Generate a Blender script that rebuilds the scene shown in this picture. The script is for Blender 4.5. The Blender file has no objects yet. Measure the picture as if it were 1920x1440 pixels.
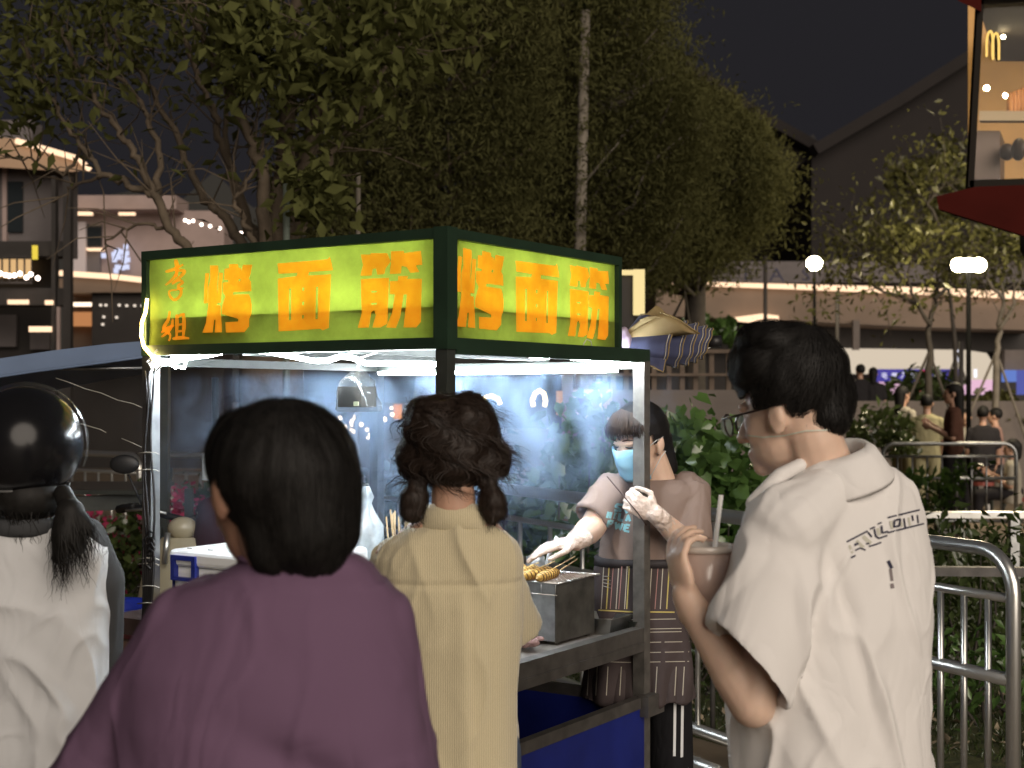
import bpy, bmesh, math, random
import numpy as np
from mathutils import Vector, Matrix, noise
from mathutils.geometry import tessellate_polygon
from mathutils.bvhtree import BVHTree

S = bpy.context.scene
COL = S.collection
R = math.radians
rnd = random.Random(7)
# ---------------------------------------------------------------- camera
F, HY, CAMZ = 2660.0, 745.0, 1.6          # focal length in photo pixels, horizon row, lens height
cam_d = bpy.data.cameras.new('camera'); cam = bpy.data.objects.new('camera', cam_d); COL.objects.link(cam)
cam.location = (0, 0, CAMZ); cam.rotation_euler = (R(90), 0, 0)
cam_d.sensor_width = 36; cam_d.lens = 36 * F / 1920; cam_d.shift_y = (HY - 720) / 1920
cam_d.clip_start = 0.05; cam_d.clip_end = 3000
cam_d.dof.use_dof = True; cam_d.dof.focus_distance = 4.3; cam_d.dof.aperture_fstop = 5.0
S.camera = cam
# ---------------------------------------------------------------- world, night sky
w = bpy.data.worlds.new('World'); S.world = w; w.use_nodes = True
nt = w.node_tree; nt.nodes.clear()
sky = nt.nodes.new('ShaderNodeTexSky'); sky.sky_type = 'NISHITA'; sky.sun_disc = False
sky.sun_elevation = R(-4); sky.sun_rotation = R(200); sky.air_density = 1.0; sky.dust_density = 4
add = nt.nodes.new('ShaderNodeMix'); add.data_type = 'RGBA'; add.blend_type = 'ADD'; add.inputs[0].default_value = 1
add.inputs[7].default_value = (0.128, 0.122, 0.145, 1)     # town glow on the night haze
bg = nt.nodes.new('ShaderNodeBackground'); bg.inputs[1].default_value = 0.09
wo = nt.nodes.new('ShaderNodeOutputWorld')
nt.links.new(sky.outputs[0], add.inputs[6]); nt.links.new(add.outputs[2], bg.inputs[0]); nt.links.new(bg.outputs[0], wo.inputs[0])
# one broad low light: the lit plaza behind the photographer
sd = bpy.data.lights.new('plaza_glow', 'SUN'); sd.energy = 1.95; sd.angle = R(50); sd.color = (1.0, 0.87, 0.74)
so = bpy.data.objects.new('plaza_glow', sd); COL.objects.link(so)
so.rotation_euler = Vector((-0.36, 0.82, -0.34)).to_track_quat('-Z', 'Y').to_euler()
vs = S.view_settings; vs.view_transform = 'Standard'; vs.look = 'None'; vs.exposure = 0.48; vs.gamma = 1; vs.use_curve_mapping = False
S.render.engine = 'CYCLES'
cy = S.cycles; cy.use_denoising = True; cy.max_bounces = 6; cy.diffuse_bounces = 3; cy.glossy_bounces = 3; cy.transmission_bounces = 6
cy.transparent_max_bounces = 10; cy.volume_bounces = 1; cy.sample_clamp_indirect = 3; cy.caustics_reflective = False; cy.caustics_refractive = False
cy.volume_step_rate = 1.0; cy.volume_max_steps = 96

# ---------------------------------------------------------------- helpers
def W(px, py, d):
    """photo pixel at depth d metres -> world point"""
    return Vector(((px - 960) / F * d, d, CAMZ + (HY - py) / F * d))
def D2(px, py, z=0.0):
    """depth at which a pixel meets the level z"""
    return (CAMZ - z) * F / (py - HY)
def V(*a): return Vector(a)

def link(o, parent=None):
    COL.objects.link(o)
    if parent is not None:
        o.parent = parent
    return o
def tag(o, label=None, cat=None, group=None, kind=None):
    if label: o['label'] = label
    if cat: o['category'] = cat
    if group: o['group'] = group
    if kind: o['kind'] = kind
    return o
def empty(name, loc, label, cat, group=None):
    o = bpy.data.objects.new(name, None); o.location = loc; o.empty_display_size = .1
    link(o); return tag(o, label, cat, group)
def putmesh(name, me, mat, parent=None, smooth=True):
    if mat is not None and not me.materials: me.materials.append(mat)
    if smooth: me.polygons.foreach_set('use_smooth', [True] * len(me.polygons))
    o = bpy.data.objects.new(name, me); link(o, parent)
    if parent is not None:       # meshes are made in world coordinates
        o.matrix_parent_inverse = Matrix.Translation(parent.location).inverted() if parent.parent is None and parent.type == 'EMPTY' else Matrix.Identity(4)
    return o
def mesh(name, verts, faces, mat, parent=None, smooth=False):
    me = bpy.data.meshes.new(name); me.from_pydata([tuple(v) for v in verts], [], faces); me.update()
    return putmesh(name, me, mat, parent, smooth)

class MB:
    """collects shapes into one mesh"""
    def __init__(s): s.v = []; s.f = []; s.m = []; s.cm = 0
    def add(s, vs, fs):
        n = len(s.v); s.v += [Vector(v) for v in vs]; s.f += [tuple(i + n for i in f) for f in fs]; s.m += [s.cm] * len(fs); return s
    def box(s, c, size, rot=None):
        x, y, z = (k / 2 for k in size); c = Vector(c)
        vs = [Vector((a * x, b * y, d * z)) for a in (-1, 1) for b in (-1, 1) for d in (-1, 1)]
        if rot is not None: vs = [rot @ v for v in vs]
        return s.add([v + c for v in vs], [(0, 1, 3, 2), (4, 6, 7, 5), (0, 4, 5, 1), (2, 3, 7, 6), (0, 2, 6, 4), (1, 5, 7, 3)])
    def beam(s, p0, p1, wd, ht, up=(0, 0, 1)):
        p0, p1 = Vector(p0), Vector(p1); d = (p1 - p0).normalized(); u = Vector(up)
        sd_ = d.cross(u)
        if sd_.length < 1e-4: sd_ = d.cross(Vector((1, 0, 0)))
        sd_.normalize(); u = sd_.cross(d).normalized()
        vs = [p + sd_ * a * wd / 2 + u * b * ht / 2 for p in (p0, p1) for a, b in ((-1, -1), (1, -1), (1, 1), (-1, 1))]
        return s.add(vs, [(0, 3, 2, 1), (4, 5, 6, 7), (0, 1, 5, 4), (1, 2, 6, 5), (2, 3, 7, 6), (3, 0, 4, 7)])
    def tube(s, pts, r, n=8, cap=True):
        pts = [Vector(p) for p in pts]; rs = r if isinstance(r, (list, tuple)) else [r] * len(pts)
        t0 = (pts[1] - pts[0]).normalized(); a = t0.orthogonal().normalized(); rings = []
        for i, p in enumerate(pts):
            t = (pts[min(i + 1, len(pts) - 1)] - pts[max(i - 1, 0)])
            t = t.normalized() if t.length > 1e-9 else t0
            a = (a - t * a.dot(t)); a = a.normalized() if a.length > 1e-6 else t.orthogonal().normalized(); b = t.cross(a)
            rings.append([p + (a * math.cos(2 * math.pi * k / n) + b * math.sin(2 * math.pi * k / n)) * rs[i] for k in range(n)])
        vs = [v for rg in rings for v in rg]; fs = []
        for i in range(len(pts) - 1):
            for k in range(n):
                k2 = (k + 1) % n; fs.append((i * n + k, i * n + k2, (i + 1) * n + k2, (i + 1) * n + k))
        if cap: fs += [tuple(range(n - 1, -1, -1)), tuple((len(pts) - 1) * n + k for k in range(n))]
        return s.add(vs, fs)
    def loft(s, rings, cap=True, closed=True):
        n = len(rings[0]); vs = [Vector(v) for rg in rings for v in rg]; fs = []
        for i in range(len(rings) - 1):
            for k in range(n if closed else n - 1):
                k2 = (k + 1) % n; fs.append((i * n + k, i * n + k2, (i + 1) * n + k2, (i + 1) * n + k))
        if cap: fs += [tuple(range(n - 1, -1, -1)), tuple((len(rings) - 1) * n + k for k in range(n))]
        return s.add(vs, fs)
    def ell(s, c, r, M=None, nu=16, nv=10):
        c = Vector(c); r = r if isinstance(r, (tuple, list)) else (r, r, r); vs = []; fs = []
        for j in range(nv + 1):
            th = math.pi * j / nv
            for i in range(nu):
                ph = 2 * math.pi * i / nu
                p = Vector((r[0] * math.sin(th) * math.cos(ph), r[1] * math.sin(th) * math.sin(ph), r[2] * math.cos(th)))
                vs.append(c + (M @ p if M is not None else p))
        for j in range(nv):
            for i in range(nu):
                i2 = (i + 1) % nu; a, b, d, e = j * nu + i, j * nu + i2, (j + 1) * nu + i2, (j + 1) * nu + i
                if j == 0: fs.append((a, d, e))
                elif j == nv - 1: fs.append((a, b, e))
                else: fs.append((a, b, d, e))
        return s.add(vs, [tuple(reversed(f)) for f in fs])
    def cap(s, p0, p1, r0, r1, n=14):
        """tapered capsule"""
        p0, p1 = Vector(p0), Vector(p1); d = p1 - p0
        if d.length < 1e-6: d = Vector((0, 0, 1e-3)); p1 = p0 + d
        t = d.normalized(); pts = []; rs = []
        for k in range(5):
            a = math.pi / 2 * k / 4; pts.append(p0 - t * r0 * math.cos(a)); rs.append(max(r0 * math.sin(a), 1e-4))
        for k in range(5):
            a = math.pi / 2 * k / 4; pts.append(p1 + t * r1 * math.sin(a)); rs.append(max(r1 * math.cos(a), 1e-4))
        return s.tube(pts, rs, n)
    def cup(s, p0, p1, r0, r1, deep, th=.012, n=28, ax=None, flat=1.0, tilt=None):
        """sleeve: from p0 (closed, radius r0) to an open hem at p1 (radius r1); ax = flattening axis"""
        p0, p1 = Vector(p0), Vector(p1); t = (p1 - p0).normalized(); L = (p1 - p0).length
        a = Vector(ax) if ax is not None else t.orthogonal(); a = (a - t * a.dot(t)).normalized(); b = t.cross(a)
        prof = [(0, .02), (0, r0), (L * .33, r0 + (r1 - r0) * .33), (L * .66, r0 + (r1 - r0) * .66), (L, r1), (L, r1 - th), (L - deep, r1 - th - (r1 - r0) * deep / L), (L - deep, .01)]
        tv = Vector(tilt) if tilt is not None else Vector((0, 0, 0)); rows = []
        for x, r in prof:
            o = [(a * math.cos(2 * math.pi * k / n) * flat + b * math.sin(2 * math.pi * k / n)) * r for k in range(n)]
            rows.append([p0 + t * (x + tv.dot(q) * (x / L) ** 2) + q for q in o])
        return s.loft(rows)
    def me(s, name):
        me = bpy.data.meshes.new(name); me.from_pydata([tuple(v) for v in s.v], [], s.f); me.update(); return me
    def build(s, name, mat, parent=None, smooth=False):
        me = s.me(name)
        if isinstance(mat, (list, tuple)):
            for m in mat: me.materials.append(m)
            me.polygons.foreach_set('material_index', s.m); mat = None
        return putmesh(name, me, mat, parent, smooth)

def remesh(mb, voxel, iters, factor=.5):
    """union of overlapping closed shapes as one smooth continuous surface"""
    me = mb.me('tmp'); o = bpy.data.objects.new('tmp', me); COL.objects.link(o)
    m = o.modifiers.new('r', 'REMESH'); m.mode = 'VOXEL'; m.voxel_size = voxel; m.use_smooth_shade = True
    if iters:
        k = o.modifiers.new('s', 'SMOOTH'); k.factor = factor; k.iterations = iters
    dg = bpy.context.evaluated_depsgraph_get(); ev = o.evaluated_get(dg)
    out = bpy.data.meshes.new_from_object(ev); bpy.data.objects.remove(o); bpy.data.meshes.remove(me)
    out.materials.clear()
    return out
def warp(me, fn):
    """move every vertex along its normal by fn(co, no)"""
    n = len(me.vertices); co = np.empty(n * 3); no = np.empty(n * 3)
    me.vertices.foreach_get('co', co); me.vertices.foreach_get('normal', no)
    co = co.reshape(-1, 3); no = no.reshape(-1, 3)
    d = np.array([fn(Vector(c), Vector(k)) for c, k in zip(co, no)])
    co += no * d[:, None]; me.vertices.foreach_set('co', co.ravel()); me.update(); return me
def cutfaces(me, pred):
    bm = bmesh.new(); bm.from_mesh(me)
    bmesh.ops.delete(bm, geom=[f for f in bm.faces if pred(f.calc_center_median())], context='FACES')
    bm.to_mesh(me); bm.free(); me.update(); return me
def bvh_of(me): return BVHTree.FromPolygons([v.co for v in me.vertices], [tuple(p.vertices) for p in me.polygons])
def ridge(p, f, seed=0.0):
    n = noise.noise(Vector((p[0] * f[0] + seed, p[1] * f[1] + seed * 1.7, p[2] * f[2] - seed)))
    return 1 - abs(n) * 2.2
def cloth(amp, f=(9, 9, 4), seed=0.0, skew=0.4):
    """fold field for fabric: slanted sharp-crested creases over soft swells"""
    fv = Vector(f)
    def crest(c, sk, k, sd_):
        q = Vector(((c.x + sk * c.z) * fv.x * k + sd_, c.y * fv.y * k + sd_ * 1.7, (c.z - sk * c.x) * fv.z * k - sd_))
        return (1 - min(1, abs(noise.noise(q)) * 2.4)) ** 2
    def fn(c, n):
        b = noise.noise(Vector((c.x * 3.1 + seed, c.y * 3.1, c.z * 2.4))); m = .5 + 1.2 * noise.noise(Vector((c.x * 5 - seed, c.y * 5, c.z * 4)))
        return amp * max(-.12, .75 * crest(c, skew, 1, seed) * max(.1, m) + .38 * crest(c, -skew * .8, 1.9, seed + 9) * max(.1, 1 - m) + .6 * b - .12)
    return fn

# ---------------------------------------------------------------- materials
MAT = {}
def mat(name, col, rough=.6, metal=0.0, spec=.5, noise_s=None, noise_a=.15, bump=0.0, bump_s=None, sheen=0.0, emit=None, alpha=None, coat=0.0, sss=0.0):
    if name in MAT: return MAT[name]
    m = bpy.data.materials.new(name); m.use_nodes = True; n = m.node_tree; p = n.nodes['Principled BSDF']
    p.inputs['Base Color'].default_value = (*col, 1); p.inputs['Roughness'].default_value = rough; p.inputs['Metallic'].default_value = metal
    p.inputs['Specular IOR Level'].default_value = spec
    if sheen: p.inputs['Sheen Weight'].default_value = sheen
    if coat: p.inputs['Coat Weight'].default_value = coat
    if sss:
        p.inputs['Subsurface Weight'].default_value = sss; p.inputs['Subsurface Radius'].default_value = (.02, .008, .004); p.inputs['Subsurface Scale'].default_value = .3
    if emit: p.inputs['Emission Color'].default_value = (*emit[0], 1); p.inputs['Emission Strength'].default_value = emit[1]
    if alpha is not None: p.inputs['Alpha'].default_value = alpha
    if noise_s or bump:
        tc = n.nodes.new('ShaderNodeTexCoord')
    if noise_s:
        t = n.nodes.new('ShaderNodeTexNoise'); t.inputs['Scale'].default_value = noise_s; t.inputs['Detail'].default_value = 6
        n.links.new(tc.outputs['Object'], t.inputs['Vector'])
        mx = n.nodes.new('ShaderNodeMix'); mx.data_type = 'RGBA'
        mx.inputs[6].default_value = (*[c * (1 - noise_a * 2) if noise_a < .5 else 0 for c in col], 1); mx.inputs[7].default_value = (*[min(1, c * (1 + noise_a * 2)) for c in col], 1)
        n.links.new(t.outputs[0], mx.inputs[0]); n.links.new(mx.outputs[2], p.inputs['Base Color'])
    if bump:
        t = n.nodes.new('ShaderNodeTexNoise'); t.inputs['Scale'].default_value = bump_s or 200; t.inputs['Detail'].default_value = 4
        n.links.new(tc.outputs['Object'], t.inputs['Vector'])
        b = n.nodes.new('ShaderNodeBump'); b.inputs['Strength'].default_value = bump; b.inputs['Distance'].default_value = .01
        n.links.new(t.outputs[0], b.inputs['Height']); n.links.new(b.outputs[0], p.inputs['Normal'])
    MAT[name] = m; return m
def emitter(name, col, s):
    if name in MAT: return MAT[name]
    m = bpy.data.materials.new(name); m.use_nodes = True; n = m.node_tree; n.nodes.clear()
    e = n.nodes.new('ShaderNodeEmission'); e.inputs[0].default_value = (*col, 1); e.inputs[1].default_value = s
    o = n.nodes.new('ShaderNodeOutputMaterial'); n.links.new(e.outputs[0], o.inputs[0]); MAT[name] = m; return m
def translucent(name, col, diff=.5, tr=.5, gloss=0.0, ribs=None, noise_s=None, hole=0.0):
    """thin sheet that lets light through (sign film, leaves, bags); hole = clear share"""
    if name in MAT: return MAT[name]
    m = bpy.data.materials.new(name); m.use_nodes = True; n = m.node_tree; n.nodes.clear()
    L = n.links.new; N = n.nodes.new
    d = N('ShaderNodeBsdfDiffuse'); t = N('ShaderNodeBsdfTranslucent'); d.inputs[0].default_value = (*[c * diff for c in col], 1); t.inputs[0].default_value = (*[c * tr for c in col], 1)
    a = N('ShaderNodeAddShader'); L(d.outputs[0], a.inputs[0]); L(t.outputs[0], a.inputs[1]); out = a.outputs[0]
    if noise_s:
        tc = N('ShaderNodeTexCoord'); nz = N('ShaderNodeTexNoise'); nz.inputs['Scale'].default_value = noise_s; nz.inputs['Detail'].default_value = 3; L(tc.outputs['Object'], nz.inputs['Vector'])
        for bs, k in ((d, diff), (t, tr)):
            mx = N('ShaderNodeMix'); mx.data_type = 'RGBA'; mx.inputs[6].default_value = (*[c * k * .45 for c in col], 1); mx.inputs[7].default_value = (*[min(1, c * k * 1.55) for c in col], 1)
            L(nz.outputs[0], mx.inputs[0]); L(mx.outputs[2], bs.inputs[0])
    if gloss:
        g = N('ShaderNodeBsdfGlossy'); g.inputs['Roughness'].default_value = .25; g.inputs[0].default_value = (.9, .9, .9, 1)
        mx = N('ShaderNodeMixShader'); mx.inputs[0].default_value = gloss; L(out, mx.inputs[1]); L(g.outputs[0], mx.inputs[2]); out = mx.outputs[0]
    if hole:
        tp = N('ShaderNodeBsdfTransparent'); mx = N('ShaderNodeMixShader'); mx.inputs[0].default_value = hole; L(out, mx.inputs[1]); L(tp.outputs[0], mx.inputs[2]); out = mx.outputs[0]
    if ribs:
        tc = N('ShaderNodeTexCoord'); wv = N('ShaderNodeTexWave'); wv.bands_direction = 'Z'; wv.inputs['Scale'].default_value = ribs; L(tc.outputs['Object'], wv.inputs['Vector'])
        b = N('ShaderNodeBump'); b.inputs['Strength'].default_value = .35; b.inputs['Distance'].default_value = .002; L(wv.outputs[1], b.inputs['Height']); L(b.outputs[0], d.inputs['Normal'])
        for bs, k in ((d, diff), (t, tr)):
            mx = N('ShaderNodeMix'); mx.data_type = 'RGBA'; mx.inputs[6].default_value = (*[c * k * .86 for c in col], 1); mx.inputs[7].default_value = (*[min(1, c * k * 1.08) for c in col], 1)
            L(wv.outputs[1], mx.inputs[0]); L(mx.outputs[2], bs.inputs[0])
    o = N('ShaderNodeOutputMaterial'); L(out, o.inputs[0]); MAT[name] = m; return m

steel = mat('brushed_steel', (.52, .52, .5), .28, 1.0, noise_s=30, noise_a=.1)
chrome = mat('polished_steel', (.66, .66, .63), .30, .9)
galv = mat('worn_galvanised', (.36, .37, .37), .38, 1.0, noise_s=22, noise_a=.25)
darksteel = mat('dark_painted_steel', (.035, .04, .035), .45, .2, noise_s=14, noise_a=.3)
greenpaint = mat('dark_green_paint', (.012, .03, .016), .5, 0, noise_s=9, noise_a=.3)
black = mat('black_plastic', (.012, .012, .013), .45)
rubber = mat('black_rubber', (.01, .01, .01), .8)
whitepl = mat('white_plastic', (.72, .74, .75), .4, noise_s=5, noise_a=.04)
bluepl = mat('blue_plastic', (.012, .022, .2), .4, noise_s=8, noise_a=.2)
skin = mat('skin', (.50, .30, .21), .5, noise_s=40, noise_a=.06, sss=.15)
skin_b = mat('skin_pale', (.72, .51, .39), .5, noise_s=40, noise_a=.05, sss=.15)
hairm = mat('dark_hair', (.012, .011, .010), .6, spec=.22, noise_s=60, noise_a=.3)
hairb = mat('brown_hair', (.022, .014, .010), .55, spec=.3, noise_s=60, noise_a=.3)
wood = mat('bamboo', (.55, .38, .17), .6, noise_s=60, noise_a=.15)
# ================================================================ setting: ground
def ground_mat(name, c1, c2, scale, bump=.4, rough=.85):
    m = bpy.data.materials.new(name); m.use_nodes = True; n = m.node_tree; p = n.nodes['Principled BSDF']; L = n.links.new
    tc = n.nodes.new('ShaderNodeTexCoord'); a = n.nodes.new('ShaderNodeTexNoise'); a.inputs['Scale'].default_value = scale; a.inputs['Detail'].default_value = 8
    L(tc.outputs['Object'], a.inputs['Vector'])
    r = n.nodes.new('ShaderNodeValToRGB'); r.color_ramp.elements[0].position = .35; r.color_ramp.elements[1].position = .68
    r.color_ramp.elements[0].color = (*c1, 1); r.color_ramp.elements[1].color = (*c2, 1)
    L(a.outputs[0], r.inputs[0]); L(r.outputs[0], p.inputs['Base Color']); p.inputs['Roughness'].default_value = rough
    b = n.nodes.new('ShaderNodeBump'); b.inputs['Strength'].default_value = bump; b.inputs['Distance'].default_value = .03
    L(a.outputs[0], b.inputs['Height']); L(b.outputs[0], p.inputs['Normal']); return m
asph = ground_mat('plaza_ground', (.11, .085, .06), (.21, .16, .11), 3.0, .2, .6)
mesh('ground', [(-600, -60, 0), (600, -60, 0), (600, 900, 0), (-600, 900, 0)], [(0, 1, 2, 3)], asph)['kind'] = 'structure'
turf = ground_mat('turf', (.035, .045, .015), (.085, .085, .03), 14, .8)
# planted bed behind the crowd barrier
bed = [(2.3, 4.6), (1.35, 6.0), (.62, 7.0), (-.5, 9.2), (-4.5, 15.5), (-9.5, 17.5), (-9.0, 19), (4.5, 15.2), (7.6, 14.5), (7.0, 4.4)]
mb = MB(); mb.loft([[(x, y, .0) for x, y in bed], [(x, y, .06) for x, y in bed]], cap=False)
tri = tessellate_polygon([[Vector((x, y, 0)) for x, y in bed]])
mb.add([(x, y, .06) for x, y in bed], [tuple(t) for t in tri])
o = mb.build('lawn', turf); o['kind'] = 'structure'
kerb = mat('kerb_stone', (.24, .22, .2), .8, noise_s=20, noise_a=.15)

# ---------------------------------------------------------------- leaves
def leaf_cloud(pts, size, mat_, name, parent, seed=1, aspect=.45, droop=.35, shape='leaf', up=.35, kind=None):
    """one mesh of many folded leaf blades centred on pts (N,3)"""
    g = np.random.default_rng(seed); P = np.asarray(pts, float); n = len(P)
    d = g.normal(size=(n, 3)); d[:, 2] -= droop; d /= np.linalg.norm(d, axis=1)[:, None]
    u = g.normal(size=(n, 3)); u[:, 2] += up * 3; s = np.cross(d, u); s /= np.linalg.norm(s, axis=1)[:, None] + 1e-9
    nn = np.cross(s, d)
    L = size * g.uniform(.6, 1.35, n)[:, None]; Wd = L * aspect
    if shape == 'leaf':      # base, two shoulders, tip : two faces folded on the midrib
        v = np.stack([P - d * L * .5, P + s * Wd * .5 - d * L * .1 + nn * L * .1, P + d * L * .5, P - s * Wd * .5 - d * L * .1 + nn * L * .1], 1).reshape(-1, 3)
        base = np.arange(n) * 4
        f = np.stack([base, base + 1, base + 2, base, base + 2, base + 3], 1).reshape(-1, 3)
        k = 4
    elif shape == 'heart':   # wider blade with a notch
        v = np.stack([P - d * L * .38, P + s * Wd * .36 - d * L * .5 + nn * L * .07, P + s * Wd * .55 - d * L * .12 + nn * L * .12, P + d * L * .5,
                      P - s * Wd * .55 - d * L * .12 + nn * L * .12, P - s * Wd * .36 - d * L * .5 + nn * L * .07], 1).reshape(-1, 3)
        base = np.arange(n) * 6
        f = np.concatenate([np.stack([base, base + 1, base + 2], 1), np.stack([base, base + 2, base + 3], 1), np.stack([base, base + 3, base + 4], 1), np.stack([base, base + 4, base + 5], 1)], 0)
    me = bpy.data.meshes.new(name); me.vertices.add(len(v)); me.vertices.foreach_set('co', v.ravel())
    me.loops.add(len(f) * 3); me.polygons.add(len(f)); me.loops.foreach_set('vertex_index', f.astype(np.int32).ravel())
    me.polygons.foreach_set('loop_start', np.arange(len(f), dtype=np.int32) * 3); me.update(calc_edges=True); me.validate()
    o = putmesh(name, me, mat_, parent, False)
    if kind: o['kind'] = kind
    return o
leafA = translucent('fig_leaf', (.092, .098, .034), .75, .35, .0, noise_s=2.5)
leafB = translucent('feathery_leaf', (.080, .080, .032), .8, .3, .0, noise_s=.5)
leafC = translucent('shrub_leaf', (.075, .14, .035), .8, .4, .06, noise_s=6)
leafD = translucent('ground_cover_leaf', (.05, .07, .022), .8, .3, .05, noise_s=8)
leafE = translucent('young_tree_leaf', (.10, .10, .035), .75, .3, .02, noise_s=2)
pink = translucent('magenta_bract', (.42, .05, .12), .7, .4, 0, noise_s=8)
barkA = mat('grey_bark', (.115, .088, .06), .9, noise_s=9, noise_a=.3, bump=.5, bump_s=40)
barkB = mat('pale_bark', (.20, .175, .14), .9, noise_s=7, noise_a=.25, bump=.5, bump_s=30)
barkC = mat('dark_bark', (.05, .042, .034), .9, noise_s=9, noise_a=.3)

def wiggle(pts, k, amp, g):
    """subdivide a polyline and roughen it"""
    out = []
    for i in range(len(pts) - 1):
        for j in range(k):
            t = j / k; p = pts[i].lerp(pts[i + 1], t)
            out.append(p + Vector((g.uniform(-1, 1), g.uniform(-1, 1), g.uniform(-1, 1))) * amp * (0 if i == 0 and j == 0 else 1))
    out.append(pts[-1]); return out
def limb(mb, pts, r0, r1, g, n=7, k=4, amp=.03):
    p = wiggle(pts, k, amp, g); N = len(p); mb.tube(p, [r0 + (r1 - r0) * (i / (N - 1)) ** .8 for i in range(N)], n); return p
def twigs(mb, path, count, length, r, g, start=.25, out=None, upb=.35):
    ends = []
    for _ in range(count):
        i = int(g.uniform(start, .999) * (len(path) - 1)); p = path[i]
        d = (path[min(i + 1, len(path) - 1)] - path[max(i - 1, 0)]).normalized()
        q = (d * .7 + Vector((g.gauss(0, 1), g.gauss(0, 1), g.gauss(0, .7) + upb))).normalized()
        L = length * g.uniform(.5, 1.2); m1 = p + q * L * .5 + Vector((g.gauss(0, .06), g.gauss(0, .06), g.gauss(0, .06))) * L; e = p + q * L + Vector((0, 0, -.1 * L))
        mb.tube([p, m1, e], [r, r * .7, r * .3], 4, False); ends += [p.lerp(m1, .8), m1, m1.lerp(e, .5), e]
    return ends
def cluster(ends, per, rad, g, flat=.7):
    out = []
    for e in ends:
        for _ in range(per): out.append((e.x + g.gauss(0, rad), e.y + g.gauss(0, rad), e.z + g.gauss(0, rad * flat)))
    return out

# ---------------------------------------------------------------- the fan-shaped fig behind the cart
g = random.Random(3); dT = 9.6
t = empty('fig_tree', (W(515, 745, dT).x, dT, 0), 'spreading multi-stemmed fig tree fanning out above the cart sign', 'tree')
mb = MB(); base = Vector((W(515, 0, dT).x, dT, 0)); paths = []
def LP(lst, r0, r1, off=0.0, spread=0.0):
    n_ = len(lst); pts = [W(x, y, dT + off + spread * i / max(1, n_ - 1)) for i, (x, y) in enumerate(lst)]
    p = limb(mb, pts, r0 * .78, r1 * .8, g, 8, 5, .022); paths.append(p); return p
mb.tube([base, W(508, 620, dT), W(505, 470, dT)], [.24, .21, .19], 10)
LP([(512, 520), (520, 420), (528, 330), (540, 210), (550, 60), (556, -120), (570, -300)], .12, .03, 0, -.4)
LP([(500, 520), (496, 420), (492, 320), (462, 240), (440, 190), (400, 110), (350, 0), (330, -120)], .07, .02, -.2, -.5)
LP([(498, 500), (470, 430), (440, 340), (418, 270), (400, 200), (360, 120), (340, 40), (320, -60)], .06, .015, .2, .6)
LP([(505, 520), (450, 460), (420, 400), (385, 380), (350, 300), (310, 210), (250, 120), (190, 20)], .06, .015, .1, .5)
LP([(500, 545), (420, 500), (350, 470), (318, 430), (290, 365), (262, 300), (228, 250), (190, 200), (140, 120), (110, 40)], .06, .016, -.1, .2)
LP([(290, 365), (297, 310), (288, 240), (260, 190), (215, 130), (195, 60), (180, -40)], .035, .012, -.02, .2)
LP([(290, 365), (235, 340), (190, 330), (150, 270), (110, 215), (80, 150), (40, 80)], .035, .012, -.02, .3)
LP([(515, 500), (545, 430), (560, 350), (572, 290), (590, 200), (630, 120), (655, 50), (660, -80)], .10, .03, .1, -.3)
LP([(540, 470), (580, 400), (600, 330), (640, 260), (690, 190), (720, 120), (760, 40)], .045, .012, .2, .2)
LP([(560, 350), (590, 280), (605, 220), (620, 180), (650, 110), (700, 40), (740, -20)], .03, .01, .05, -.3)
LP([(530, 480), (552, 420), (560, 360), (580, 300), (612, 210)], .035, .012, .25, .1)
LP([(490, 440), (455, 400), (430, 300), (420, 180), (425, 60), (440, -60)], .04, .012, .35, .3)
LP([(480, 460), (462, 420), (440, 380), (470, 330), (505, 240)], .03, .012, -.25, -.1)
LP([(150, 270), (120, 330), (60, 300), (10, 290)], .02, .008, .3, .2)
LP([(190, 330), (140, 350), (100, 380)], .018, .007, .3, .2)
LP([(318, 430), (260, 420), (215, 440), (190, 470)], .02, .007, .0, .2)
LP([(400, 110), (420, 40), (400, -60)], .02, .01, -.7, -.1)
ends = []
for i, p in enumerate(paths): ends += twigs(mb, p, 17 if i < 13 else 9, .6, .007, g, .3)
mb.build('trunk', barkA, t, True)
ends = [e for e in ends if g.random() < (.36 if e.z > 3.1 else .14)]
# crown: leafy sprays low over the sign and dense foliage high up
extra = [W(g.uniform(-60, 280), g.uniform(-140, 190), dT + g.uniform(-.6, 1.6)) for _ in range(150)] + [W(g.uniform(200, 1000), g.uniform(-160, 60), dT + g.uniform(-.8, 1.2)) for _ in range(170)]
sprays = [W(g.gauss(455, 38), g.gauss(80, 42), dT - .75 + g.gauss(0, .1)) for _ in range(56)] + [W(g.gauss(590, 22), g.gauss(360, 30), dT - .6 + g.gauss(0, .08)) for _ in range(26)] + \
         [W(g.gauss(600, 50), g.gauss(110, 60), dT - .5 + g.gauss(0, .2)) for _ in range(46)] + [W(g.gauss(730, 60), g.gauss(70, 40), dT - .4 + g.gauss(0, .2)) for _ in range(30)] + \
         [W(g.gauss(40, 30), g.gauss(200, 30), dT + .4 + g.gauss(0, .2)) for _ in range(10)]
def thin(pts):
    out = []
    for p in pts:
        px, py = 960 + p[0] / p[1] * F, HY - (p[2] - CAMZ) / p[1] * F
        if px < 480 and py > 190 and g.random() > (.10 if py > 250 else .35): continue
        out.append(p)
    return out
leaf_cloud(thin(cluster(ends, 6, .15, g) + cluster(extra, 11, .2, g)), .105, leafA, 'crown', t, 5, .42)
leaf_cloud(cluster(sprays, 11, .10, g), .125, leafA, 'crown', t, 6, .45, .6)
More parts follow.
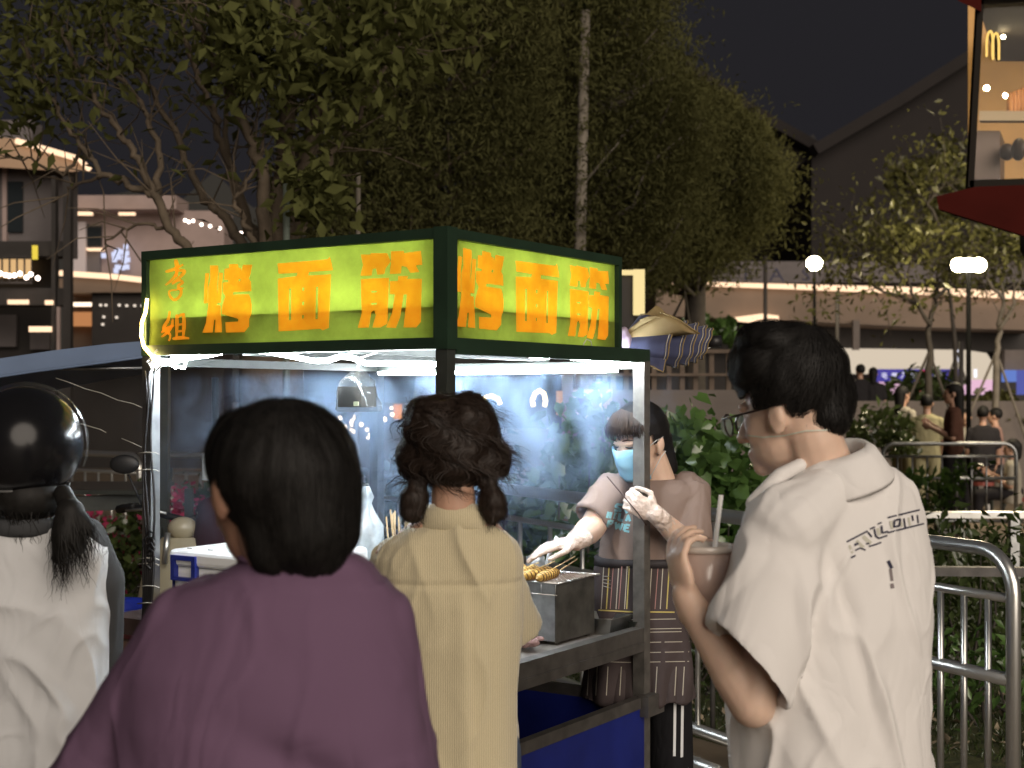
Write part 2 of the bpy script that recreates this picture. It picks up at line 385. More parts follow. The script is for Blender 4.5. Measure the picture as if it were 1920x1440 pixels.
# climbing-plant sign pole in front of it
pl = mat('pole_paint', (.10, .12, .10), .5)
o = MB().tube([(W(537, 0, 8.9).x, 8.9, 0), (W(537, 0, 8.9).x, 8.9, W(0, 345, 8.9).z)], .022, 8).build('lamp_post', pl, None, True)
tag(o, 'slim grey metal post rising in front of the fig tree stems', 'post')
o = MB().tube([(W(668, 0, 11).x, 11, 0), (W(672, 0, 11).x, 11, W(0, 325, 11).z)], .018, 8).build('thin_pole', barkB, None, True)
tag(o, 'thin pale pole sticking up behind the long side of the sign', 'pole')

# ---------------------------------------------------------------- feathery trees beyond
def inpoly(x, y, poly):
    c = False; n_ = len(poly); j = n_ - 1
    for i in range(n_):
        xi, yi = poly[i]; xj, yj = poly[j]
        if (yi > y) != (yj > y) and x < (xj - xi) * (y - yi) / (yj - yi) + xi: c = not c
        j = i
    return c
def feather_tree(label, poly, d, spread, n, seed, bark, mat_, trunk_px, size=.078, ntw=18):
    g = random.Random(seed); x0 = W(trunk_px, 0, d).x
    t = empty('feathery_tree', (x0, d, 0), label, 'tree', None)
    mb = MB(); xs = [p[0] for p in poly]; ys = [p[1] for p in poly]; ctr = []
    top = min(ys)
    tp = limb(mb, [Vector((x0, d, 0)), W(trunk_px + 6, 560, d), W(trunk_px - 4, 330, d), W(trunk_px + 10, max(top + 60, -200), d)], .20, .05, g, 9)
    while len(ctr) < n:
        x, y = g.uniform(min(xs), max(xs)), g.uniform(min(ys), max(ys))
        if inpoly(x, y, poly) and noise.noise(Vector((x * .013, y * .013, seed))) > -.45: ctr.append(W(x, y, d + g.uniform(-spread, spread)))
    for c in ctr[:70]:
        k = min(range(len(tp)), key=lambda i: abs(tp[i].z - (c.z - .8))); a = tp[k]
        mb.tube([a, a.lerp(c, .5) + Vector((g.gauss(0, .2), g.gauss(0, .2), -.1)), c], [.045, .022, .008], 5, False)
    mb.build('trunk', bark, t, True)
    pts = []
    for c in ctr:                                   # drooping feathery sprays
        dx, dy = g.gauss(0, .32), g.gauss(0, .32)
        for k in range(ntw):
            s = k / ntw; pts.append((c.x + dx * s + g.gauss(0, .06), c.y + dy * s + g.gauss(0, .06), c.z - .5 * s * s + .15 * s + g.gauss(0, .07)))
    leaf_cloud(pts, size, mat_, 'crown', t, seed, .24, .5)
    return t
feather_tree('broad olive feathery tree between the fig and the pale trunk', [(600, -150), (1010, -150), (1040, 100), (1010, 330), (960, 480), (600, 500), (560, 420), (640, 200)], 14.5, 1.2, 5200, 11, barkA, leafB, 800)
feather_tree('olive feathery tree with a tall pale trunk behind the sign corner', [(960, -150), (1235, -150), (1252, 40), (1300, 150), (1330, 230), (1290, 420), (1200, 520), (960, 500), (980, 200)], 16, 1.2, 4600, 12, barkB, leafB, 1088)
feather_tree('dark low tree standing before the valley of the dark roofs', [(1200, 150), (1335, 160), (1425, 232), (1470, 330), (1435, 420), (1330, 500), (1180, 520)], 19, 1.2, 3000, 13, barkC, leafB, 1300, .10)
# the pale trunk as the photo shows it, bare up to the crown top
g = random.Random(21)
t = empty('bare_palm_trunk', (W(1085, 0, 15.0).x, 15.0, 0), 'tall straight pale ringed trunk in front of the feathery trees', 'tree')
mb = MB(); zt = W(0, 20, 15.0).z
mb.tube([Vector((W(1075 + 22 * (i / 30), 0, 15.0).x, 15.0, zt * i / 30)) for i in range(31)], [.075 - .022 * i / 30 + .004 * (i % 2) for i in range(31)], 9)
mb.build('trunk', barkB, t, True)
mb = MB()
for k in range(9):
    a = 2 * math.pi * k / 9; top = Vector((W(1097, 0, 15.0).x, 15.0, zt))
    mb.tube([top, top + Vector((math.cos(a) * .5, math.sin(a) * .5, .45)), top + Vector((math.cos(a) * 1.1, math.sin(a) * 1.1, .2))], [.02, .014, .004], 5)
mb.build('crown', leafD, t, True)
# young street trees by the far barrier
def young_tree(label, px, d, limbs, nl, seed, bark, size=.12, r=.07):
    g = random.Random(seed); x0 = W(px, 0, d).x; t = empty('young_tree', (x0, d, 0), label, 'tree'); mb = MB(); ends = []
    for i, L in enumerate(limbs):
        pts = ([Vector((x0, d, 0))] if i == 0 else []) + [W(x, y, d + (k * .12 * (-1) ** i)) for k, (x, y) in enumerate(L)]
        p = limb(mb, pts, r if i == 0 else r * .5, .008, g, 6); ends += twigs(mb, p, 14, 1.0, .01, g, .5)
    for s in (-1, 1): mb.tube([Vector((x0 + s * .9, d + .3, 0)), W(px, 660, d)], .022, 5)
    mb.build('trunk', bark, t, True); leaf_cloud(cluster(ends, nl, .2, g), size, leafE, 'crown', t, seed, .45); return t
young_tree('dark leaning young tree propped on stakes before the white band', 1742, 21, [[(1740, 690), (1742, 620), (1752, 560), (1760, 500), (1768, 440)], [(1745, 610), (1722, 570), (1700, 530), (1706, 490), (1680, 450)], [(1752, 560), (1800, 510), (1840, 460)], [(1722, 570), (1660, 545), (1600, 520)], [(1700, 530), (1640, 480), (1580, 450)], [(1768, 440), (1740, 380), (1790, 330)]], 7, 31, barkC)
young_tree('slender pale-stemmed young tree at the end of the white band', 1868, 23, [[(1868, 690), (1872, 620), (1880, 560), (1874, 500), (1890, 440)], [(1872, 620), (1900, 570), (1912, 520), (1930, 470)], [(1880, 560), (1850, 520), (1830, 500)]], 7, 32, barkB)
young_tree('leafy tree crown rising behind the red board of the kiosk', 1795, 34, [[(1790, 640), (1780, 560), (1770, 480), (1760, 400), (1765, 330)], [(1780, 500), (1730, 440), (1700, 370), (1710, 320)], [(1780, 500), (1830, 430), (1850, 360), (1840, 310)], [(1770, 480), (1800, 400), (1790, 310)], [(1780, 520), (1720, 480), (1660, 450)], [(1780, 520), (1850, 470), (1880, 440)]], 8, 33, barkC, .22)

# ---------------------------------------------------------------- hedge and shrubs
def shrub(name, label, poly, d0, d1, n, seed, mat_, size, shape='heart', aspect=.8, flowers=0, group=None, cat='shrub', per=9):
    """leafy shrub whose outline is poly in the photo, between depths d0 and d1"""
    g = random.Random(seed); xs = [p[0] for p in poly]; ys = [p[1] for p in poly]; dm = (d0 + d1) / 2
    x0 = W(sum(xs) / len(xs), 0, dm).x
    t = empty(name, (x0, dm, .05), label, cat, group); mb = MB(); pts = []; fl = []
    while len(pts) < n:
        x, y = g.uniform(min(xs), max(xs)), g.uniform(min(ys), max(ys))
        if not inpoly(x, y, poly): continue
        c = W(x, y, g.uniform(d0, d1))
        if c.z < .06: continue
        if len(pts) % 60 < per: mb.tube([Vector((c.x + g.gauss(0, .12), c.y + .1, .04)), c.lerp(Vector((c.x, c.y, .04)), .4) + Vector((g.gauss(0, .05), 0, 0)), c], [.009, .007, .003], 4, False)
        for _ in range(per):
            q = (c.x + g.gauss(0, .07), c.y + g.gauss(0, .07), max(.07, c.z + g.gauss(0, .07)))
            (fl if flowers and noise.noise(Vector((q[0] * 2.2, q[1] * 2.2, q[2] * 2.2 + seed))) > .35 - flowers else pts).append(q)
    mb.build('stem', barkC, t, True)['kind'] = 'stuff'; leaf_cloud(pts, size, mat_, 'foliage', t, seed, aspect, .6, shape)
    if fl: leaf_cloud(fl, size * .6, pink, 'blossom', t, seed + 1, .9, .1, shape)
    return t
shrub('climbing_shrub', 'large heart-leaved green shrub behind the rail beside the vendor', [(960, 1000), (1050, 830), (1060, 770), (1140, 775), (1180, 800), (1230, 790), (1290, 810), (1340, 850), (1350, 960), (1340, 1120), (960, 1130)], 7.8, 9.0, 2600, 41, leafC, .092, per=6)
shrub('climbing_shrub', 'green shrub with upright shoots between the vendor and the tall customer', [(1290, 810), (1340, 790), (1400, 820), (1450, 860), (1470, 1120), (1290, 1120)], 7.4, 8.6, 1600, 42, leafC, .085, per=6)
shrub('dark_shrub', 'dim dark-leaved shrub seen through the smoke under the roof', [(690, 900), (760, 860), (960, 850), (1010, 900), (1000, 1060), (690, 1060)], 9.6, 11, 1300, 43, leafD, .09, per=6)
shrub('blossom_shrub', 'magenta flowering shrub behind the scooter handlebar', [(280, 935), (400, 915), (470, 930), (470, 1080), (280, 1080)], 10.2, 11.2, 900, 44, leafD, .07, flowers=.32, per=6)
shrub('blossom_shrub', 'magenta flowering shrub low between the helmet and the cart post', [(90, 985), (200, 970), (275, 980), (275, 1100), (90, 1100)], 10.6, 11.6, 800, 45, leafD, .07, flowers=.36, per=6)
shrub('low_plant', 'small variegated plant growing behind the bars of the bent rail', [(1745, 1230), (1800, 1200), (1860, 1205), (1905, 1240), (1905, 1330), (1745, 1330)], 6.3, 7.0, 260, 46, leafC, .075, 'leaf', .42, per=6)
shrub('ground_shrub', 'dark leafy undergrowth under the flat rail behind the tall customer', [(1560, 1000), (1640, 975), (1935, 985), (1940, 1220), (1720, 1240), (1560, 1180)], 7.4, 9.2, 2600, 47, leafD, .075, 'leaf', .45, per=6)
shrub('ground_shrub', 'dark leafy undergrowth behind the striped trousers of the vendor', [(1180, 1080), (1440, 1080), (1440, 1230), (1300, 1260), (1190, 1250)], 6.9, 7.6, 600, 48, leafD, .07, 'leaf', .45, per=6)
shrub('bushy_plant', 'bushy green plant in the far barrier before the women in white', [(1640, 950), (1700, 880), (1760, 900), (1830, 850), (1850, 880), (1780, 940), (1740, 985), (1640, 990)], 14, 15, 420, 49, leafC, .12, 'leaf', .5, per=6)
shrub('bushy_plant', 'yellowish bush at the edge of the plaza behind the seated group', [(1880, 800), (1900, 760), (1945, 750), (1945, 880), (1890, 870)], 24, 26, 300, 50, leafE, .16, 'leaf', .5, per=6)
shrub('low_hedge', 'dark clipped hedge on the planter wall behind the tall customer', [(1590, 800), (1650, 770), (1700, 785), (1720, 840), (1600, 850)], 17.5, 19, 500, 51, leafD, .14, 'leaf', .5, per=6)
shrub('low_hedge', 'dark round hedge in front of the blue shop band', [(1620, 715), (1760, 690), (1800, 720), (1815, 800), (1620, 800)], 33, 36, 700, 52, leafD, .3, 'leaf', .5, per=6)
shrub('low_hedge', 'grey-green hedge below the pink shop window', [(1800, 745), (1900, 735), (1935, 790), (1800, 800)], 31, 33, 420, 53, leafE, .26, 'leaf', .5, per=6)
shrub('rooftop_hedge', 'green hedge growing on the lower canopy beyond the folded parasol', [(1270, 600), (1380, 598), (1382, 645), (1280, 650)], 36, 38, 420, 54, leafC, .28, 'leaf', .5, per=6)
# grass and litter
g = random.Random(61); P = []
while len(P) < 26000:
    y = g.uniform(6.0, 10.5); x = g.uniform(-.4, 6.2)
    if inpoly(x, y, bed): P.append((x, y, .075))
o = leaf_cloud(P, .05, leafD, 'grass', None, 61, .12, -2.2, 'leaf', 0); tag(o, 'short patchy grass of the bed behind the rails', 'grass', None, 'stuff')
dry = mat('dry_leaf', (.30, .24, .16), .8, noise_s=20, noise_a=.3)
P = []
while len(P) < 420:
    y = g.uniform(5.9, 8.2); x = g.uniform(.4, 4.4)
    if inpoly(x, y, bed): P.append((x, y, .085))
o = leaf_cloud(P, .075, dry, 'fallen_leaves', None, 62, .5, 0, 'leaf', 2.5); tag(o, 'dry fallen leaves scattered on the bed', 'leaves', None, 'stuff')

# ================================================================ buildings
wallL = mat('grey_render', (.13, .115, .115), .8, noise_s=3, noise_a=.15)
wallP = mat('pink_render', (.34, .26, .24), .8, noise_s=3, noise_a=.1)
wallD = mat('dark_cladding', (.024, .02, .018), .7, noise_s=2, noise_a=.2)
roofD = mat('dark_brown_roof', (.014, .0105, .0095), .9, noise_s=.6, noise_a=.15)
brown = mat('brown_fascia', (.20, .145, .105), .7, noise_s=1.5, noise_a=.12)
glassD = mat('dark_glass', (.02, .025, .028), .08, spec=.8)
conc = mat('pale_concrete', (.16, .135, .12), .85, noise_s=2.5, noise_a=.15, bump=.3, bump_s=20)
lit_warm = emitter('warm_light_strip', (1.0, .66, .42), 1.15)
lit_warm2 = emitter('warm_light_strip_bright', (1.0, .78, .58), 1.5)
lit_shop = emitter('lit_shop_panel', (.95, .80, .62), .52)
lit_pink = emitter('lit_shop_pink', (.85, .52, .68), .7)
lit_blue = emitter('lit_blue_sign', (.10, .08, .42), .55)
lit_white = emitter('lit_white_mark', (.9, .88, 1), 1.0)
lit_orange = emitter('lit_orange_panel', (.85, .36, .14), .42)
lit_int = emitter('lit_interior', (1.0, .62, .28), .55)

def wbox(mb, x0, x1, y0, y1, d, depth):
    """box whose front face covers the pixel rectangle at depth d"""
    a, b = W(x0, y1, d), W(x1, y0, d)
    return mb.box(((a.x + b.x) / 2, d + depth / 2, (a.z + b.z) / 2), (abs(b.x - a.x), depth, abs(b.z - a.z)))
def part(name, m, parent, *rects):
    mb = MB()
    for r in rects: wbox(mb, *r)
    return mb.build(name, m, parent)
# near block on the left : columns, upper storey, lit eave
dB = 22.0; zg = D2  # ground
def gy(d): return HY + CAMZ * F / d
b = empty('shop_building', (W(40, 0, dB).x, dB, 0), 'grey two-storey shop block with lit eave and tall dark columns', 'building')
part('wall', wallL, b, (-220, 128, 300, 480, dB + .6, .5))
part('wall', wallD, b, (-220, 96, 480, 700, dB + 1.4, .4), (-220, 96, 700, gy(dB), dB + 1.4, .4))
part('roof', wallL, b, (-220, 60, 225, 300, dB + 1.2, .5))
mb = MB(); mb.add([W(-220, 225, dB), W(36, 262, dB), W(150, 296, dB), W(172, 318, dB), W(136, 322, dB), W(-220, 300, dB),
                   W(-220, 225, dB + 1), W(36, 262, dB + 1), W(150, 296, dB + 1), W(172, 318, dB + 1), W(136, 322, dB + 1), W(-220, 300, dB + 1)],
                  [(0, 1, 2, 3, 4, 5), (11, 10, 9, 8, 7, 6), (0, 6, 7, 1), (1, 7, 8, 2), (2, 8, 9, 3), (3, 9, 10, 4), (4, 10, 11, 5), (5, 11, 6, 0)])
ev = mb.build('eave', mat('tan_soffit', (.42, .28, .18), .7), b)
mb = MB(); mb.tube([W(30, 264, dB - .05), W(100, 284, dB - .05), W(148, 298, dB - .05), W(168, 318, dB - .05)], .045, 6)
mb.build('light_strip', lit_warm, ev)
for x in (8, ): part('window_mullion', wallP, b, (x - 4, x + 4, 300, 455, dB + .5, .1))
o = part('window', glassD, b, (12, 42, 340, 435, dB + .54, .1))
part('window', glassD, b, (-60, -6, 340, 435, dB + .54, .1))
for x0, x1 in ((118, 132), (96, 104)): part('column', wallD, b, (x0, x1, 330, gy(dB), dB - .2, .15))
part('pipe', wallP, b, (106, 112, 575, 660, dB - .3, .06))
part('beam', wallD, b, (-220, 118, 452, 480, dB - .1, .5), (-220, 118, 540, 572, dB - .1, .5))
part('balcony_rail', wallD, b, (-220, 60, 480, 484, dB - .2, .05), (-220, 60, 528, 532, dB - .2, .05), *[(x, x + 2, 480, 530, dB - .2, .04) for x in range(-40, 62, 14)])
part('lit_ceiling', lit_int, b, (-60, 57, 482, 520, dB + 1.2, .1))
part('hanging_sign', emitter('yellow_sign', (.9, .68, .08), .7), b, (60, 69, 460, 486, dB - .5, .05))
for x0, x1, y0, y1 in ((14, 52, 562, 570), (84, 98, 563, 571), (54, 95, 612, 622)): part('light_strip', lit_warm, b, (x0, x1, y0, y1, dB - .3, .06))
part('shop_front', wallL, b, (-20, 30, 590, 650, dB + 1.2, .1), (56, 92, 618, 655, dB + 1.2, .1))
for k in range(9):
    x = -10 + k * 10 + rnd.uniform(-3, 3)
    tag(MB().ell(W(x, 518 + rnd.uniform(-6, 4), dB - .35), .035).build('string_bulb', emitter('bulb', (1, .82, .7), 5), None, True), 'tiny glowing bulb strung along the balcony of the grey block', 'bulb', 'bulbs strung along the balcony')
# block further back
dM = 31.0
b = empty('shop_building', (W(210, 0, dM).x, dM, 0), 'pale shop block with lit canopy edges behind the near grey block', 'building')
part('wall', wallP, b, (120, 420, 395, 530, dM + 1, 1)); part('wall', brown, b, (120, 420, 530, 655, dM + 1, 1)); part('wall', wallD, b, (120, 420, 655, gy(dM), dM + .9, 1))
part('roof', wallP, b, (122, 330, 366, 392, dM + .2, 1.2))
part('light_strip', lit_warm, b, (118, 172, 397, 403, dM - .1, .1), (222, 252, 398, 403, dM - .1, .1))
part('pilaster', mat('pale_pilaster', (.62, .56, .58), .7), b, (131, 160, 416, 510, dM + .8, .3)); part('window', glassD, b, (162, 190, 420, 462, dM + .9, .2)); part('shutter', wallL, b, (162, 188, 470, 512, dM + .9, .2))
part('ledge', lit_warm, b, (162, 190, 465, 469, dM + .7, .2))
part('fascia', brown, b, (104, 420, 522, 548, dM - .6, 1.5))
cn = MB()
for x0, y0, x1, y1 in ((112, 512, 215, 519), (215, 519, 276, 526)): cn.tube([W(x0, y0, dM - .7), W(x1, y1, dM - .7)], .06, 6)
cn.build('canopy_light', lit_warm, b, True)
part('light_strip', lit_warm2, b, (84, 99, 568, 572, dM - .4, .1), (125, 171, 567, 574, dM - .4, .1)); part('shop_panel', lit_orange, b, (123, 171, 585, 611, dM + .6, .2))
part('hoarding', wallD, b, (172, 420, 549, 660, dM - .4, .2))
for x, y in ((188, 572), (198, 572), (223, 572), (237, 573), (252, 573), (266, 573), (194, 594), (218, 595), (192, 608)):
    part('lamp_dot', emitter('dot', (1, .85, .7), .8), b, (x - 2, x + 2, y - 2, y + 2, dM - .5, .05))
gl = []
for k in range(16):
    x, y = rnd.gauss(228, 17), rnd.gauss(484, 14); gl.append((x - 4, x + 4, y - 5, y + 4, dM + .5 + .02 * k, .06))
part('lit_pane', emitter('pale_blue_panes', (.70, .74, 1.0), .75), b, *gl)
for k, (x, y) in enumerate([(347, 413), (354, 416), (362, 414), (378, 421), (394, 424), (412, 428), (452, 437)]):
    tag(MB().ell(W(x, y, 27), .03).build('string_bulb', MAT['bulb'], None, True), 'tiny glowing bulb hanging on a wire through the fig stems', 'bulb', 'bulbs on the wire through the fig tree')
# long hall on the right with sweeping lit canopy
dR_ = 46.0
b = empty('canopy_hall', (W(1600, 0, dR_).x, dR_, 0), 'long low mall block with sweeping lit canopy edge and white fascia band', 'building')
def strip(name, m, top, bot, d, depth):
    mb = MB(); n_ = len(top)
    ring = []
    for (x, y), (x2, y2) in zip(top, bot): ring.append([W(x, y, d), W(x, y, d) + Vector((0, depth, 0)), W(x2, y2, d) + Vector((0, depth, 0)), W(x2, y2, d)])
    mb.loft(ring); return mb.build(name, m, b, False)
strip('canopy_edge', lit_warm, [(1255, 527), (1500, 533), (1700, 538), (1960, 548)], [(1255, 533), (1500, 542), (1700, 550), (1960, 562)], dR_ - 3.2, .3)
strip('canopy', brown, [(1230, 533), (1500, 542), (1700, 550), (1960, 562)], [(1230, 592), (1500, 602), (1700, 612), (1960, 620)], dR_ - 3, 6)
strip('canopy_edge', lit_warm, [(1370, 596), (1430, 588), (1460, 592)], [(1370, 600), (1430, 606), (1460, 604)], dR_ - 3.4, .3)
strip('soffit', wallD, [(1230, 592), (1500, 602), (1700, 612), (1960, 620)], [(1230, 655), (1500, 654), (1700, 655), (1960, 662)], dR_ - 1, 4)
part('parapet', wallL, b, (1230, 1960, 490, 530, dR_ + 1, 1))
strip('fascia_band', lit_shop, [(1500, 652), (1810, 656), (1850, 662), (1868, 690)], [(1500, 700), (1810, 702), (1850, 702), (1868, 702)], dR_ - 2.2, .4)
part('shop_sign', lit_blue, b, (1640, 1806, 692, 716, dR_ - 2.6, .2))
part('shop_front', lit_shop, b, (1806, 1868, 702, 722, dR_ - 2.0, .2)); part('shop_front', lit_pink, b, (1606, 1700, 716, 742, dR_ - 1.9, .2)); part('shop_front', lit_pink, b, (1800, 1866, 712, 740, dR_ - 2.15, .2))
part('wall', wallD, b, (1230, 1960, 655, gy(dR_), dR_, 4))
part('tall_light', lit_white, b, (1794, 1798, 656, 678, dR_ - 2.7, .1), (1828, 1832, 692, 708, dR_ - 2.7, .1))
part('end_wall', conc, b, (1884, 1960, 656, 700, dR_ - 2.3, .3)); part('blue_screen', emitter('blue_screen', (.16, .26, .7), .6), b, (1880, 1912, 694, 716, dR_ - 2.5, .1)); part('blue_screen', emitter('blue_screen2', (.14, .16, .55), .5), b, (1908, 1935, 694, 740, dR_ - 2.9, .1))
part('yellow_lamp', emitter('yellow_box', (.9, .72, .1), .7), b, (1315, 1336, 508, 527, dR_ - 3.5, .2))
part('strut', conc, b, (1600, 1612, 600, 656, dR_ - 3.3, .2))
# characters on the blue sign and the rooftop letters
def text_mesh(name, s, m, parent, loc, h, ext=.01, rot=(R(90), 0, 0), xs=1.0):
    cu = bpy.data.curves.new('t', 'FONT'); cu.body = s; cu.extrude = ext; cu.align_x = 'CENTER'; cu.align_y = 'CENTER'; cu.resolution_u = 2
    o = bpy.data.objects.new('t', cu); COL.objects.link(o); dg = bpy.context.evaluated_depsgraph_get()
    me = bpy.data.meshes.new_from_object(o.evaluated_get(dg)); bpy.data.objects.remove(o)
    ys = [v.co.y for v in me.vertices]; hh = max(ys) - min(ys); k = h / hh; cyy = (max(ys) + min(ys)) / 2
    M = Matrix.Translation(Vector(loc)) @ Matrix.Rotation(rot[2], 4, 'Z') @ Matrix.Rotation(rot[0], 4, 'X') @ Matrix.Diagonal((k * xs, k, k, 1)) @ Matrix.Translation((0, -cyy, 0))
    me.transform(M); me.update(); me.materials.clear(); return putmesh(name, me, m, parent, False)
for s, x in zip('屯塘刀笔丸口', (1658, 1677, 1695, 1713, 1733, 1766)):
    text_mesh('sign_character', s, lit_white, b, W(x, 704, dR_ - 2.65), 11 / F * (dR_ - 2.65))
navy = mat('navy_letter', (.03, .03, .07), .6)
for s, x in (('A', 1456), ('S', 1511), ('I', 1398)): text_mesh('roof_letter', s, navy, b, W(x, 515, dR_ - 3.4), 24 / F * (dR_ - 3.4), .05, xs=1.2)
part('red_banner', emitter('red_neon', (.9, .05, .1), .75), b, (1726, 1736, 694, 755, 40, .1))
# dark gabled halls behind
def gable(label, pts, d, depth, m):
    ring = [W(x, y, d) for x, y in pts]
    b_ = empty('gabled_hall', (sum(p.x for p in ring) / len(ring), d, 0), label, 'building'); mb = MB()
    mb.loft([ring, [p + Vector((0, depth, 0)) for p in ring]]); mb.build('wall', m, b_)
    mb = MB(); mid = [p for p in ring[1:-1]]
    for k in range(len(mid) - 1):
        a, c = mid[k], mid[k + 1]; mb.beam(a + Vector((0, -.3, .15)), c + Vector((0, -.3, .15)), 1.2, .5)
    mb.build('roof', roofD, b_)
    mb = MB()
    for k in range(1, 14):       # cladding battens
        f_ = k / 14; x = ring[0].x + (ring[-1].x - ring[0].x) * f_
        top = None
        for i in range(1, len(ring) - 2):
            a, c = ring[i], ring[i + 1]
            if min(a.x, c.x) <= x <= max(a.x, c.x) and abs(c.x - a.x) > 1e-6: top = a.z + (c.z - a.z) * (x - a.x) / (c.x - a.x)
        if top: mb.beam((x, d - .1, 0), (x, d - .1, top - .2), .25, .2, (0, 1, 0))
    return b_
g64, g70 = gy(64), gy(72)
gable('dark gabled hall rising behind the red kiosk board', [(1520, g64), (1522, 292), (1680, 200), (1850, 92), (2100, -60), (2500, 200), (2500, g64)], 64, 40, roofD)
gable('dark gabled hall sloping down behind the dark low tree', [(900, g70), (900, 260), (1180, 70), (1430, 232), (1545, 296), (1545, g70)], 72, 40, roofD)
hill = mat('night_hill', (.03, .03, .028), .9, noise_s=.02, noise_a=.2)
ring0 = []; ring1 = []
for i in range(41):
    x = -500 + 3000 * i / 40; h_ = 262 + 70 * abs(math.sin(i * 1.31)) + (0 if 24 < i < 28 else 60)
    if 1480 < x < 1580: h_ = 252
    ring0.append(W(x, h_, 420)); ring1.append(Vector((W(x, 0, 420).x, 420, -2)))
MB().loft([[a, b_, b_ + Vector((0, 300, 0))] for a, b_ in zip(ring0, ring1)], cap=False).build('hill', hill)['kind'] = 'structure'
# planter wall and info boards behind the shrubs
o = part('planter_wall', conc, None, (1070, 1420, 731, gy(13), 13, .5)); tag(o, 'pale rendered planter wall behind the vendor and the shrubs', 'wall')
o = part('planter_wall', conc, None, (1560, 1980, 752, gy(24), 24, .6)); tag(o, 'low grey planter wall behind the women standing on the plaza', 'wall')
o = part('terrace', conc, None, (1400, 2100, gy(25) - .5 / 25 * F, gy(25), 24.7, 9)); o['kind'] = 'structure'
bd = empty('notice_board', (W(1110, 0, 12.4).x, 12.4, 0), 'pale notice board with a dark square panel above the shrub', 'sign')
part('panel', mat('board_face', (.42, .33, .24), .7), bd, (1075, 1148, 730, 788, 12.4, .06)); part('screen', wallD, bd, (1081, 1124, 742, 773, 12.385, .02)); part('leg', wallD, bd, (1090, 1093, 788, gy(12.4), 12.43, .04), (1130, 1133, 788, gy(12.4), 12.43, .04))
MB().tube([W(1103, 776, 12.38), W(1106, 781, 12.38), W(1111, 775, 12.38)], .005, 4).build('arrow', black, bd)
post = empty('board_post', (W(1062, 0, 12.0).x, 12, 0), 'brown wooden post with an orange lit plate under the cart roof edge', 'post')
part('shaft', mat('brown_timber', (.16, .12, .09), .8, noise_s=12, noise_a=.2), post, (1054, 1074, 690, gy(12), 12, .1)); part('plate', emitter('orange_plate', (.8, .42, .18), .45), post, (1043, 1055, 733, 778, 11.98, .03))
# slatted back fence seen beneath the cart roof on the right
fc = empty('slat_screen', (W(1150, 0, 14).x, 14, 0), 'brown slatted timber screen above the planter wall', 'fence')
tm = MAT['brown_timber']
for k, x in enumerate((1090, 1103, 1130, 1146, 1170, 1196, 1222, 1250, 1275, 1300, 1330, 1362)): part('slat', tm, fc, (x, x + 9, 660, 740, 14 + .02 * (k % 2), .05))
part('top_rail', tm, fc, (1080, 1400, 655, 662, 13.95, .06)); part('rail', tm, fc, (1080, 1400, 700, 705, 13.94, .06)); part('post', tm, fc, (1078, 1086, 655, gy(14), 13.93, .1), (1398, 1406, 655, gy(14), 13.93, .1))

# ---------------------------------------------------------------- kiosk with lit upper window and the arches
dK = 10.5
def kpart(name, m, parent, *rects):
    mb = MB(); base = part
    for (x0, x1, y0, y1, d, dep) in rects:
        f_ = [W(x0, y0, d), W(x1, y0, d), W(x1, y1, d), W(x0, y1, d)]; mb.loft([f_, [p + Vector((.42 * dep, dep, 0)) for p in f_]])
    return mb.build(name, m, parent)
k = empty('fast_food_kiosk', (W(1900, 0, dK).x, dK, 0), 'dark kiosk with a warm lit upper window bearing yellow arches above a red board', 'kiosk')
kd = mat('kiosk_frame', (.016, .013, .010), .8, spec=.15); kr = mat('kiosk_red', (.05, .006, .004), .9, spec=.1, noise_s=3, noise_a=.15)
kpart('wall', kd, k, (2080, 2400, 345, gy(dK), dK + .35, 2.2)); kpart('roof', kd, k, (1828, 2200, -60, -6, dK - .1, 2.8))
mb = MB(); mb.add([W(1794, 0, dK - .2), W(1840, -10, dK - .2), W(1840, 22, dK - .2), W(1794, 0, dK + .3), W(1840, -10, dK + .3), W(1840, 22, dK + .3)], [(0, 1, 2), (5, 4, 3), (0, 3, 4, 1), (1, 4, 5, 2), (2, 5, 3, 0)]); mb.build('corner_board', kr, k)
mb = MB()
for a, b2, wd in (((1838, -20), (1818, 352), .045), ((1816, 346), (2200, 330), .05), ((1832, 4), (2200, -14), .05)): mb.beam(W(*a, dK), W(*b2, dK), .06, wd)
mb.build('window_frame', kd, k)
mb = MB(); mb.add([W(1840, 8, dK + .03), W(2200, -6, dK + .03), W(2200, 336, dK + .03), W(1824, 342, dK + .03)], [(0, 3, 2, 1)])
gm = bpy.data.materials.new('kiosk_glass'); gm.use_nodes = True; n = gm.node_tree; n.nodes.clear()
tp = n.nodes.new('ShaderNodeBsdfTransparent'); gs = n.nodes.new('ShaderNodeBsdfGlossy'); gs.inputs['Roughness'].default_value = .03; mx = n.nodes.new('ShaderNodeMixShader'); mx.inputs[0].default_value = .012; oo = n.nodes.new('ShaderNodeOutputMaterial')
n.links.new(tp.outputs[0], mx.inputs[1]); n.links.new(gs.outputs[0], mx.inputs[2]); n.links.new(mx.outputs[0], oo.inputs[0])
mb.build('glass', gm, k)
arch = MB(); y_ = emitter('arch_yellow', (1, .62, .16), .9)
for x0, x1, xm, top in ((1850, 1862, 1857, 58), (1861, 1873, 1868, 62)):
    pts = [W(x0, 106, dK)] + [W(xm - (xm - x0) * math.cos(a) if a < math.pi / 2 else xm + (x1 - xm) * -math.cos(a), 84 - (84 - top) * math.sin(a), dK) for a in [math.pi * i / 10 for i in range(11)]] + [W(x1, 112, dK)]
    arch.tube(pts, .0085, 6)
arch.build('arches_logo', y_, k, True)
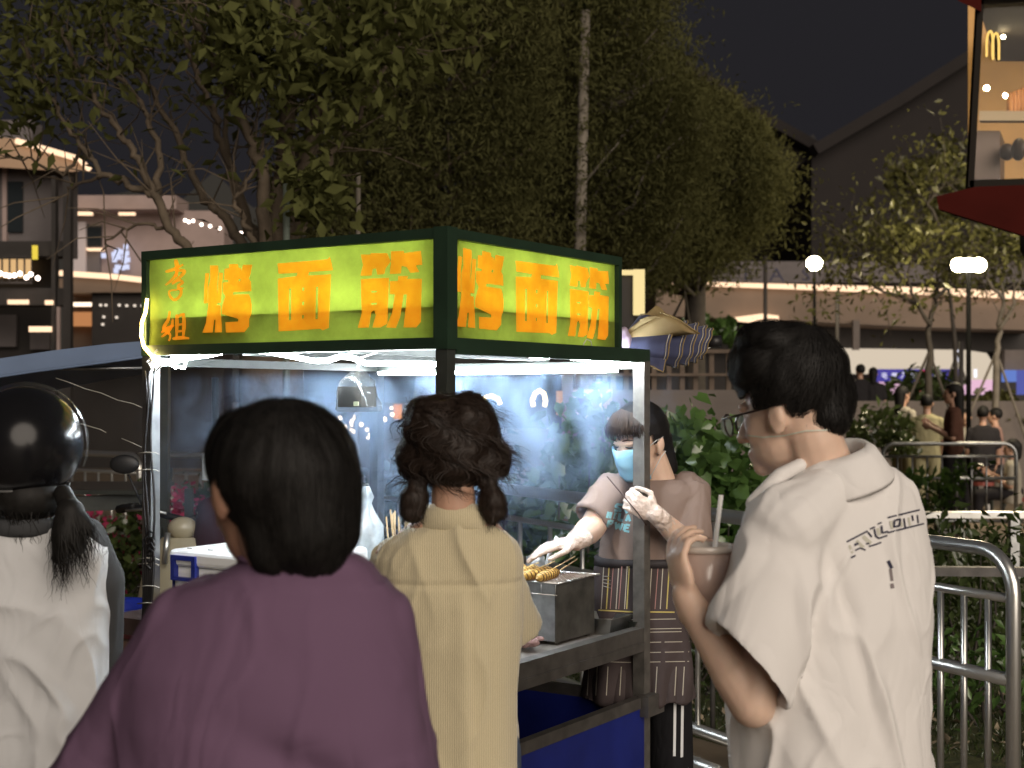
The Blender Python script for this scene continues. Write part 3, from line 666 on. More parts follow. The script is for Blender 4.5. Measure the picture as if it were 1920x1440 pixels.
kpart('interior_wall', mat('kiosk_interior', (.45, .25, .08), .7, noise_s=2, noise_a=.3, emit=((1, .5, .14), .10)), k, (1815, 2200, -10, 340, dK + 1.9, .05)); kpart('ceiling', mat('kiosk_ceiling', (.6, .38, .14), .7, emit=((1, .6, .2), .22)), k, (1840, 2200, -6, 2, dK + .1, 1.8))  # wall and ceiling emit: warm lamplight put into their materials
kpart('floor', kd, k, (1826, 2200, 336, 345, dK + .1, 1.9)); kpart('counter', mat('kiosk_counter', (.12, .07, .04), .5), k, (1826, 1875, 245, 336, dK + 1.0, .5))
kpart('shelf', mat('kiosk_beam', (.6, .45, .25), .6), k, (1836, 2200, 208, 226, dK + .8, .1))
mb = MB().ell(W(1888, 285, dK + .9), (.06, .06, .07)); mb.ell(W(1910, 280, dK + .7), (.05, .1, .09)); mb.build('stool', mat('kiosk_leather', (.06, .035, .02), .4), k, True)
mb = MB()
for a in range(5): mb.ell(W(1895 + a * 7, 200 - a * 3, dK + 1.2), (.03, .05, .12))
mb.build('hanging_chair', mat('kiosk_cane', (.5, .22, .08), .6), k, True)
for x, y, r in ((1881, 69, .016), (1850, 165, .022), (1885, 179, .018), (1930, 90, .02)): MB().ell(W(x, y, dK + .9), r).build('pendant_bulb', emitter('kiosk_bulb', (1, .80, .45), 90), k, True)
mb = MB(); mb.add([W(1756, 368, dK - .9), W(1830, 350, dK - .9), W(2200, 336, dK - .9), W(2200, 520, dK - .9), W(1920, 442, dK - .9), W(1760, 392, dK - .9)] + [W(x, y, dK - .9) + Vector((.04, .1, 0)) for x, y in ((1756, 368), (1830, 350), (2200, 336), (2200, 520), (1920, 442), (1760, 392))],
    [(0, 5, 4, 3, 2, 1), (6, 7, 8, 9, 10, 11)] + [(i, (i + 1) % 6, (i + 1) % 6 + 6, i + 6) for i in range(6)]); mb.build('red_board', kr, k)
kpart('bracket', kd, k, (1912, 2120, 352, 470, dK - .3, .5))

# ---------------------------------------------------------------- floodlights
nearblack = mat('mast_black', (.004, .004, .004), .9, spec=.05)
def flood(px, py, d, heads, label, foot):
    f = empty('floodlight_mast', (W(px, 0, d).x, d, 0), label, 'floodlight')
    MB().tube([(W(px, 0, d).x, d, 0), (W(px, 0, d).x, d, W(0, py + 6, d).z)], .035, 8).build('mast', nearblack, f, True)
    for dx in heads:
        c = W(px + dx, py, d); MB().box(c + Vector((0, .07, 0)), (.011 * d, .1, .009 * d)).build('lamp_head', nearblack, f)
        MB().ell(c, (.0056 * d, .07, .0050 * d), None, 14, 10).build('lamp_lens', emitter('flood_lens', (1, .86, .58), 45), f, True)
    ld = bpy.data.lights.new('flood_lamp', 'POINT'); ld.energy = 0.2 * d * d * len(heads); ld.color = (1, .83, .55); ld.shadow_soft_size = .3
    lo = bpy.data.objects.new('flood_lamp', ld); link(lo); lo.location = W(px, py, d) + Vector((0, -1.3, .1)); return f
flood(1527, 494, 30, (0,), 'single glowing floodlight on a mast above the mall canopy', 0)
flood(1816, 497, 19.6, (-18, 0, 19), 'row of three glowing floodlights over the young trees', 0)
for x, y0, d, lb in ((1435, 480, 32, 'thin dark mast before the canopy beside the roof letter A'), (1570, 545, 30, 'short dark lamp pole with pale cap before the canopy'), (1802, 640, 26, 'thin dark pole crossing the white fascia band')):
    o = MB().tube([(W(x, 0, d).x, d, 0), (W(x, 0, d).x, d, W(0, y0, d).z)], .045, 6).build('thin_mast', wallD, None, True); tag(o, lb, 'pole')
# little lit arches and lamps seen through the smoke
for i, (pts, d, lb) in enumerate((
    ([(1000, 762), (998, 750), (1003, 738), (1012, 732), (1020, 738), (1023, 752), (1021, 762)], 20, 'glowing arch-shaped festoon light seen through the smoke beside the post'),
    ([(905, 752), (912, 744), (922, 742), (934, 748), (938, 758)], 21, 'glowing bowed festoon light behind the girl with braids'))):
    o = MB().tube([W(x, y, d) for x, y in pts], .028, 6).build('festoon_light', emitter('festoon', (1, .75, .35), 3.2), None, True); tag(o, lb, 'light')
for k in range(22):
    x, y = rnd.choice([(705, 775), (712, 790), (740, 770), (655, 790), (665, 800), (700, 812)]); x += rnd.gauss(0, 9); y += rnd.gauss(0, 9)
    o = MB().ell(W(x, y, 22), .028 * rnd.uniform(.7, 1.3), None, 8, 6).build('fairy_bulb', emitter('fairy', (1, .72, .42), 4.5), None, True); tag(o, 'tiny warm fairy bulb beneath the bag hanging from the roof', 'bulb', 'fairy bulbs behind the cart')
o = part('lit_totem', emitter('totem', (.95, .38, .12), .8), None, (738, 752, 758, 786, 22, .2)); tag(o, 'small glowing orange totem behind the smoke', 'sign')
o = part('lit_menu_panel', emitter('menu', (.95, .75, .35), .75), None, (1188, 1209, 505, 590, 12, .08), (1155, 1190, 506, 515, 12, .08)); tag(o, 'glowing pale menu lightbox behind the end of the sign', 'sign')
o = part('booth_back', wallD, None, (1152, 1188, 515, 640, 12.05, .6)); tag(o, 'dark booth side between sign and menu lightbox', 'booth')
# ================================================================ the food cart
C0 = Vector((-.169, 3.6, 0)); CU = Vector((-.839, .544, 0)); CV = Vector((.544, .839, 0)); AL, BL = 1.066, 1.065
def cp(a, b, z): return C0 + CU * a + CV * b + Vector((0, 0, z))
CROT = Matrix((CU, CV, Vector((0, 0, 1)))).transposed()
def onplane(px, py, b=None, a=None):
    """pixel -> point on the cart plane b = const or a = const"""
    d = W(px, py, 1) - Vector((0, 0, CAMZ)); o = Vector((0, 0, CAMZ)); n_ = CV if b is not None else CU; p0 = cp(0, b, 0) if b is not None else cp(a, 0, 0)
    return o + d * ((p0 - o).dot(n_) / d.dot(n_))
def cbox(mb, a0, a1, b0, b1, z0, z1): return mb.box(cp((a0 + a1) / 2, (b0 + b1) / 2, (z0 + z1) / 2), (abs(a1 - a0), abs(b1 - b0), abs(z1 - z0)), CROT)
ZT, ZPT, ZBAR, ZPB, ZB = 2.029, 2.003, 1.826, 1.752, 1.722
SB = .88     # sign length on the short side
cart = empty('food_cart', cp(.5, .5, 0), 'roofed three-wheel snack cart with green lit sign, steel posts and blue tray', 'food cart')
# corner posts
def post_(a, b, z0, z1, m, s=.036): return cbox(MB(), a - s / 2, a + s / 2, b - s / 2, b + s / 2, z0, z1)
post_(0, 0, .34, ZB, None).build('post', darksteel, cart)
post_(AL, 0, .34, ZB + .005, None).build('post', galv, cart)
post_(0, BL, .34, 1.715, None, .040).build('post', mat('stained_post', (.17, .16, .145), .5, .5, noise_s=25, noise_a=.35), cart)
post_(AL, BL, .34, 1.715, None).build('post', galv, cart)
mb = MB(); cbox(mb, -.022, .0225, BL - .021, BL - .0195, .35, 1.70)
# sign box frames
def rail(a0, a1, b0, b1, z0, z1, m=greenpaint, name='sign_rail'): return cbox(MB(), a0, a1, b0, b1, z0, z1).build(name, m, cart)
rail(-.022, .022, -.022, .022, ZB, ZT + .003)                                    # corner upright
rail(.022, AL + .02, -.02, .018, ZPT, ZT); rail(.022, AL + .02, -.02, .018, ZB, ZPB); rail(AL, AL + .02, -.019, .018, ZPB, ZPT)
rail(-.02, .018, .022, SB + .02, ZPT, ZT); rail(-.02, .018, .022, BL + .02, ZB - .012, ZPB); rail(-.019, .018, SB, SB + .02, ZPB, ZPT)
rail(.022, AL, .0025, .02, ZBAR - .007, ZBAR + .007); rail(.0015, .02, .022, SB, ZBAR - .007, ZBAR + .007)
rail(.022, AL - .02, BL - .018, BL + .018, 1.69, 1.715, darksteel, 'roof_beam'); rail(AL - .018, AL + .018, .02, BL - .02, 1.692, 1.717, darksteel, 'roof_beam')
roofm = mat('roof_board', (.055, .05, .04), .7, noise_s=6, noise_a=.15)
cbox(MB(), -.0, AL - .01, .02, BL - .02, 1.742, 1.748).build('roof', roofm, cart)
for z in (0.33, .72): cbox(MB(), z, z + .03, .022, BL - .02, 1.718, 1.741).build('roof_batten', darksteel, cart)
def sign_sheet(name, cd, ct, em=None):
    """thin ribbed sign plastic, a little stained and unevenly faded"""
    m = bpy.data.materials.new(name); m.use_nodes = True; n = m.node_tree; n.nodes.clear(); L = n.links.new; N = n.nodes.new
    tc = N('ShaderNodeTexCoord'); wv = N('ShaderNodeTexWave'); wv.bands_direction = 'Z'; wv.inputs['Scale'].default_value = 110; L(tc.outputs['Object'], wv.inputs['Vector'])
    nz = N('ShaderNodeTexNoise'); nz.inputs['Scale'].default_value = 7; nz.inputs['Detail'].default_value = 7; nz.inputs['Roughness'].default_value = .65; L(tc.outputs['Object'], nz.inputs['Vector'])
    k1 = N('ShaderNodeMapRange'); k1.inputs[3].default_value = .86; k1.inputs[4].default_value = 1.06; L(wv.outputs[1], k1.inputs[0]); k2 = N('ShaderNodeMapRange'); k2.inputs[1].default_value = .3; k2.inputs[2].default_value = .72; k2.inputs[3].default_value = .66; k2.inputs[4].default_value = 1.16; L(nz.outputs[0], k2.inputs[0])
    mu = N('ShaderNodeMath'); mu.operation = 'MULTIPLY'; L(k1.outputs[0], mu.inputs[0]); L(k2.outputs[0], mu.inputs[1]); acc = None
    for typ, c in (('ShaderNodeBsdfDiffuse', cd), ('ShaderNodeBsdfTranslucent', ct)) + ((('ShaderNodeEmission', em),) if em else ()):
        b_ = N(typ); vm = N('ShaderNodeVectorMath'); vm.operation = 'SCALE'; vm.inputs[0].default_value = c; L(mu.outputs[0], vm.inputs['Scale']); L(vm.outputs[0], b_.inputs[0])
        if acc is None: acc = b_.outputs[0]
        else: a_ = N('ShaderNodeAddShader'); L(acc, a_.inputs[0]); L(b_.outputs[0], a_.inputs[1]); acc = a_.outputs[0]
    o_ = N('ShaderNodeOutputMaterial'); L(acc, o_.inputs[0]); return m
film = sign_sheet('green_sign_film', (.12, .15, .03), (.36, .48, .07))
vinyl = sign_sheet('orange_vinyl', (.40, .12, .01), (1.0, .5, .12), (.36, .115, .004))  # letters also emit, standing in for backlight the film holds back
refl = mat('white_reflector', (.8, .8, .8), .6)
# long panel (b = -.004) and short panel (a = -.004)
def panel(pts, name='sign_panel'): return mesh(name, pts, [(0, 1, 2, 3)], film, cart)
sag = [cp(a_, -.004 + .0035 * math.sin(a_ * 9), 0) for a_ in np.linspace(.022, AL, 40)]
mb = MB(); mb.loft([[p + Vector((0, 0, ZPB + (ZPT - ZPB) * k / 12)) - CV * (.002 * math.sin(k * .7 + i * .35)) for k in range(13)] for i, p in enumerate(sag)], cap=False, closed=False)
pl1 = mb.build('sign_panel', film, cart, True)
sag2 = [cp(-.004 + .002 * math.sin(b_ * 11), b_, 0) for b_ in np.linspace(.022, SB, 34)]
mb = MB(); mb.loft([[p + Vector((0, 0, ZPB + (ZPT - ZPB) * k / 12)) for k in range(13)] for p in sag2], cap=False, closed=False)
pl2 = mb.build('sign_panel', film, cart, True)
cbox(MB(), .022, AL, .085, .09, ZPB, ZPT).build('back_board', refl, cart); cbox(MB(), .085, .09, .092, SB, ZPB, ZPT).build('back_board', refl, cart)
cbox(MB(), .022, AL, .022, .084, ZBAR - .004, ZBAR + .002).build('light_baffle', refl, cart); cbox(MB(), .022, .084, .094, SB, ZBAR - .004, ZBAR + .002).build('light_baffle', refl, cart)  # unseen shelf added behind the bar to keep the lower band dim
led_in = emitter('sign_led', (.95, 1.0, .75), 5.8)
def ledtube(pts, r, m, name='led_strip', n=6): return MB().tube(pts, r, n).build(name, m, cart, True)
ledtube([cp(.05, .045, ZBAR + .022), cp(AL - .04, .045, ZBAR + .022)], .006, led_in); ledtube([cp(.05, .05, ZPT - .008), cp(AL - .06, .05, ZPT - .008)], .005, led_in)
ledtube([cp(.045, .11, ZBAR + .022), cp(.045, SB - .04, ZBAR + .022)], .006, led_in); ledtube([cp(.05, .1, ZPT - .008), cp(.05, SB - .03, ZPT - .008)], .005, led_in)
ledtube([cp(SB - .2, .05, ZPB + .01), cp(.06, .05, ZPB + .01)], .0035, emitter('sign_led_dim', (.95, 1, .8), 5)); ledtube([cp(.05, .1, ZPB + .01), cp(.05, SB - .1, ZPB + .01)], .0035, MAT['sign_led_dim'])

# ---- characters of the sign, outlined from the photograph onto the panel
def A_(l): return [(240 + x * .19443, 440 + y * .19443) for x, y in l]      # crop A -> photo pixel
def B_(l): return [(240 + x * .32292, 400 + y * .32292) for x, y in l]
KAO = [[A_([(748, 372), (782, 374), (770, 470), (768, 660), (732, 662), (735, 520)])],
       [A_([(790, 298), (868, 298), (872, 360), (862, 440), (858, 520), (868, 600), (858, 680), (892, 682), (896, 760), (905, 940), (838, 942), (845, 820), (830, 820), (815, 942), (718, 945), (750, 860), (775, 690), (774, 600), (777, 500), (795, 440)])],
       [A_([(880, 365), (915, 372), (905, 480), (895, 655), (862, 655), (865, 560)])],
       [A_([(975, 285), (1060, 285), (1065, 320), (1088, 322), (1092, 355), (1110, 292), (1198, 290), (1180, 380), (1165, 425), (1185, 455), (1190, 545), (1015, 552), (1010, 580), (1165, 575), (1180, 610), (1192, 675), (1190, 760), (1168, 810), (1166, 885), (1120, 940), (945, 942), (940, 845), (1065, 838), (1066, 812), (905, 765), (903, 710), (940, 590), (915, 555), (915, 465), (972, 455), (968, 437), (930, 435), (932, 330), (975, 325)]), A_([(1070, 425), (1088, 425), (1085, 450), (1062, 450)])]]
MIAN = [[B_([(868, 292), (1160, 268), (1172, 252), (1190, 330), (1050, 340), (1045, 362), (1178, 355), (1165, 665), (1128, 680), (1120, 670), (875, 685), (870, 380), (980, 365), (985, 345), (875, 350)]),
         B_([(935, 435), (948, 435), (948, 620), (933, 622)]), B_([(1012, 430), (1025, 430), (1025, 450), (1010, 450)]), B_([(1012, 512), (1024, 512), (1024, 532), (1010, 532)]), B_([(1092, 425), (1104, 425), (1102, 615), (1088, 617)]), B_([(1010, 590), (1022, 590), (1020, 612), (1010, 612)])]]
JIN = [[B_([(1352, 240), (1408, 240), (1410, 232), (1505, 232), (1525, 280), (1495, 320), (1488, 352), (1448, 356), (1440, 318), (1420, 322), (1415, 360), (1350, 362), (1365, 300)])],
       [B_([(1527, 222), (1600, 218), (1602, 232), (1700, 218), (1708, 298), (1670, 302), (1690, 340), (1640, 345), (1618, 310), (1588, 305), (1585, 348), (1520, 352), (1527, 290)])],
       [B_([(1352, 382), (1515, 375), (1505, 640), (1465, 662), (1420, 662), (1440, 590), (1430, 560), (1412, 575), (1398, 662), (1335, 665), (1358, 580)]), B_([(1412, 450), (1445, 448), (1445, 460), (1412, 462)]), B_([(1412, 520), (1445, 518), (1445, 530), (1412, 532)])],
       [B_([(1520, 395), (1568, 393), (1570, 365), (1625, 365), (1620, 382), (1705, 380), (1700, 630), (1672, 662), (1600, 662), (1612, 560), (1620, 470), (1600, 470), (1580, 600), (1555, 665), (1500, 662), (1535, 575), (1550, 470), (1520, 468)])]]
def char_mesh(polys3d, name='character'):
    """polys3d: list of [outer, hole...] in world points"""
    mb = MB()
    for loops in polys3d:
        flat = [p for l in loops for p in l]; tr = tessellate_polygon(loops); mb.add(flat, [tuple(t) for t in tr])
    return mb.build(name, vinyl, cart)
BF = -.0115
for ch in (KAO, MIAN, JIN): char_mesh([[[onplane(x, y, b=BF) for x, y in lp] for lp in poly] for poly in ch])
# the same three on the short side, fitted to their own boxes there (b, z ranges from the photo)
def crop2(x, y): return (780 + x * .32292, 400 + y * .32292)
for ch, (l, r, t0, b0) in zip((KAO, MIAN, JIN), ((228, 512, 216, 672), (578, 832, 275, 700), (882, 1120, 312, 728))):
    P3 = [[[onplane(x, y, b=BF) for x, y in lp] for lp in poly] for poly in ch]
    al = [((p - C0).dot(CU), p.z) for poly in P3 for lp in poly for p in lp]; a0, a1 = max(k[0] for k in al), min(k[0] for k in al); z0, z1 = min(k[1] for k in al), max(k[1] for k in al)
    bl = (onplane(*crop2(l, 400), a=BF) - C0).dot(CV); br = (onplane(*crop2(r, 400), a=BF) - C0).dot(CV)
    zt = onplane(*crop2((l + r) / 2, t0), a=BF).z; zb = onplane(*crop2((l + r) / 2, b0), a=BF).z
    f2 = lambda p: cp(BF, bl + (br - bl) * (((p - C0).dot(CU) - a0) / (a1 - a0)), zb + (zt - zb) * ((p.z - z0) / (z1 - z0)))
    char_mesh([[[f2(p) for p in lp] for lp in poly] for poly in P3])
# brush-written name at the far end
def ribbon2d(pts, wd):
    out = []; n_ = len(pts)
    sm = []
    for i in range(n_ - 1):
        p0, p1, p2, p3 = (Vector(pts[max(0, i - 1)]), Vector(pts[i]), Vector(pts[i + 1]), Vector(pts[min(n_ - 1, i + 2)]))
        for k in range(5):
            t_ = k / 5; sm.append(.5 * ((2 * p1) + (p2 - p0) * t_ + (2 * p0 - 5 * p1 + 4 * p2 - p3) * t_ ** 2 + (3 * p1 - p0 - 3 * p2 + p3) * t_ ** 3))
    sm.append(Vector(pts[-1])); N = len(sm); L_, R_ = [], []
    for i, p in enumerate(sm):
        t_ = (sm[min(i + 1, N - 1)] - sm[max(i - 1, 0)]).normalized(); nn = Vector((-t_.y, t_.x)); f_ = i / (N - 1)
        ww = wd * (.55 + .45 * math.sin(math.pi * min(1, f_ * 1.15))) / 2; L_.append(p + nn * ww); R_.append(p - nn * ww)
    return L_, R_
def brush(strokes, name, to3d, m, parent):
    mb = MB()
    for i, (pts, wd) in enumerate(strokes):
        L_, R_ = ribbon2d(pts, wd); n_ = len(L_); vs_ = [to3d(*p, i) for p in L_] + [to3d(*p, i) for p in R_]
        mb.add(vs_, [(k, k + 1, n_ + k + 1, n_ + k) for k in range(n_ - 1)])
    return mb.build(name, m, parent)
toA = lambda x, y, i: onplane(240 + x * .19443, 440 + y * .19443, b=BF - .0012 * i * .25)
brush([([(362, 358), (440, 335), (532, 288)], 30), ([(456, 240), (472, 300), (466, 410)], 42), ([(478, 355), (430, 430), (362, 487)], 26), ([(476, 345), (546, 352), (500, 410), (425, 470)], 30), ([(425, 478), (490, 440), (528, 462), (482, 496), (512, 540), (500, 592), (448, 630), (404, 590), (400, 545), (460, 532), (534, 515)], 26)], 'character', toA, vinyl, cart)
brush([([(402, 738), (388, 820), (345, 905), (405, 965), (395, 1025)], 30), ([(432, 812), (418, 890), (360, 960), (322, 985)], 28), ([(322, 945), (380, 900), (445, 875)], 26), ([(470, 770), (472, 860), (468, 1000)], 34), ([(470, 795), (510, 775), (545, 765)], 28), ([(536, 760), (540, 880), (530, 1000)], 36), ([(480, 870), (530, 862)], 20), ([(480, 935), (530, 925)], 20), ([(430, 1005), (510, 995), (590, 1000)], 34)], 'character', toA, vinyl, cart)
# ---- table, tray and wheels
board = mat('worn_table_board', (.20, .18, .16), .5, noise_s=12, noise_a=.3)
ironrail = mat('sooty_iron', (.10, .092, .085), .5, .3, noise_s=18, noise_a=.35)
cbox(MB(), .02, AL - .02, .02, BL - .02, .845, .862).build('table_top', board, cart)
for a0, a1, b0, b1 in ((-.018, .02, .02, BL - .022), (AL - .02, AL + .016, .02, BL - .02), (.02, AL - .02, -.017, .02), (.02, AL - .02, BL - .018, BL + .018)):
    cbox(MB(), a0, a1, b0, b1, .80, .875).build('table_rail', ironrail, cart)
cbox(MB(), -.022, -.0185, .02, BL - .022, .802, .83).build('table_lip', ironrail, cart)
for a0, a1, b0, b1 in ((-.02, .0, .02, BL - .02), (AL, AL + .02, .02, BL - .02), (.02, AL - .02, -.02, -.0), (.02, AL - .02, BL, BL + .02)):
    cbox(MB(), a0, a1, b0, b1, .335, .625).build('tray_wall', bluepl, cart); cbox(MB(), a0 - .004, a1 + .004, b0, b1, .625, .66).build('tray_rim', ironrail, cart)
cbox(MB(), 0, AL, 0, BL, .31, .335).build('tray_floor', ironrail, cart)
cbox(MB(), -.05, -.01, BL - .05, BL + .06, .60, .665).build('corner_bracket', ironrail, cart)
def wheel(c, ax):
    mb = MB(); ax = ax.normalized(); a = Vector((0, 0, 1)); b_ = ax.cross(a); n_ = 28; ring = [c + (a * math.cos(2 * math.pi * k / n_) + b_ * math.sin(2 * math.pi * k / n_)) * .21 for k in range(n_ + 1)]
    mb.tube(ring, .032, 8, False); w_ = mb.build('wheel', rubber, cart, True); mb = MB().tube([c - ax * .04, c + ax * .04], .03, 10)
    for k in range(8): q = a * math.cos(math.pi * k / 4) + b_ * math.sin(math.pi * k / 4); mb.tube([c, c + q * .19], .006, 5)
    mb.build('rim', steel, w_)
wheel(cp(.5, -.09, .242), CV); wheel(cp(.5, BL + .09, .242), CV); wheel(cp(AL + .75, .5, .242), CV)
mb = MB(); mb.tube([cp(.5, -.09, .242), cp(.5, BL + .09, .242)], .02); mb.tube([cp(.5, .3, .31), cp(.5, .3, .24)], .02); mb.tube([cp(.5, .8, .31), cp(.5, .8, .24)], .02); mb.tube([cp(AL, .5, .32), cp(AL + .45, .5, .33), cp(AL + .7, .5, .5)], .022); mb.build('axle', darksteel, cart, True)
# ---- LED strips under the roof edge, the warm coil at the far end
led_w = emitter('white_led', (.86, .94, 1.0), 165)
wave = [(318, 682), (345, 672), (385, 667), (420, 660), (450, 657), (500, 660), (545, 668), (590, 677), (615, 676), (640, 668), (665, 672), (685, 681), (740, 681), (818, 683)]
ledtube([onplane(x, y, b=.045) for x, y in wave], .0065, led_w)
wave2 = [(880, 657), (950, 660), (985, 666), (1010, 672), (1040, 668), (1085, 673), (1130, 678), (1195, 686)]
ledtube([onplane(x, y, a=.03) for x, y in wave2], .0055, led_w)
ledtube([cp(.06, BL - .05, 1.685), cp(.5, BL - .05, 1.683), cp(AL - .05, BL - .05, 1.685)], .0055, led_w)
ledtube([onplane(x, y, b=.03) for x, y in ((330, 690), (320, 680), (335, 668), (350, 676), (345, 690), (325, 686), (322, 672), (348, 666))], .004, led_w)
coil = [onplane(x, y, b=-.03) for x, y in ((276, 560), (273, 585), (266, 605), (265, 630), (270, 650), (282, 664), (298, 672))]
ledtube(coil, .0048, emitter('warm_led', (1.0, .72, .26), 30))
ledtube([onplane(x, y, b=-.034) for x, y in ((276, 560), (273, 585), (266, 605), (265, 630), (270, 650), (282, 664), (298, 672))], .0066, translucent('amber_sleeve', (1, .8, .4), .2, .3, .1, hole=.6), 'led_sleeve')
wirem = mat('white_wire', (.6, .6, .55), .5)
mb = MB()
for k in range(5): mb.tube([onplane(286 + rnd.gauss(0, 5), 668 + rnd.gauss(0, 5), b=-.028), onplane(282 + rnd.gauss(0, 7), 678 + rnd.gauss(0, 4), b=-.034), onplane(292 + rnd.gauss(0, 5), 684 + rnd.gauss(0, 4), b=-.026), onplane(288, 700, b=-.022)], .0028, 5)
mb.build('wire_knot', wirem, cart, True)
# cables tied to the far post
mb = MB()
for k, off in enumerate((-8, -5, 6)):
    pts = [onplane(280 + off + 4 * math.sin(i * .9 + k), 695 + i * 40, b=-.026 - .004 * k) for i in range(9)]; mb.tube(pts, .0035, 5)
pts = [onplane(281 + 9 * math.sin(i * 1.1), 1005 + 16 * math.cos(i * 1.1) + i * 2, b=-.03 - .0006 * i) for i in range(24)]; mb.tube(pts, .004, 5)
for k in range(6): mb.tube([onplane(270 + k * 3.4, 1010, b=-.03), onplane(268 + k * 4, 1060, b=-.036), onplane(270 + k * 3, 1110, b=-.03), onplane(266 + k * 2, 1230, b=-.026)], .0048, 5)
mb.build('cable', black, cart, True)
mb = MB()
for y in (848, 880, 1046, 1056, 1130, 1098): mb.tube([onplane(258, y + 2, b=-.03), onplane(276, y, b=-.042), onplane(292, y + 1, b=-.03), onplane(298, y + 4, b=-.03)], .0018, 4)
mb.build('cable_tie', wirem, cart, True)
# loose wires curling under the short sign
mb = MB(); mb.tube([onplane(x, y, a=-.014) for x, y in ((1096, 655), (1094, 645), (1100, 636), (1108, 640), (1110, 652))], .0016, 4); mb.tube([onplane(x, y, a=-.0) for x, y in ((1160, 694), (1162, 686), (1166, 682))], .0014, 4); mb.build('loose_wire', wirem, cart, True)

# ---------------------------------------------------------------- things on and in the cart
# grill box with wire mesh
gx = lambda px, py, z: None
ga0, ga1, gb0, gb1 = .05, .42, .42, .84
def onz(px, py, z):
    d = (CAMZ - z) * F / (py - HY); return W(px, py, d)
gc = onz(1045, 1232, .862)
gp = [onz(962, 1222, .862)]
kz0, kz1 = .862, 1.045
# corners solved from the photo: near corner 1040, right 1112
def at_cart(px, a):       # point with px column on cart line a = const -> b
    k = (px - 960) / F; return (k * (C0.y + CU.y * a) - (C0.x + CU.x * a)) / (CV.x - k * CV.y)
bn = at_cart(1040, .085); br_ = at_cart(1113, .085)
grill = empty('charcoal_grill', cp(.25, (bn + br_) / 2, .862), 'worn steel charcoal grill box topped with a wire rack', 'grill')
gs_ = mat('scratched_sheet', (.40, .42, .43), .42, .85, noise_s=26, noise_a=.3); gd_ = mat('soot_and_shade_sheet', (.09, .085, .075), .6, .5, noise_s=22, noise_a=.4)
mb = MB()
for (a0, a1, b0, b1) in ((.085, .088, bn, br_), (.44, .443, bn, br_), (.088, .44, bn, bn + .003), (.088, .44, br_ - .003, br_)): cbox(mb, a0, a1, b0, b1, .874, kz1)
mb.build('box', gs_, grill)
cbox(MB(), .082, .0845, bn, br_, .87, kz1 - .002).build('shade_plate', gd_, grill); cbox(MB(), .088, .44, bn + .003, br_ - .003, .95, .955).build('ash_pan', gd_, grill)  # shade of the end face put into a dark plate; ash pan is sooty
for b_ in (bn + .02, br_ - .03):
    for a_ in (.09, .41): cbox(MB(), a_, a_ + .03, b_, b_ + .015, .862, .876).build('foot', gd_, grill)
coal = mat('glowing_charcoal', (.03, .025, .022), .9, noise_s=50, noise_a=.5, emit=((1, .16, .02), .35))
mb = MB()
for i in range(60): mb.ell(cp(rnd.uniform(.1, .43), rnd.uniform(bn + .02, br_ - .02), .968 + rnd.uniform(0, .02)), (rnd.uniform(.012, .024),) * 3, None, 6, 4)
o = mb.build('charcoal', coal, grill); o['kind'] = 'stuff'
mb = MB(); zk = kz1 + .004
for i in range(22): a_ = .07 + .39 * i / 21; mb.tube([cp(a_, bn - .012, zk), cp(a_, br_ + .012, zk)], .0013, 4)
for i in range(12): b_ = bn - .012 + (br_ - bn + .024) * i / 11; mb.tube([cp(.07, b_, zk + .002), cp(.46, b_, zk + .002)], .0013, 4)
mb.tube([cp(.07, bn - .012, zk), cp(.07, br_ + .012, zk), cp(.46, br_ + .012, zk), cp(.46, bn - .012, zk), cp(.07, bn - .012, zk)], .0024, 5)
for i in range(7): a_ = .075 + .05 * i; mb.tube([cp(a_, bn - .012, zk), cp(a_, bn - .013, zk - .035)], .0013, 4)   # rack flange bent over the side
mb.tube([cp(.07, bn - .012, zk - .035), cp(.46, bn - .013, zk - .035)], .0018, 4)
for i in range(4): b_ = br_ - .01 + .012; mb.tube([cp(.06 - .0 * i, br_ + .012, zk - .01 * i - .004), cp(.04, br_ + .03, zk - .012 * i - .006)], .0012, 4)
mb.build('wire_rack', steel, grill, True)
# gluten skewers: spiral cut rolls on bamboo sticks
glut = mat('grilled_gluten', (.58, .36, .09), .5, noise_s=70, noise_a=.25)
char_ = mat('char_groove', (.12, .06, .02), .7)
def skewer(p0, p1, tail, label):
    ax = (p1 - p0); L = ax.length; t_ = ax.normalized()
    e = empty('gluten_skewer', p0.lerp(p1, .5), label, 'skewer', 'gluten rolls on the wire rack')
    mb = MB(); pts = []; rs = []
    for i in range(73):
        f_ = i / 72; r = .0165 * (1 - .55 * abs(2 * f_ - 1) ** 4); r *= .80 + .20 * abs(math.sin(math.pi * f_ * 9)) ** .6; pts.append(p0 + t_ * L * f_); rs.append(max(r, .004))
    mb.tube(pts, rs, 12); mb.build('roll', glut, e, True)
    a = t_.orthogonal().normalized(); b_ = t_.cross(a); hel = []
    for i in range(120):
        f_ = .04 + .92 * i / 119; th = math.pi * 2 * f_ * 9; r = .0165 * (1 - .55 * abs(2 * f_ - 1) ** 4) * .86; hel.append(p0 + t_ * L * f_ + (a * math.cos(th) + b_ * math.sin(th)) * r)
    MB().tube(hel, .0022, 4).build('groove', char_, e, True)
    MB().tube([p0 - t_ * .01, p1, p1 + (tail - p1) * 1.0], .0022, 5).build('stick', wood, e, True)
zs = zk + .019
def gpt(px, py): return onz(px, py, zs)
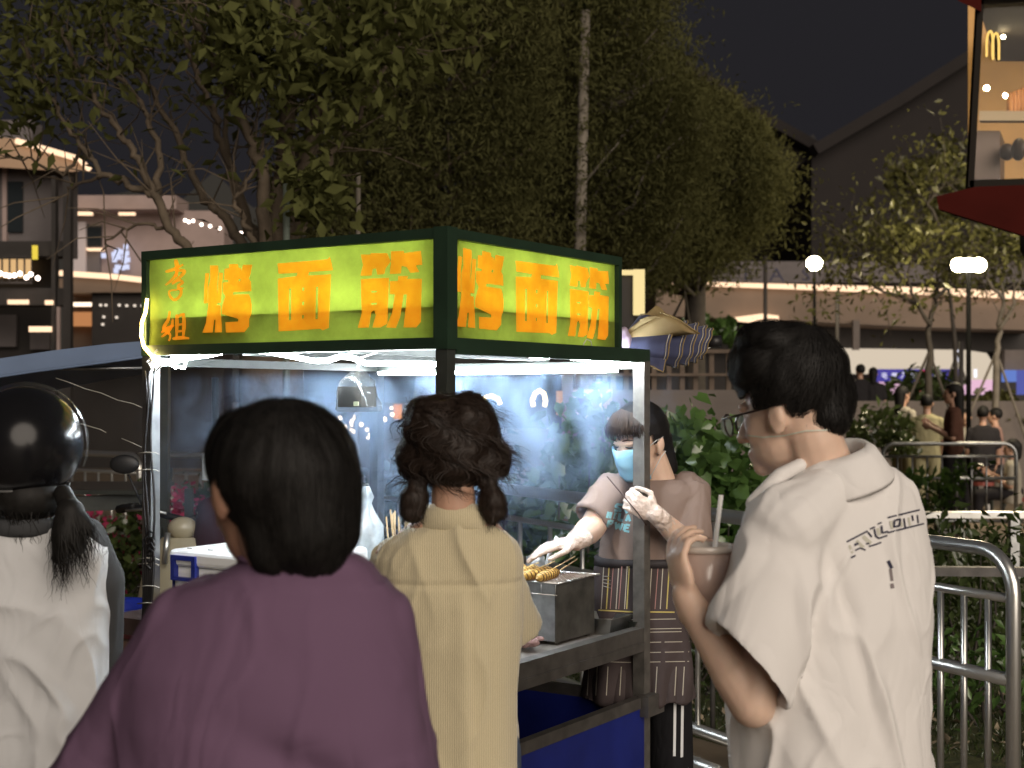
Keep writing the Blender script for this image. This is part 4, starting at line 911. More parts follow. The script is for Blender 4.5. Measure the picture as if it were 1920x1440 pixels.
for (x0, y0, x1, y1, x2, y2, lb) in ((1008, 1084, 1046, 1072, 1082, 1056, 'plump spiral-cut gluten roll at the end of the rack'), (976, 1082, 1034, 1068, 1078, 1050, 'long spiral-cut gluten roll lying across the middle of the rack'), (962, 1078, 1008, 1066, 1040, 1060, 'spiral-cut gluten roll beside the long one'), (948, 1072, 985, 1064, 1010, 1062, 'pale gluten roll half hidden at the braided girl')):
    p0, p1, p2 = gpt(x0, y0), gpt(x1, y1), gpt(x2, y2); skewer(p0, p1, p2 + Vector((0, 0, .012)), lb)
# sauce jar with brush, metal tray, rag, sticks in a pot
jar = empty('sauce_jar', cp(.36, br_ + .1, .862), 'small glass sauce jar with a brush beyond the grill', 'jar'); jc = cp(.36, br_ + .1, 0)
mb = MB(); mb.tube([jc + Vector((0, 0, z)) for z in (.862, .99, 1.05, 1.06, 1.08)], [.04, .04, .036, .03, .03], 16); mb.build('body', translucent('jar_glass', (.8, .85, .85), .2, .4, .25, hole=.35), jar, True)
MB().tube([jc + Vector((0, 0, .862 + .004)), jc + Vector((0, 0, .95))], .034, 14).build('sauce', mat('sauce', (.25, .08, .02), .3), jar, True)
MB().tube([jc + Vector((0, 0, .9)), jc + Vector((.05, 0, 1.11)), jc + Vector((.075, 0, 1.14))], [.006, .007, .012], 8).build('brush', whitepl, jar, True)
tr_c = cp(.12, br_ + .11, .862); mb = MB()
for s, z0, z1, w_ in ((1, 0, .05, 0),): pass
def pan(a, b, la, lb_, h, m, name, parent, z=.862, fl=.015):
    r0 = [cp(a - la, b - lb_, z), cp(a + la, b - lb_, z), cp(a + la, b + lb_, z), cp(a - la, b + lb_, z)]; r1 = [cp(a - la - fl, b - lb_ - fl, z + h), cp(a + la + fl, b - lb_ - fl, z + h), cp(a + la + fl, b + lb_ + fl, z + h), cp(a - la - fl, b + lb_ + fl, z + h)]
    k = .004; r2 = [p + Vector((0, 0, .0)) + (cp(a, b, z + h) - p) * .06 for p in r1]; r3 = [p + (cp(a, b, z) - p) * .08 + Vector((0, 0, k)) for p in r0]
    mb = MB(); mb.loft([r0, r1, r2, r3]); return mb.build(name, m, parent)
o = pan(.10, br_ + .075, .06, .055, .05, steel, 'metal_tray', None); tag(o, 'small shiny metal tray between grill and cart post', 'tray')
o = pan(.07, br_ + .16, .05, .02, .03, darksteel, 'flat_pan', None); tag(o, 'flat dark pan at the foot of the cart post', 'pan')
mb = MB(); rc = onz(985, 1216, .868)
for i in range(26): mb.ell(rc + CU * rnd.gauss(0, .022) + CV * rnd.gauss(0, .03) + Vector((0, 0, .01 + rnd.uniform(0, .025))), (rnd.uniform(.012, .026), rnd.uniform(.008, .016), rnd.uniform(.006, .014)), None, 8, 6)
me = remesh(mb, .004, 3); warp(me, lambda c, n: .004 * noise.noise(c * 70)); o = putmesh('cleaning_rag', me, mat('pinkish_rag', (.36, .23, .22), .9, noise_s=40, noise_a=.3)); tag(o, 'crumpled pinkish cleaning rag on the table beside the grill', 'rag')
bp = onz(757, 1130, .862); bp = cp((bp - C0).dot(CU), min(.75, (bp - C0).dot(CV)), .862); pc = cp(.61, .62, .862)
pot = empty('skewer_pot', pc, 'tall dark pot of bamboo sticks behind the braided girl', 'pot')
mb = MB(); mb.tube([pc, pc + Vector((0, 0, .15))], .045, 16); mb.build('pot_body', black, pot, True)
for i in range(16):
    a = pc + Vector((rnd.uniform(-.025, .025), rnd.uniform(-.02, .02), .02)); MB().tube([a, a + Vector((rnd.uniform(-.035, .035), rnd.uniform(-.03, .03), rnd.uniform(.335, .375)))], .0028, 5).build('stick', wood, pot, True)
# white drink cooler with blue trim
ca0 = .60; cz = .862
cool = empty('cool_box', cp(.83, .24, cz), 'white cool box with blue handle and a yellow label on the table', 'cool box')
bcool = at_cart(326, 1.02)
def P_(a, b, z): return cp(a, b, z)
mb = MB(); cbox(mb, .60, 1.04, .06, .42, cz, 1.10); cb = mb.build('body', whitepl, cool)
mod = cb.modifiers.new('bev', 'BEVEL'); mod.width = .018; mod.segments = 3
mb = MB(); cbox(mb, .59, 1.05, .05, .43, 1.10, 1.15); l = mb.build('lid', whitepl, cool); mod = l.modifiers.new('bev', 'BEVEL'); mod.width = .015; mod.segments = 3
for k in range(5): cbox(MB(), .64 + k * .085, .66 + k * .085, .08, .40, 1.15, 1.1545).build('lid_rib', whitepl, l)
cbox(MB(), 1.0405, 1.062, .08, .40, cz + .0, 1.07).build('side_panel', bluepl, cool)
mb = MB(); cbox(mb, .93, 1.03, .042, .0595, 1.120, 1.134); cbox(mb, .93, .945, .042, .0595, 1.07, 1.120); cbox(mb, 1.015, 1.03, .042, .0595, 1.07, 1.120); cbox(mb, .93, 1.03, .042, .0595, 1.060, 1.07); mb.build('handle', bluepl, cool)
cbox(MB(), .87, 1.015, .057, .0597, .93, 1.015).build('label', mat('yellow_label', (.62, .48, .12), .6), cool)
text_mesh('label_text', '100%', mat('label_ink', (.03, .02, .01), .6), cool, cp(.925, .0555, .985), .035, .0006, (R(90), 0, math.atan2(-CU.y, -CU.x)))
mb = MB()
for k in range(3): cbox(mb, .975, 1.01, .0552, .0566, .945 + k * .022, .949 + k * .022)
mb.build('label_text', MAT['label_ink'], cool)
# bag of black box hanging from the roof edge
hb = empty('hanging_bag', onplane(672, 680, b=.1), 'knotted clear bag holding a dark box, hung from the roof', 'bag')
hq = lambda x, y, o_=0: onplane(x, y, b=.1) + CV * o_
ctr = hq(672, 733); rr = lambda x0, x1, y, dp: [hq((x0 + x1) / 2, y) + (CU * ((x1 - x0) / 2 * .00142 * math.cos(t_)) + CV * dp * math.sin(t_)) * (1 + .07 * math.sin(5 * t_ + y * .11) + .05 * math.sin(11 * t_ - y * .2)) for t_ in [2 * math.pi * k / 28 for k in range(28)]]
mb = MB(); mb.loft([rr(660, 688, 674, .016), rr(668, 677, 684, .006), rr(667, 680, 690, .008), rr(650, 690, 703, .03), rr(638, 700, 714, .05), rr(634, 706, 735, .055), rr(628, 714, 758, .058), rr(626, 719, 768, .058), rr(632, 712, 772, .05), rr(660, 690, 772, .02)])
hbm = mb.build('bag_skin', translucent('bag_film', (.8, .85, .78), .07, .07, .07, hole=.76), hb, True)
mb = MB(); mb.box(hq(669, 744), (.084, .065, .056), CROT); mb.build('dark_box', mat('dark_carton', (.012, .012, .013), .6), hb)
mb = MB(); mb.box(hq(684, 757, -.037), (.016, .003, .012), CROT); mb.build('sticker', mat('pale_sticker', (.5, .52, .35), .6), hb)
MB().tube([cp(.30, .1, 1.722), hq(674, 672), hq(673, 686)], .0022, 5).build('string', wirem, hb, True)
# roll of white carrier bags on the rear post
wb = empty('carrier_bag', cp(AL, BL, 1.3), 'bunch of white carrier bags hung on the rear cart post', 'bag')
wq = lambda x, y: W(x, y, 4.75)
ringw = lambda x0, x1, y, dp, ph: [wq((x0 + x1) / 2, y) + Vector(((x1 - x0) / 2 * .00179 * math.cos(t_), dp * math.sin(t_), 0)) * (1 + .13 * math.sin(4 * t_ + ph) + .07 * math.sin(7 * t_ - ph)) for t_ in [2 * math.pi * k / 36 for k in range(36)]]
mb = MB(); mb.loft([ringw(680, 692, 912, .01, 0), ringw(676, 700, 932, .02, 1), ringw(680, 696, 944, .014, 1.3), ringw(668, 705, 965, .035, 2), ringw(660, 716, 985, .05, 2.6), ringw(656, 717, 1010, .055, 3.4), ringw(654, 716, 1040, .055, 4), ringw(652, 714, 1080, .05, 5), ringw(665, 700, 1100, .03, 5)])
mb.build('bag_skin', translucent('white_film', (.80, .90, .95), .6, .35, .1, noise_s=25), wb, True); MB().tube([W(676, 900, 4.9), W(678, 910, 4.78), W(690, 908, 4.76)], .003, 5).build('hook', steel, wb, True)
# ---------------------------------------------------------------- folded parasol lying on the roof beam
um = empty('folded_parasol', cp(-.05, BL, 1.75), 'folded navy parasol with yellow edging resting at the sign end', 'parasol')
navyc = mat('navy_canvas', (.035, .042, .10), .75, noise_s=14, noise_a=.2, sheen=.3); yel = mat('yellow_canvas', (.27, .195, .085), .75, noise_s=18, noise_a=.2)
dU = 4.62; uq = lambda x, y, o_=0: W(x, y, dU + o_)
folds = [((1153, 640), (1200, 600), (1255, 592), (1228, 574), -.07, yel), ((1153, 642), (1238, 586), (1312, 622), (1215, 604), -.095, yel), ((1153, 648), (1200, 590), (1250, 600), (1212, 606), -.055, navyc), ((1156, 655), (1205, 686), (1243, 694), (1255, 650), -.085, navyc)]
for (p0, p1, p2, p3, of, m_) in folds:
    a, b_, c, d_ = uq(*p0, of * .2), uq(*p1, of), uq(*p2, of - .015), uq(*p3, of + .02); ring = []
    for i in range(9):
        s_ = i / 8; l0 = a.lerp(b_, s_); l1 = a.lerp(d_, s_); cc = a.lerp(c, s_); row = []
        for j in range(9):
            q = j / 8; e_ = l0.lerp(cc, q * 2) if q < .5 else cc.lerp(l1, q * 2 - 1); row.append(e_ + Vector((0, -.012 * math.sin(math.pi * q * 2.0) * s_, .006 * math.sin(math.pi * 3 * q) * s_)))
        ring.append(row)
    mb = MB(); mb.loft(ring, cap=False, closed=False); o = mb.build('canopy_fold', m_, um, True); sm_ = o.modifiers.new('s', 'SOLIDIFY'); sm_.thickness = .003
    MB().tube(ring[-1], .0026, 5).build('edging', yel, um, True)
# the rolled canopy body: nested pleated skirts, each with a yellow hem
def skirt_(x1, r1, of, top, bot):
    rows = []
    for i in range(11):
        s_ = i / 10; x = 1156 + (x1 - 1156) * s_; cyy = 648 + ((top + bot) / 2 - 648) * s_; hh = (.012 + ((bot - top) / 2 * dU / F - .012) * s_ ** .8)
        rows.append([uq(x + 10 * s_ * math.sin(t_), cyy, of) + Vector((.002 * math.cos(7 * t_) * s_, hh * .8 * math.cos(t_) * (1 + .035 * math.sin(9 * t_) * s_), hh * math.sin(t_) * (1 + .035 * math.sin(9 * t_) * s_))) for t_ in [2 * math.pi * k / 54 for k in range(55)]])
    mb = MB(); mb.loft(rows, cap=False, closed=False); o = mb.build('canopy_fold', navyc, um, True); o.modifiers.new('s', 'SOLIDIFY').thickness = .002
    MB().tube(rows[-1], .0022, 5).build('edging', yel, um, True); MB().tube([p + Vector((-.009, 0, 0)) for p in rows[-1]], .0013, 5).build('edging', mat('pale_piping', (.55, .5, .4), .8), um, True)
skirt_(1252, .05, -.02, 596, 694); skirt_(1278, .05, -.015, 602, 690); skirt_(1298, .05, -.01, 606, 686); skirt_(1314, .05, -.005, 611, 681); skirt_(1326, .05, 0, 616, 674)
mb = MB(); mb.tube([uq(1120, 648, .1), uq(1350, 640, -.02)], .011, 8); mb.build('pole', black, um, True); MB().tube([uq(1328, 641, -.02), uq(1352, 640, -.02)], .02, 10).build('crown_cap', black, um, True)
mb = MB()
for k in range(5): mb.tube([uq(1318, 626 + k * 8, -.03), uq(1342, 634 + k * 3, -.02)], .0022, 5)
mb.build('rib', steel, um, True)
mb = MB(); 
for i in range(14): mb.ell(uq(1165 + rnd.gauss(0, 6), 640 + rnd.gauss(0, 10), -.05), (.015, .02, .02), None, 8, 6)
me = remesh(mb, .006, 3); putmesh('tie_wrap', me, mat('mauve_wrap', (.30, .24, .32), .85, noise_s=20, noise_a=.2), um)

# ---------------------------------------------------------------- smoke under the roof
sm = bpy.data.materials.new('grill_smoke'); sm.use_nodes = True; n = sm.node_tree; n.nodes.clear(); L = n.links.new; N = n.nodes.new
pv = N('ShaderNodeVolumePrincipled'); pv.inputs['Color'].default_value = (.50, .70, 1.0, 1); pv.inputs['Anisotropy'].default_value = .0
tc = N('ShaderNodeTexCoord'); mp = N('ShaderNodeMapping'); mp.inputs['Scale'].default_value = (2.6, 2.6, 1.5); L(tc.outputs['Object'], mp.inputs[0])
nz = N('ShaderNodeTexNoise'); nz.inputs['Scale'].default_value = 2.3; nz.inputs['Detail'].default_value = 7; nz.inputs['Distortion'].default_value = .9; L(mp.outputs[0], nz.inputs['Vector'])
r = N('ShaderNodeMapRange'); r.inputs[1].default_value = .50; r.inputs[2].default_value = .70; r.inputs[3].default_value = .0; r.inputs[4].default_value = 1.0; L(nz.outputs[0], r.inputs[0])
# fades out towards the faces of its box
sx = N('ShaderNodeSeparateXYZ'); L(tc.outputs['Generated'], sx.inputs[0]); prod = r.outputs[0]
for ax_, lo, hi in ((0, .0, .14), (1, 0, .2), (2, .05, .8)):
    f1 = N('ShaderNodeMapRange'); f1.interpolation_type = 'SMOOTHSTEP'; f1.inputs[1].default_value = lo; f1.inputs[2].default_value = hi; L(sx.outputs[ax_], f1.inputs[0])
    m1 = N('ShaderNodeMath'); m1.operation = 'MULTIPLY'; L(prod, m1.inputs[0]); L(f1.outputs[0], m1.inputs[1]); prod = m1.outputs[0]
for ax_ in (0, 1, 2):
    f1 = N('ShaderNodeMapRange'); f1.interpolation_type = 'SMOOTHSTEP'; f1.inputs[1].default_value = 1; f1.inputs[2].default_value = (.88, .75, .93)[ax_]; L(sx.outputs[ax_], f1.inputs[0])
    m1 = N('ShaderNodeMath'); m1.operation = 'MULTIPLY'; L(prod, m1.inputs[0]); L(f1.outputs[0], m1.inputs[1]); prod = m1.outputs[0]
m2 = N('ShaderNodeMath'); m2.operation = 'MULTIPLY'; m2.inputs[1].default_value = 2.7; L(prod, m2.inputs[0]); L(m2.outputs[0], pv.inputs['Density'])
oo = N('ShaderNodeOutputMaterial'); L(pv.outputs[0], oo.inputs['Volume'])
o = MB().box((0, 0, 0), (AL + .40, BL + .33, .69)).build('smoke', sm); tag(o, 'bluish grill smoke drifting under the cart roof', 'smoke', None, 'stuff')
o.matrix_world = Matrix.Translation(cp(AL / 2 + .12, .12 + (BL + .33) / 2, 1.345)) @ CROT.to_4x4()
# ================================================================ crowd barriers
def barrier(label, p0, p1, h, nb, group=None, r=.024, mid=.62, bend=(True, True), bar_r=.012, name='crowd_barrier', double=True, bars_from=.16, m=chrome):
    """tubular rail bent down at its ends, with a mid rail, a lower rail and upright bars"""
    p0, p1 = Vector(p0), Vector(p1); t_ = (p1 - p0).normalized(); L = (p1 - p0).length; up = Vector((0, 0, 1)); rc = .14
    e = empty(name, (p0 + p1) / 2 * 1.0, label, 'barrier', group); e.location.z = 0
    loop = [p0 + up * .02, p0 + up * (h - rc)] + [p0 + t_ * rc * (1 - math.cos(a)) + up * (h - rc + rc * math.sin(a)) for a in [math.pi / 2 * k / 6 for k in range(1, 7)]]
    loop += [p1 - t_ * rc * (1 - math.cos(a)) + up * (h - rc + rc * math.sin(a)) for a in [math.pi / 2 * k / 6 for k in range(6, 0, -1)]] + [p1 + up * (h - rc), p1 + up * .02]
    MB().tube(loop, r, 12).build('outer_tube', m, e, True)
    MB().tube([p0 + up * h * mid, p1 + up * h * mid], r * .95, 12).build('mid_rail', m, e, True); MB().tube([p0 + up * bars_from, p1 + up * bars_from], r * .85, 10).build('lower_rail', m, e, True)
    first = None
    for k in range(nb):
        q = p0 + t_ * L * (k + 1) / (nb + 1)
        if first is None:
            first = MB().tube([q + up * bars_from, q + up * (h * .86 if double else h * mid)], bar_r, 8).build('upright_bar', m, e, True); q0 = q
        else:
            o = first.copy(); COL.objects.link(o); o.parent = e; o.matrix_parent_inverse = first.matrix_parent_inverse.copy(); o.location = q - q0
    if double: MB().tube([p0 + up * h * .86, p1 + up * h * .86], bar_r * 1.3, 8).build('upper_rail', m, e, True)
    for p in (p0, p1):
        s_ = Vector((-t_.y, t_.x, 0)); MB().tube([p - s_ * .25 + up * .02, p + s_ * .25 + up * .02], r * .9, 8).build('foot', m, e, True)
    return e
LA, LB = Vector((1.62, 4.6, 0)), Vector((-.96, 9.5, 0)); ld = (LB - LA)
def on_line(px):
    k = (px - 960) / F; return LA + ld * ((k * LA.y - LA.x) / (ld.x - k * ld.y))
barrier('bent steel crowd barrier with bars beside the tall customer in white', on_line(1900), on_line(1500), 1.1, 9, 'crowd barriers along the bed', double=True)
barrier('steel crowd barrier crossing behind the vendor and her grill', on_line(1490), on_line(712), 1.1, 12, 'crowd barriers along the bed', r=.03, mid=.66)
barrier('steel crowd barrier end loop behind the white carrier bags', on_line(700), on_line(690) + ld * .35, 1.1, 8, 'crowd barriers along the bed', r=.026)
barrier('steel crowd barrier in the dim space behind the helmet', W(262, 0, 12.2) * 1.0 - Vector((0, 0, W(262, 0, 12.2).z)), Vector((W(20, 0, 13.4).x, 13.4, 0)), 1.1, 9, None, r=.028)
barrier('steel crowd barrier behind the scooter and the cool box', Vector((W(296, 0, 12.4).x, 12.4, 0)), Vector((W(660, 0, 11.6).x, 11.6, 0)), 1.1, 12, None, r=.024)
barrier('dim far barrier in front of the women on the plaza', Vector((W(1905, 0, 16.5).x, 16.5, 0)), Vector((W(1655, 0, 16.5).x, 16.5, 0)), 1.06, 8, None, r=.024, m=galv)
# flat-topped low rail across the bed
fr = empty('flat_rail', (W(1800, 0, 8.2).x, 8.2, 0), 'long flat-topped metal rail crossing the bed behind the tall customer', 'rail')
zf = 1.6 - (965 - HY) / F * 8.2
MB().box((2.6, 8.2, zf), (4.6, .09, .035)).build('top_rail', chrome, fr)
for x in (.5, 2.9, 4.6): MB().beam((x, 8.2, 0), (x, 8.2, zf - .018), .05, .05).build('post', galv, fr)
fr = empty('flat_rail', (W(1800, 0, 6.0).x, 6.0, 0), 'lower thin metal rail behind the bars of the bent barrier', 'rail')
zf = 1.6 - (1068 - HY) / F * 6.2
mb = MB(); mb.beam((1.5, 6.3, zf - .015), (3.2, 6.05, zf), .05, .04); mb.build('top_rail', ironrail, fr)
for x, y in ((1.55, 6.29), (3.15, 6.06)): MB().beam((x, y, 0), (x, y, zf - .02), .04, .04).build('post', ironrail, fr)
# low tube lying along the bed edge by the vendor's feet
o = MB().tube([on_line(1160) + Vector((.0, -.25, .06)), on_line(1330) + Vector((0, -.25, .06))], .03, 10).build('ground_tube', chrome, None, True); tag(o, 'shiny steel tube lying on the ground by the vendor', 'tube')
o = MB().tube([(W(1336, 0, 6.6).x, 6.6, 0), (W(1337, 0, 6.6).x, 6.6, 1.02)], .012, 8).build('stake', ironrail, None, True); tag(o, 'thin dark stake standing between vendor and tall customer', 'stake')

# ================================================================ left side: awning, neighbour stall, scooter
aw = mat('blue_tarp', (.12, .17, .27), .6, noise_s=4, noise_a=.12)
e = empty('blue_awning', (W(60, 0, 5.6).x, 5.9, 0), 'blue tarpaulin awning edge of the neighbouring stall', 'awning')
top = [(-260, 718), (-120, 695), (0, 672), (100, 657), (200, 645), (262, 640), (276, 640)]; bot = [(-260, 760), (-120, 728), (0, 706), (60, 697), (130, 688), (220, 676), (276, 668)]
rows = [[W(x, y, 5.6), W((x + x2) / 2, (y + y2) / 2, 5.6), W(x2, y2, 5.6)] for (x, y), (x2, y2) in zip(top, bot)]
mb = MB(); mb.loft([[r_[0] + Vector((0, 1.5, -.06))] + r_ for r_ in rows], cap=False, closed=False); o = mb.build('tarp', aw, e, False); o.modifiers.new('s', 'SOLIDIFY').thickness = .006
mb = MB(); mb.tube([W(x, y, 5.585) for x, y in bot], .006, 6); mb.build('hem', aw, e, True)
for x, d in ((-230, 5.7), (-230, 7.1), (262, 7.15)): MB().tube([(W(x, 0, 5.7).x, d, 0), (W(x, 0, 5.7).x, d, 1.70)], .018, 8).build('pole', darksteel, e, True)
MB().tube([W(100, 691, 5.66), W(276, 690, 5.66)], .008, 6).build('cross_bar', galv, e, True)
# clear plastic sheet hanging under it, its crease highlights drawn as thin pale tubes
e = empty('plastic_curtain', (W(180, 0, 5.3).x, 5.3, .9), 'clear plastic curtain with shiny creases beside the cart post', 'curtain')
clear = translucent('clear_film', (.5, .5, .45), .06, .06, .03, hole=.93)
mb = MB(); mb.loft([[W(70 + 24 * i, 690 + (950 - 690) * k / 14, 5.25 + .02 * math.sin(i * 1.7 + k * .5)) for k in range(15)] for i in range(9)], cap=False, closed=False); mb.build('film', clear, e, True)
crease_glint = translucent('glint_film', (.8, .78, .68), .5, .4, .2)
for L_ in ([(105, 709), (130, 717), (160, 729), (190, 737), (220, 750), (250, 757), (268, 765)], [(151, 794), (170, 800), (188, 805), (199, 811)], [(228, 822), (250, 831), (266, 839)]): MB().tube([W(x, y, 5.23) for x, y in L_], .0016, 4).build('crease_glint', crease_glint, e, True)
# neighbour stall table (dark beam) and its dark upright
e = empty('stall_table', (W(180, 0, 6.4).x, 6.7, 0), 'dark steel table frame of the neighbouring stall behind the helmet', 'table')
zt_ = W(0, 940, 6.4).z
mb = MB(); mb.beam(W(-160, 960, 6.4), W(285, 938, 6.7), .05, .07); mb.build('frame', darksteel, e); MB().box((W(60, 0, 6.8).x, 6.9, zt_ + .03), (1.15, .7, .02)).build('table_top', darksteel, e)
for x, d in ((-150, 6.4), (280, 6.7), (280, 7.3), (-150, 7.3)): MB().beam((W(x, 0, 6.5).x, d, 0), (W(x, 0, 6.5).x, d, zt_), .04, .04).build('leg', darksteel, e)
o = MB().beam((W(303, 0, 6.1).x, 6.1, 0), (W(308, 0, 6.1).x, 6.1, 1.75), .045, .045).build('stall_upright', darksteel); tag(o, 'dark square upright standing behind the steel cart post', 'post')
o = MB().beam(W(318, 880, 6.3), W(292, 1040, 6.0), .03, .03).build('stay_bar', darksteel); tag(o, 'slanted dark stay bar beside the dark upright', 'bar')
# scooter behind the cart : beige shield, handlebar, mirrors
sc = empty('electric_scooter', (W(350, 0, 5.9).x, 5.9, 0), 'parked beige electric scooter with black handlebar behind the cool box', 'scooter')
beige = mat('beige_fairing', (.40, .35, .24), .35, coat=.4, noise_s=8, noise_a=.06); sx_ = W(345, 0, 5.6).x
def ringb(cx, cy_, cz_, rx, ry, n_=20): return [Vector((cx + rx * math.cos(2 * math.pi * k / n_), cy_ + ry * math.sin(2 * math.pi * k / n_), cz_)) for k in range(n_)]
mb = MB(); mb.loft([ringb(sx_, 5.7, .25, .10, .07), ringb(sx_, 5.66, .5, .17, .09), ringb(sx_, 5.62, .8, .19, .10), ringb(sx_, 5.6, .98, .15, .09), ringb(sx_, 5.58, 1.05, .08, .06)]); mb.build('leg_shield', beige, sc, True)
mb = MB(); mb.loft([ringb(sx_ + .0, 5.95, .30, .12, .28), ringb(sx_, 5.95, .36, .13, .30)]); mb.build('floor_board', black, sc, True)
mb = MB(); mb.loft([ringb(sx_, 6.5, .35, .12, .30), ringb(sx_, 6.5, .62, .14, .33), ringb(sx_, 6.48, .72, .12, .3)]); mb.build('tail_body', beige, sc, True); mb = MB(); mb.loft([ringb(sx_, 6.45, .72, .13, .32), ringb(sx_, 6.45, .80, .12, .31), ringb(sx_, 6.45, .82, .08, .25)]); mb.build('seat', black, sc, True)
mb = MB(); hz = W(0, 975, 5.6).z
mb.tube([Vector((sx_ - .30, 5.75, hz + .03)), Vector((sx_ - .22, 5.65, hz + .05)), Vector((sx_, 5.6, hz)), Vector((sx_ + .22, 5.65, hz + .03)), Vector((sx_ + .3, 5.75, hz))], .014, 8); mb.tube([Vector((sx_, 5.6, hz)), Vector((sx_, 5.62, .95))], .03, 8); mb.build('handlebar', black, sc, True)
for s_ in (-1, 1):
    MB().tube([Vector((sx_ + s_ * .30, 5.76, hz + .03 if s_ < 0 else hz)), Vector((sx_ + s_ * .20, 5.64, hz + .05 if s_ < 0 else hz + .03))], .018, 8).build('grip', rubber, sc, True)
    mb = MB(); mb.tube([Vector((sx_ + s_ * .16, 5.63, hz + .03)), Vector((sx_ + s_ * .22, 5.6, hz + .18))], .005, 6); mb.ell(Vector((sx_ + s_ * .235, 5.6, hz + .22)), (.06, .015, .038)); mb.build('mirror', black, sc, True)
    MB().tube([Vector((sx_ + s_ * .24, 5.64, hz + .035)), Vector((sx_ + s_ * .14, 5.57, hz + .045)), Vector((sx_ + s_ * .06, 5.56, hz + .03))], .006, 6).build('brake_lever', chrome, sc, True)
mb = MB(); mb.ell(Vector((sx_, 5.58, hz - .03)), (.06, .05, .045)); mb.build('headlamp', beige, sc, True)
MB().tube([Vector((sx_ + .06, 5.58, hz + .02)), Vector((sx_ + .12, 5.5, hz - .1)), Vector((sx_ + .04, 5.52, hz - .25)), Vector((sx_ - .02, 5.6, hz - .3))], .005, 6).build('cable', black, sc, True)
MB().tube([Vector((sx_ - .04, 5.5, hz - .04)), Vector((sx_ - .05, 5.49, hz - .16))], .012, 8).build('bag_hook', chrome, sc, True)
for y_ in (5.5, 6.75):
    c = Vector((sx_, y_, .2)); mb = MB(); mb.tube([c + Vector((0, math.cos(2 * math.pi * k / 24), math.sin(2 * math.pi * k / 24))) * .155 for k in range(25)], .045, 8, False); w_ = mb.build('wheel', rubber, sc, True); MB().tube([c - Vector((.04, 0, 0)), c + Vector((.04, 0, 0))], .1, 14).build('rim', galv, w_, True)
mb = MB(); mb.tube([Vector((sx_, 5.62, .9)), Vector((sx_, 5.5, .2))], .03, 8); mb.build('fork', darksteel, sc, True); MB().tube([Vector((sx_, 5.9, .3)), Vector((sx_, 6.6, .3)), Vector((sx_, 6.75, .2))], .03, 8).build('frame', darksteel, sc, True)
# red cup-like pink flowers need no more; blue tub with goods beside the cart post
tb = empty('blue_tub', (W(225, 0, 4.55).x, 4.75, 0), 'blue plastic tub on a stool beside the tied cables', 'tub'); zt_ = W(0, 1148, 4.6).z; tx = W(205, 0, 4.75).x
mb = MB(); ro = lambda r_, z, s=1: [Vector((tx + r_ * math.cos(2 * math.pi * k / 24), 4.75 + r_ * math.sin(2 * math.pi * k / 24), z)) for k in range(24)]
mb.loft([ro(.13, zt_ - .34), ro(.17, zt_ - .02), ro(.185, zt_), ro(.175, zt_ + .004), ro(.16, zt_ - .03), ro(.12, zt_ - .32)]); mb.build('bowl', bluepl, tb, True)
mb = MB()
for x, y in ((-.1, -.1), (.1, -.1), (.1, .1), (-.1, .1)): mb.beam((tx + x * 1.2, 4.75 + y * 1.2, 0), (tx + x, 4.75 + y, zt_ - .36), .025, .025)
mb.box((tx, 4.75, zt_ - .35), (.28, .28, .02)); mb.build('stool', darksteel, tb)
bx_ = empty('snack_carton', W(262, 1230, 4.35), 'cardboard carton with pink packets under the tied cables', 'carton'); c = W(262, 1222, 4.38)
crt = mat('brown_carton', (.20, .12, .085), .8, noise_s=10, noise_a=.15); mb = MB(); mb.box(c + Vector((0, 0, 0)), (.17, .16, .09), CROT); mb.build('box', crt, bx_)
mb = MB(); mb.box(c + Vector((-.035, -.02, .052)), (.10, .02, .012), CROT); mb.box(c + Vector((.05, -.03, .055)), (.02, .03, .02), CROT); mb.build('packet', mat('pink_packet', (.62, .20, .20), .5), bx_)
mb = MB(); mb.beam((c.x, c.y, 0), (c.x, c.y, c.z - .045), .12, .12); mb.build('stand', darksteel, bx_)
o = MB().box(W(275, 1168, 4.36), (.20, .16, .05), CROT).build('wooden_board', mat('dark_board', (.07, .045, .04), .7, noise_s=14, noise_a=.3)); tag(o, 'dark brown board lying on the carton by the cart post', 'board'); o.location.z -= .0
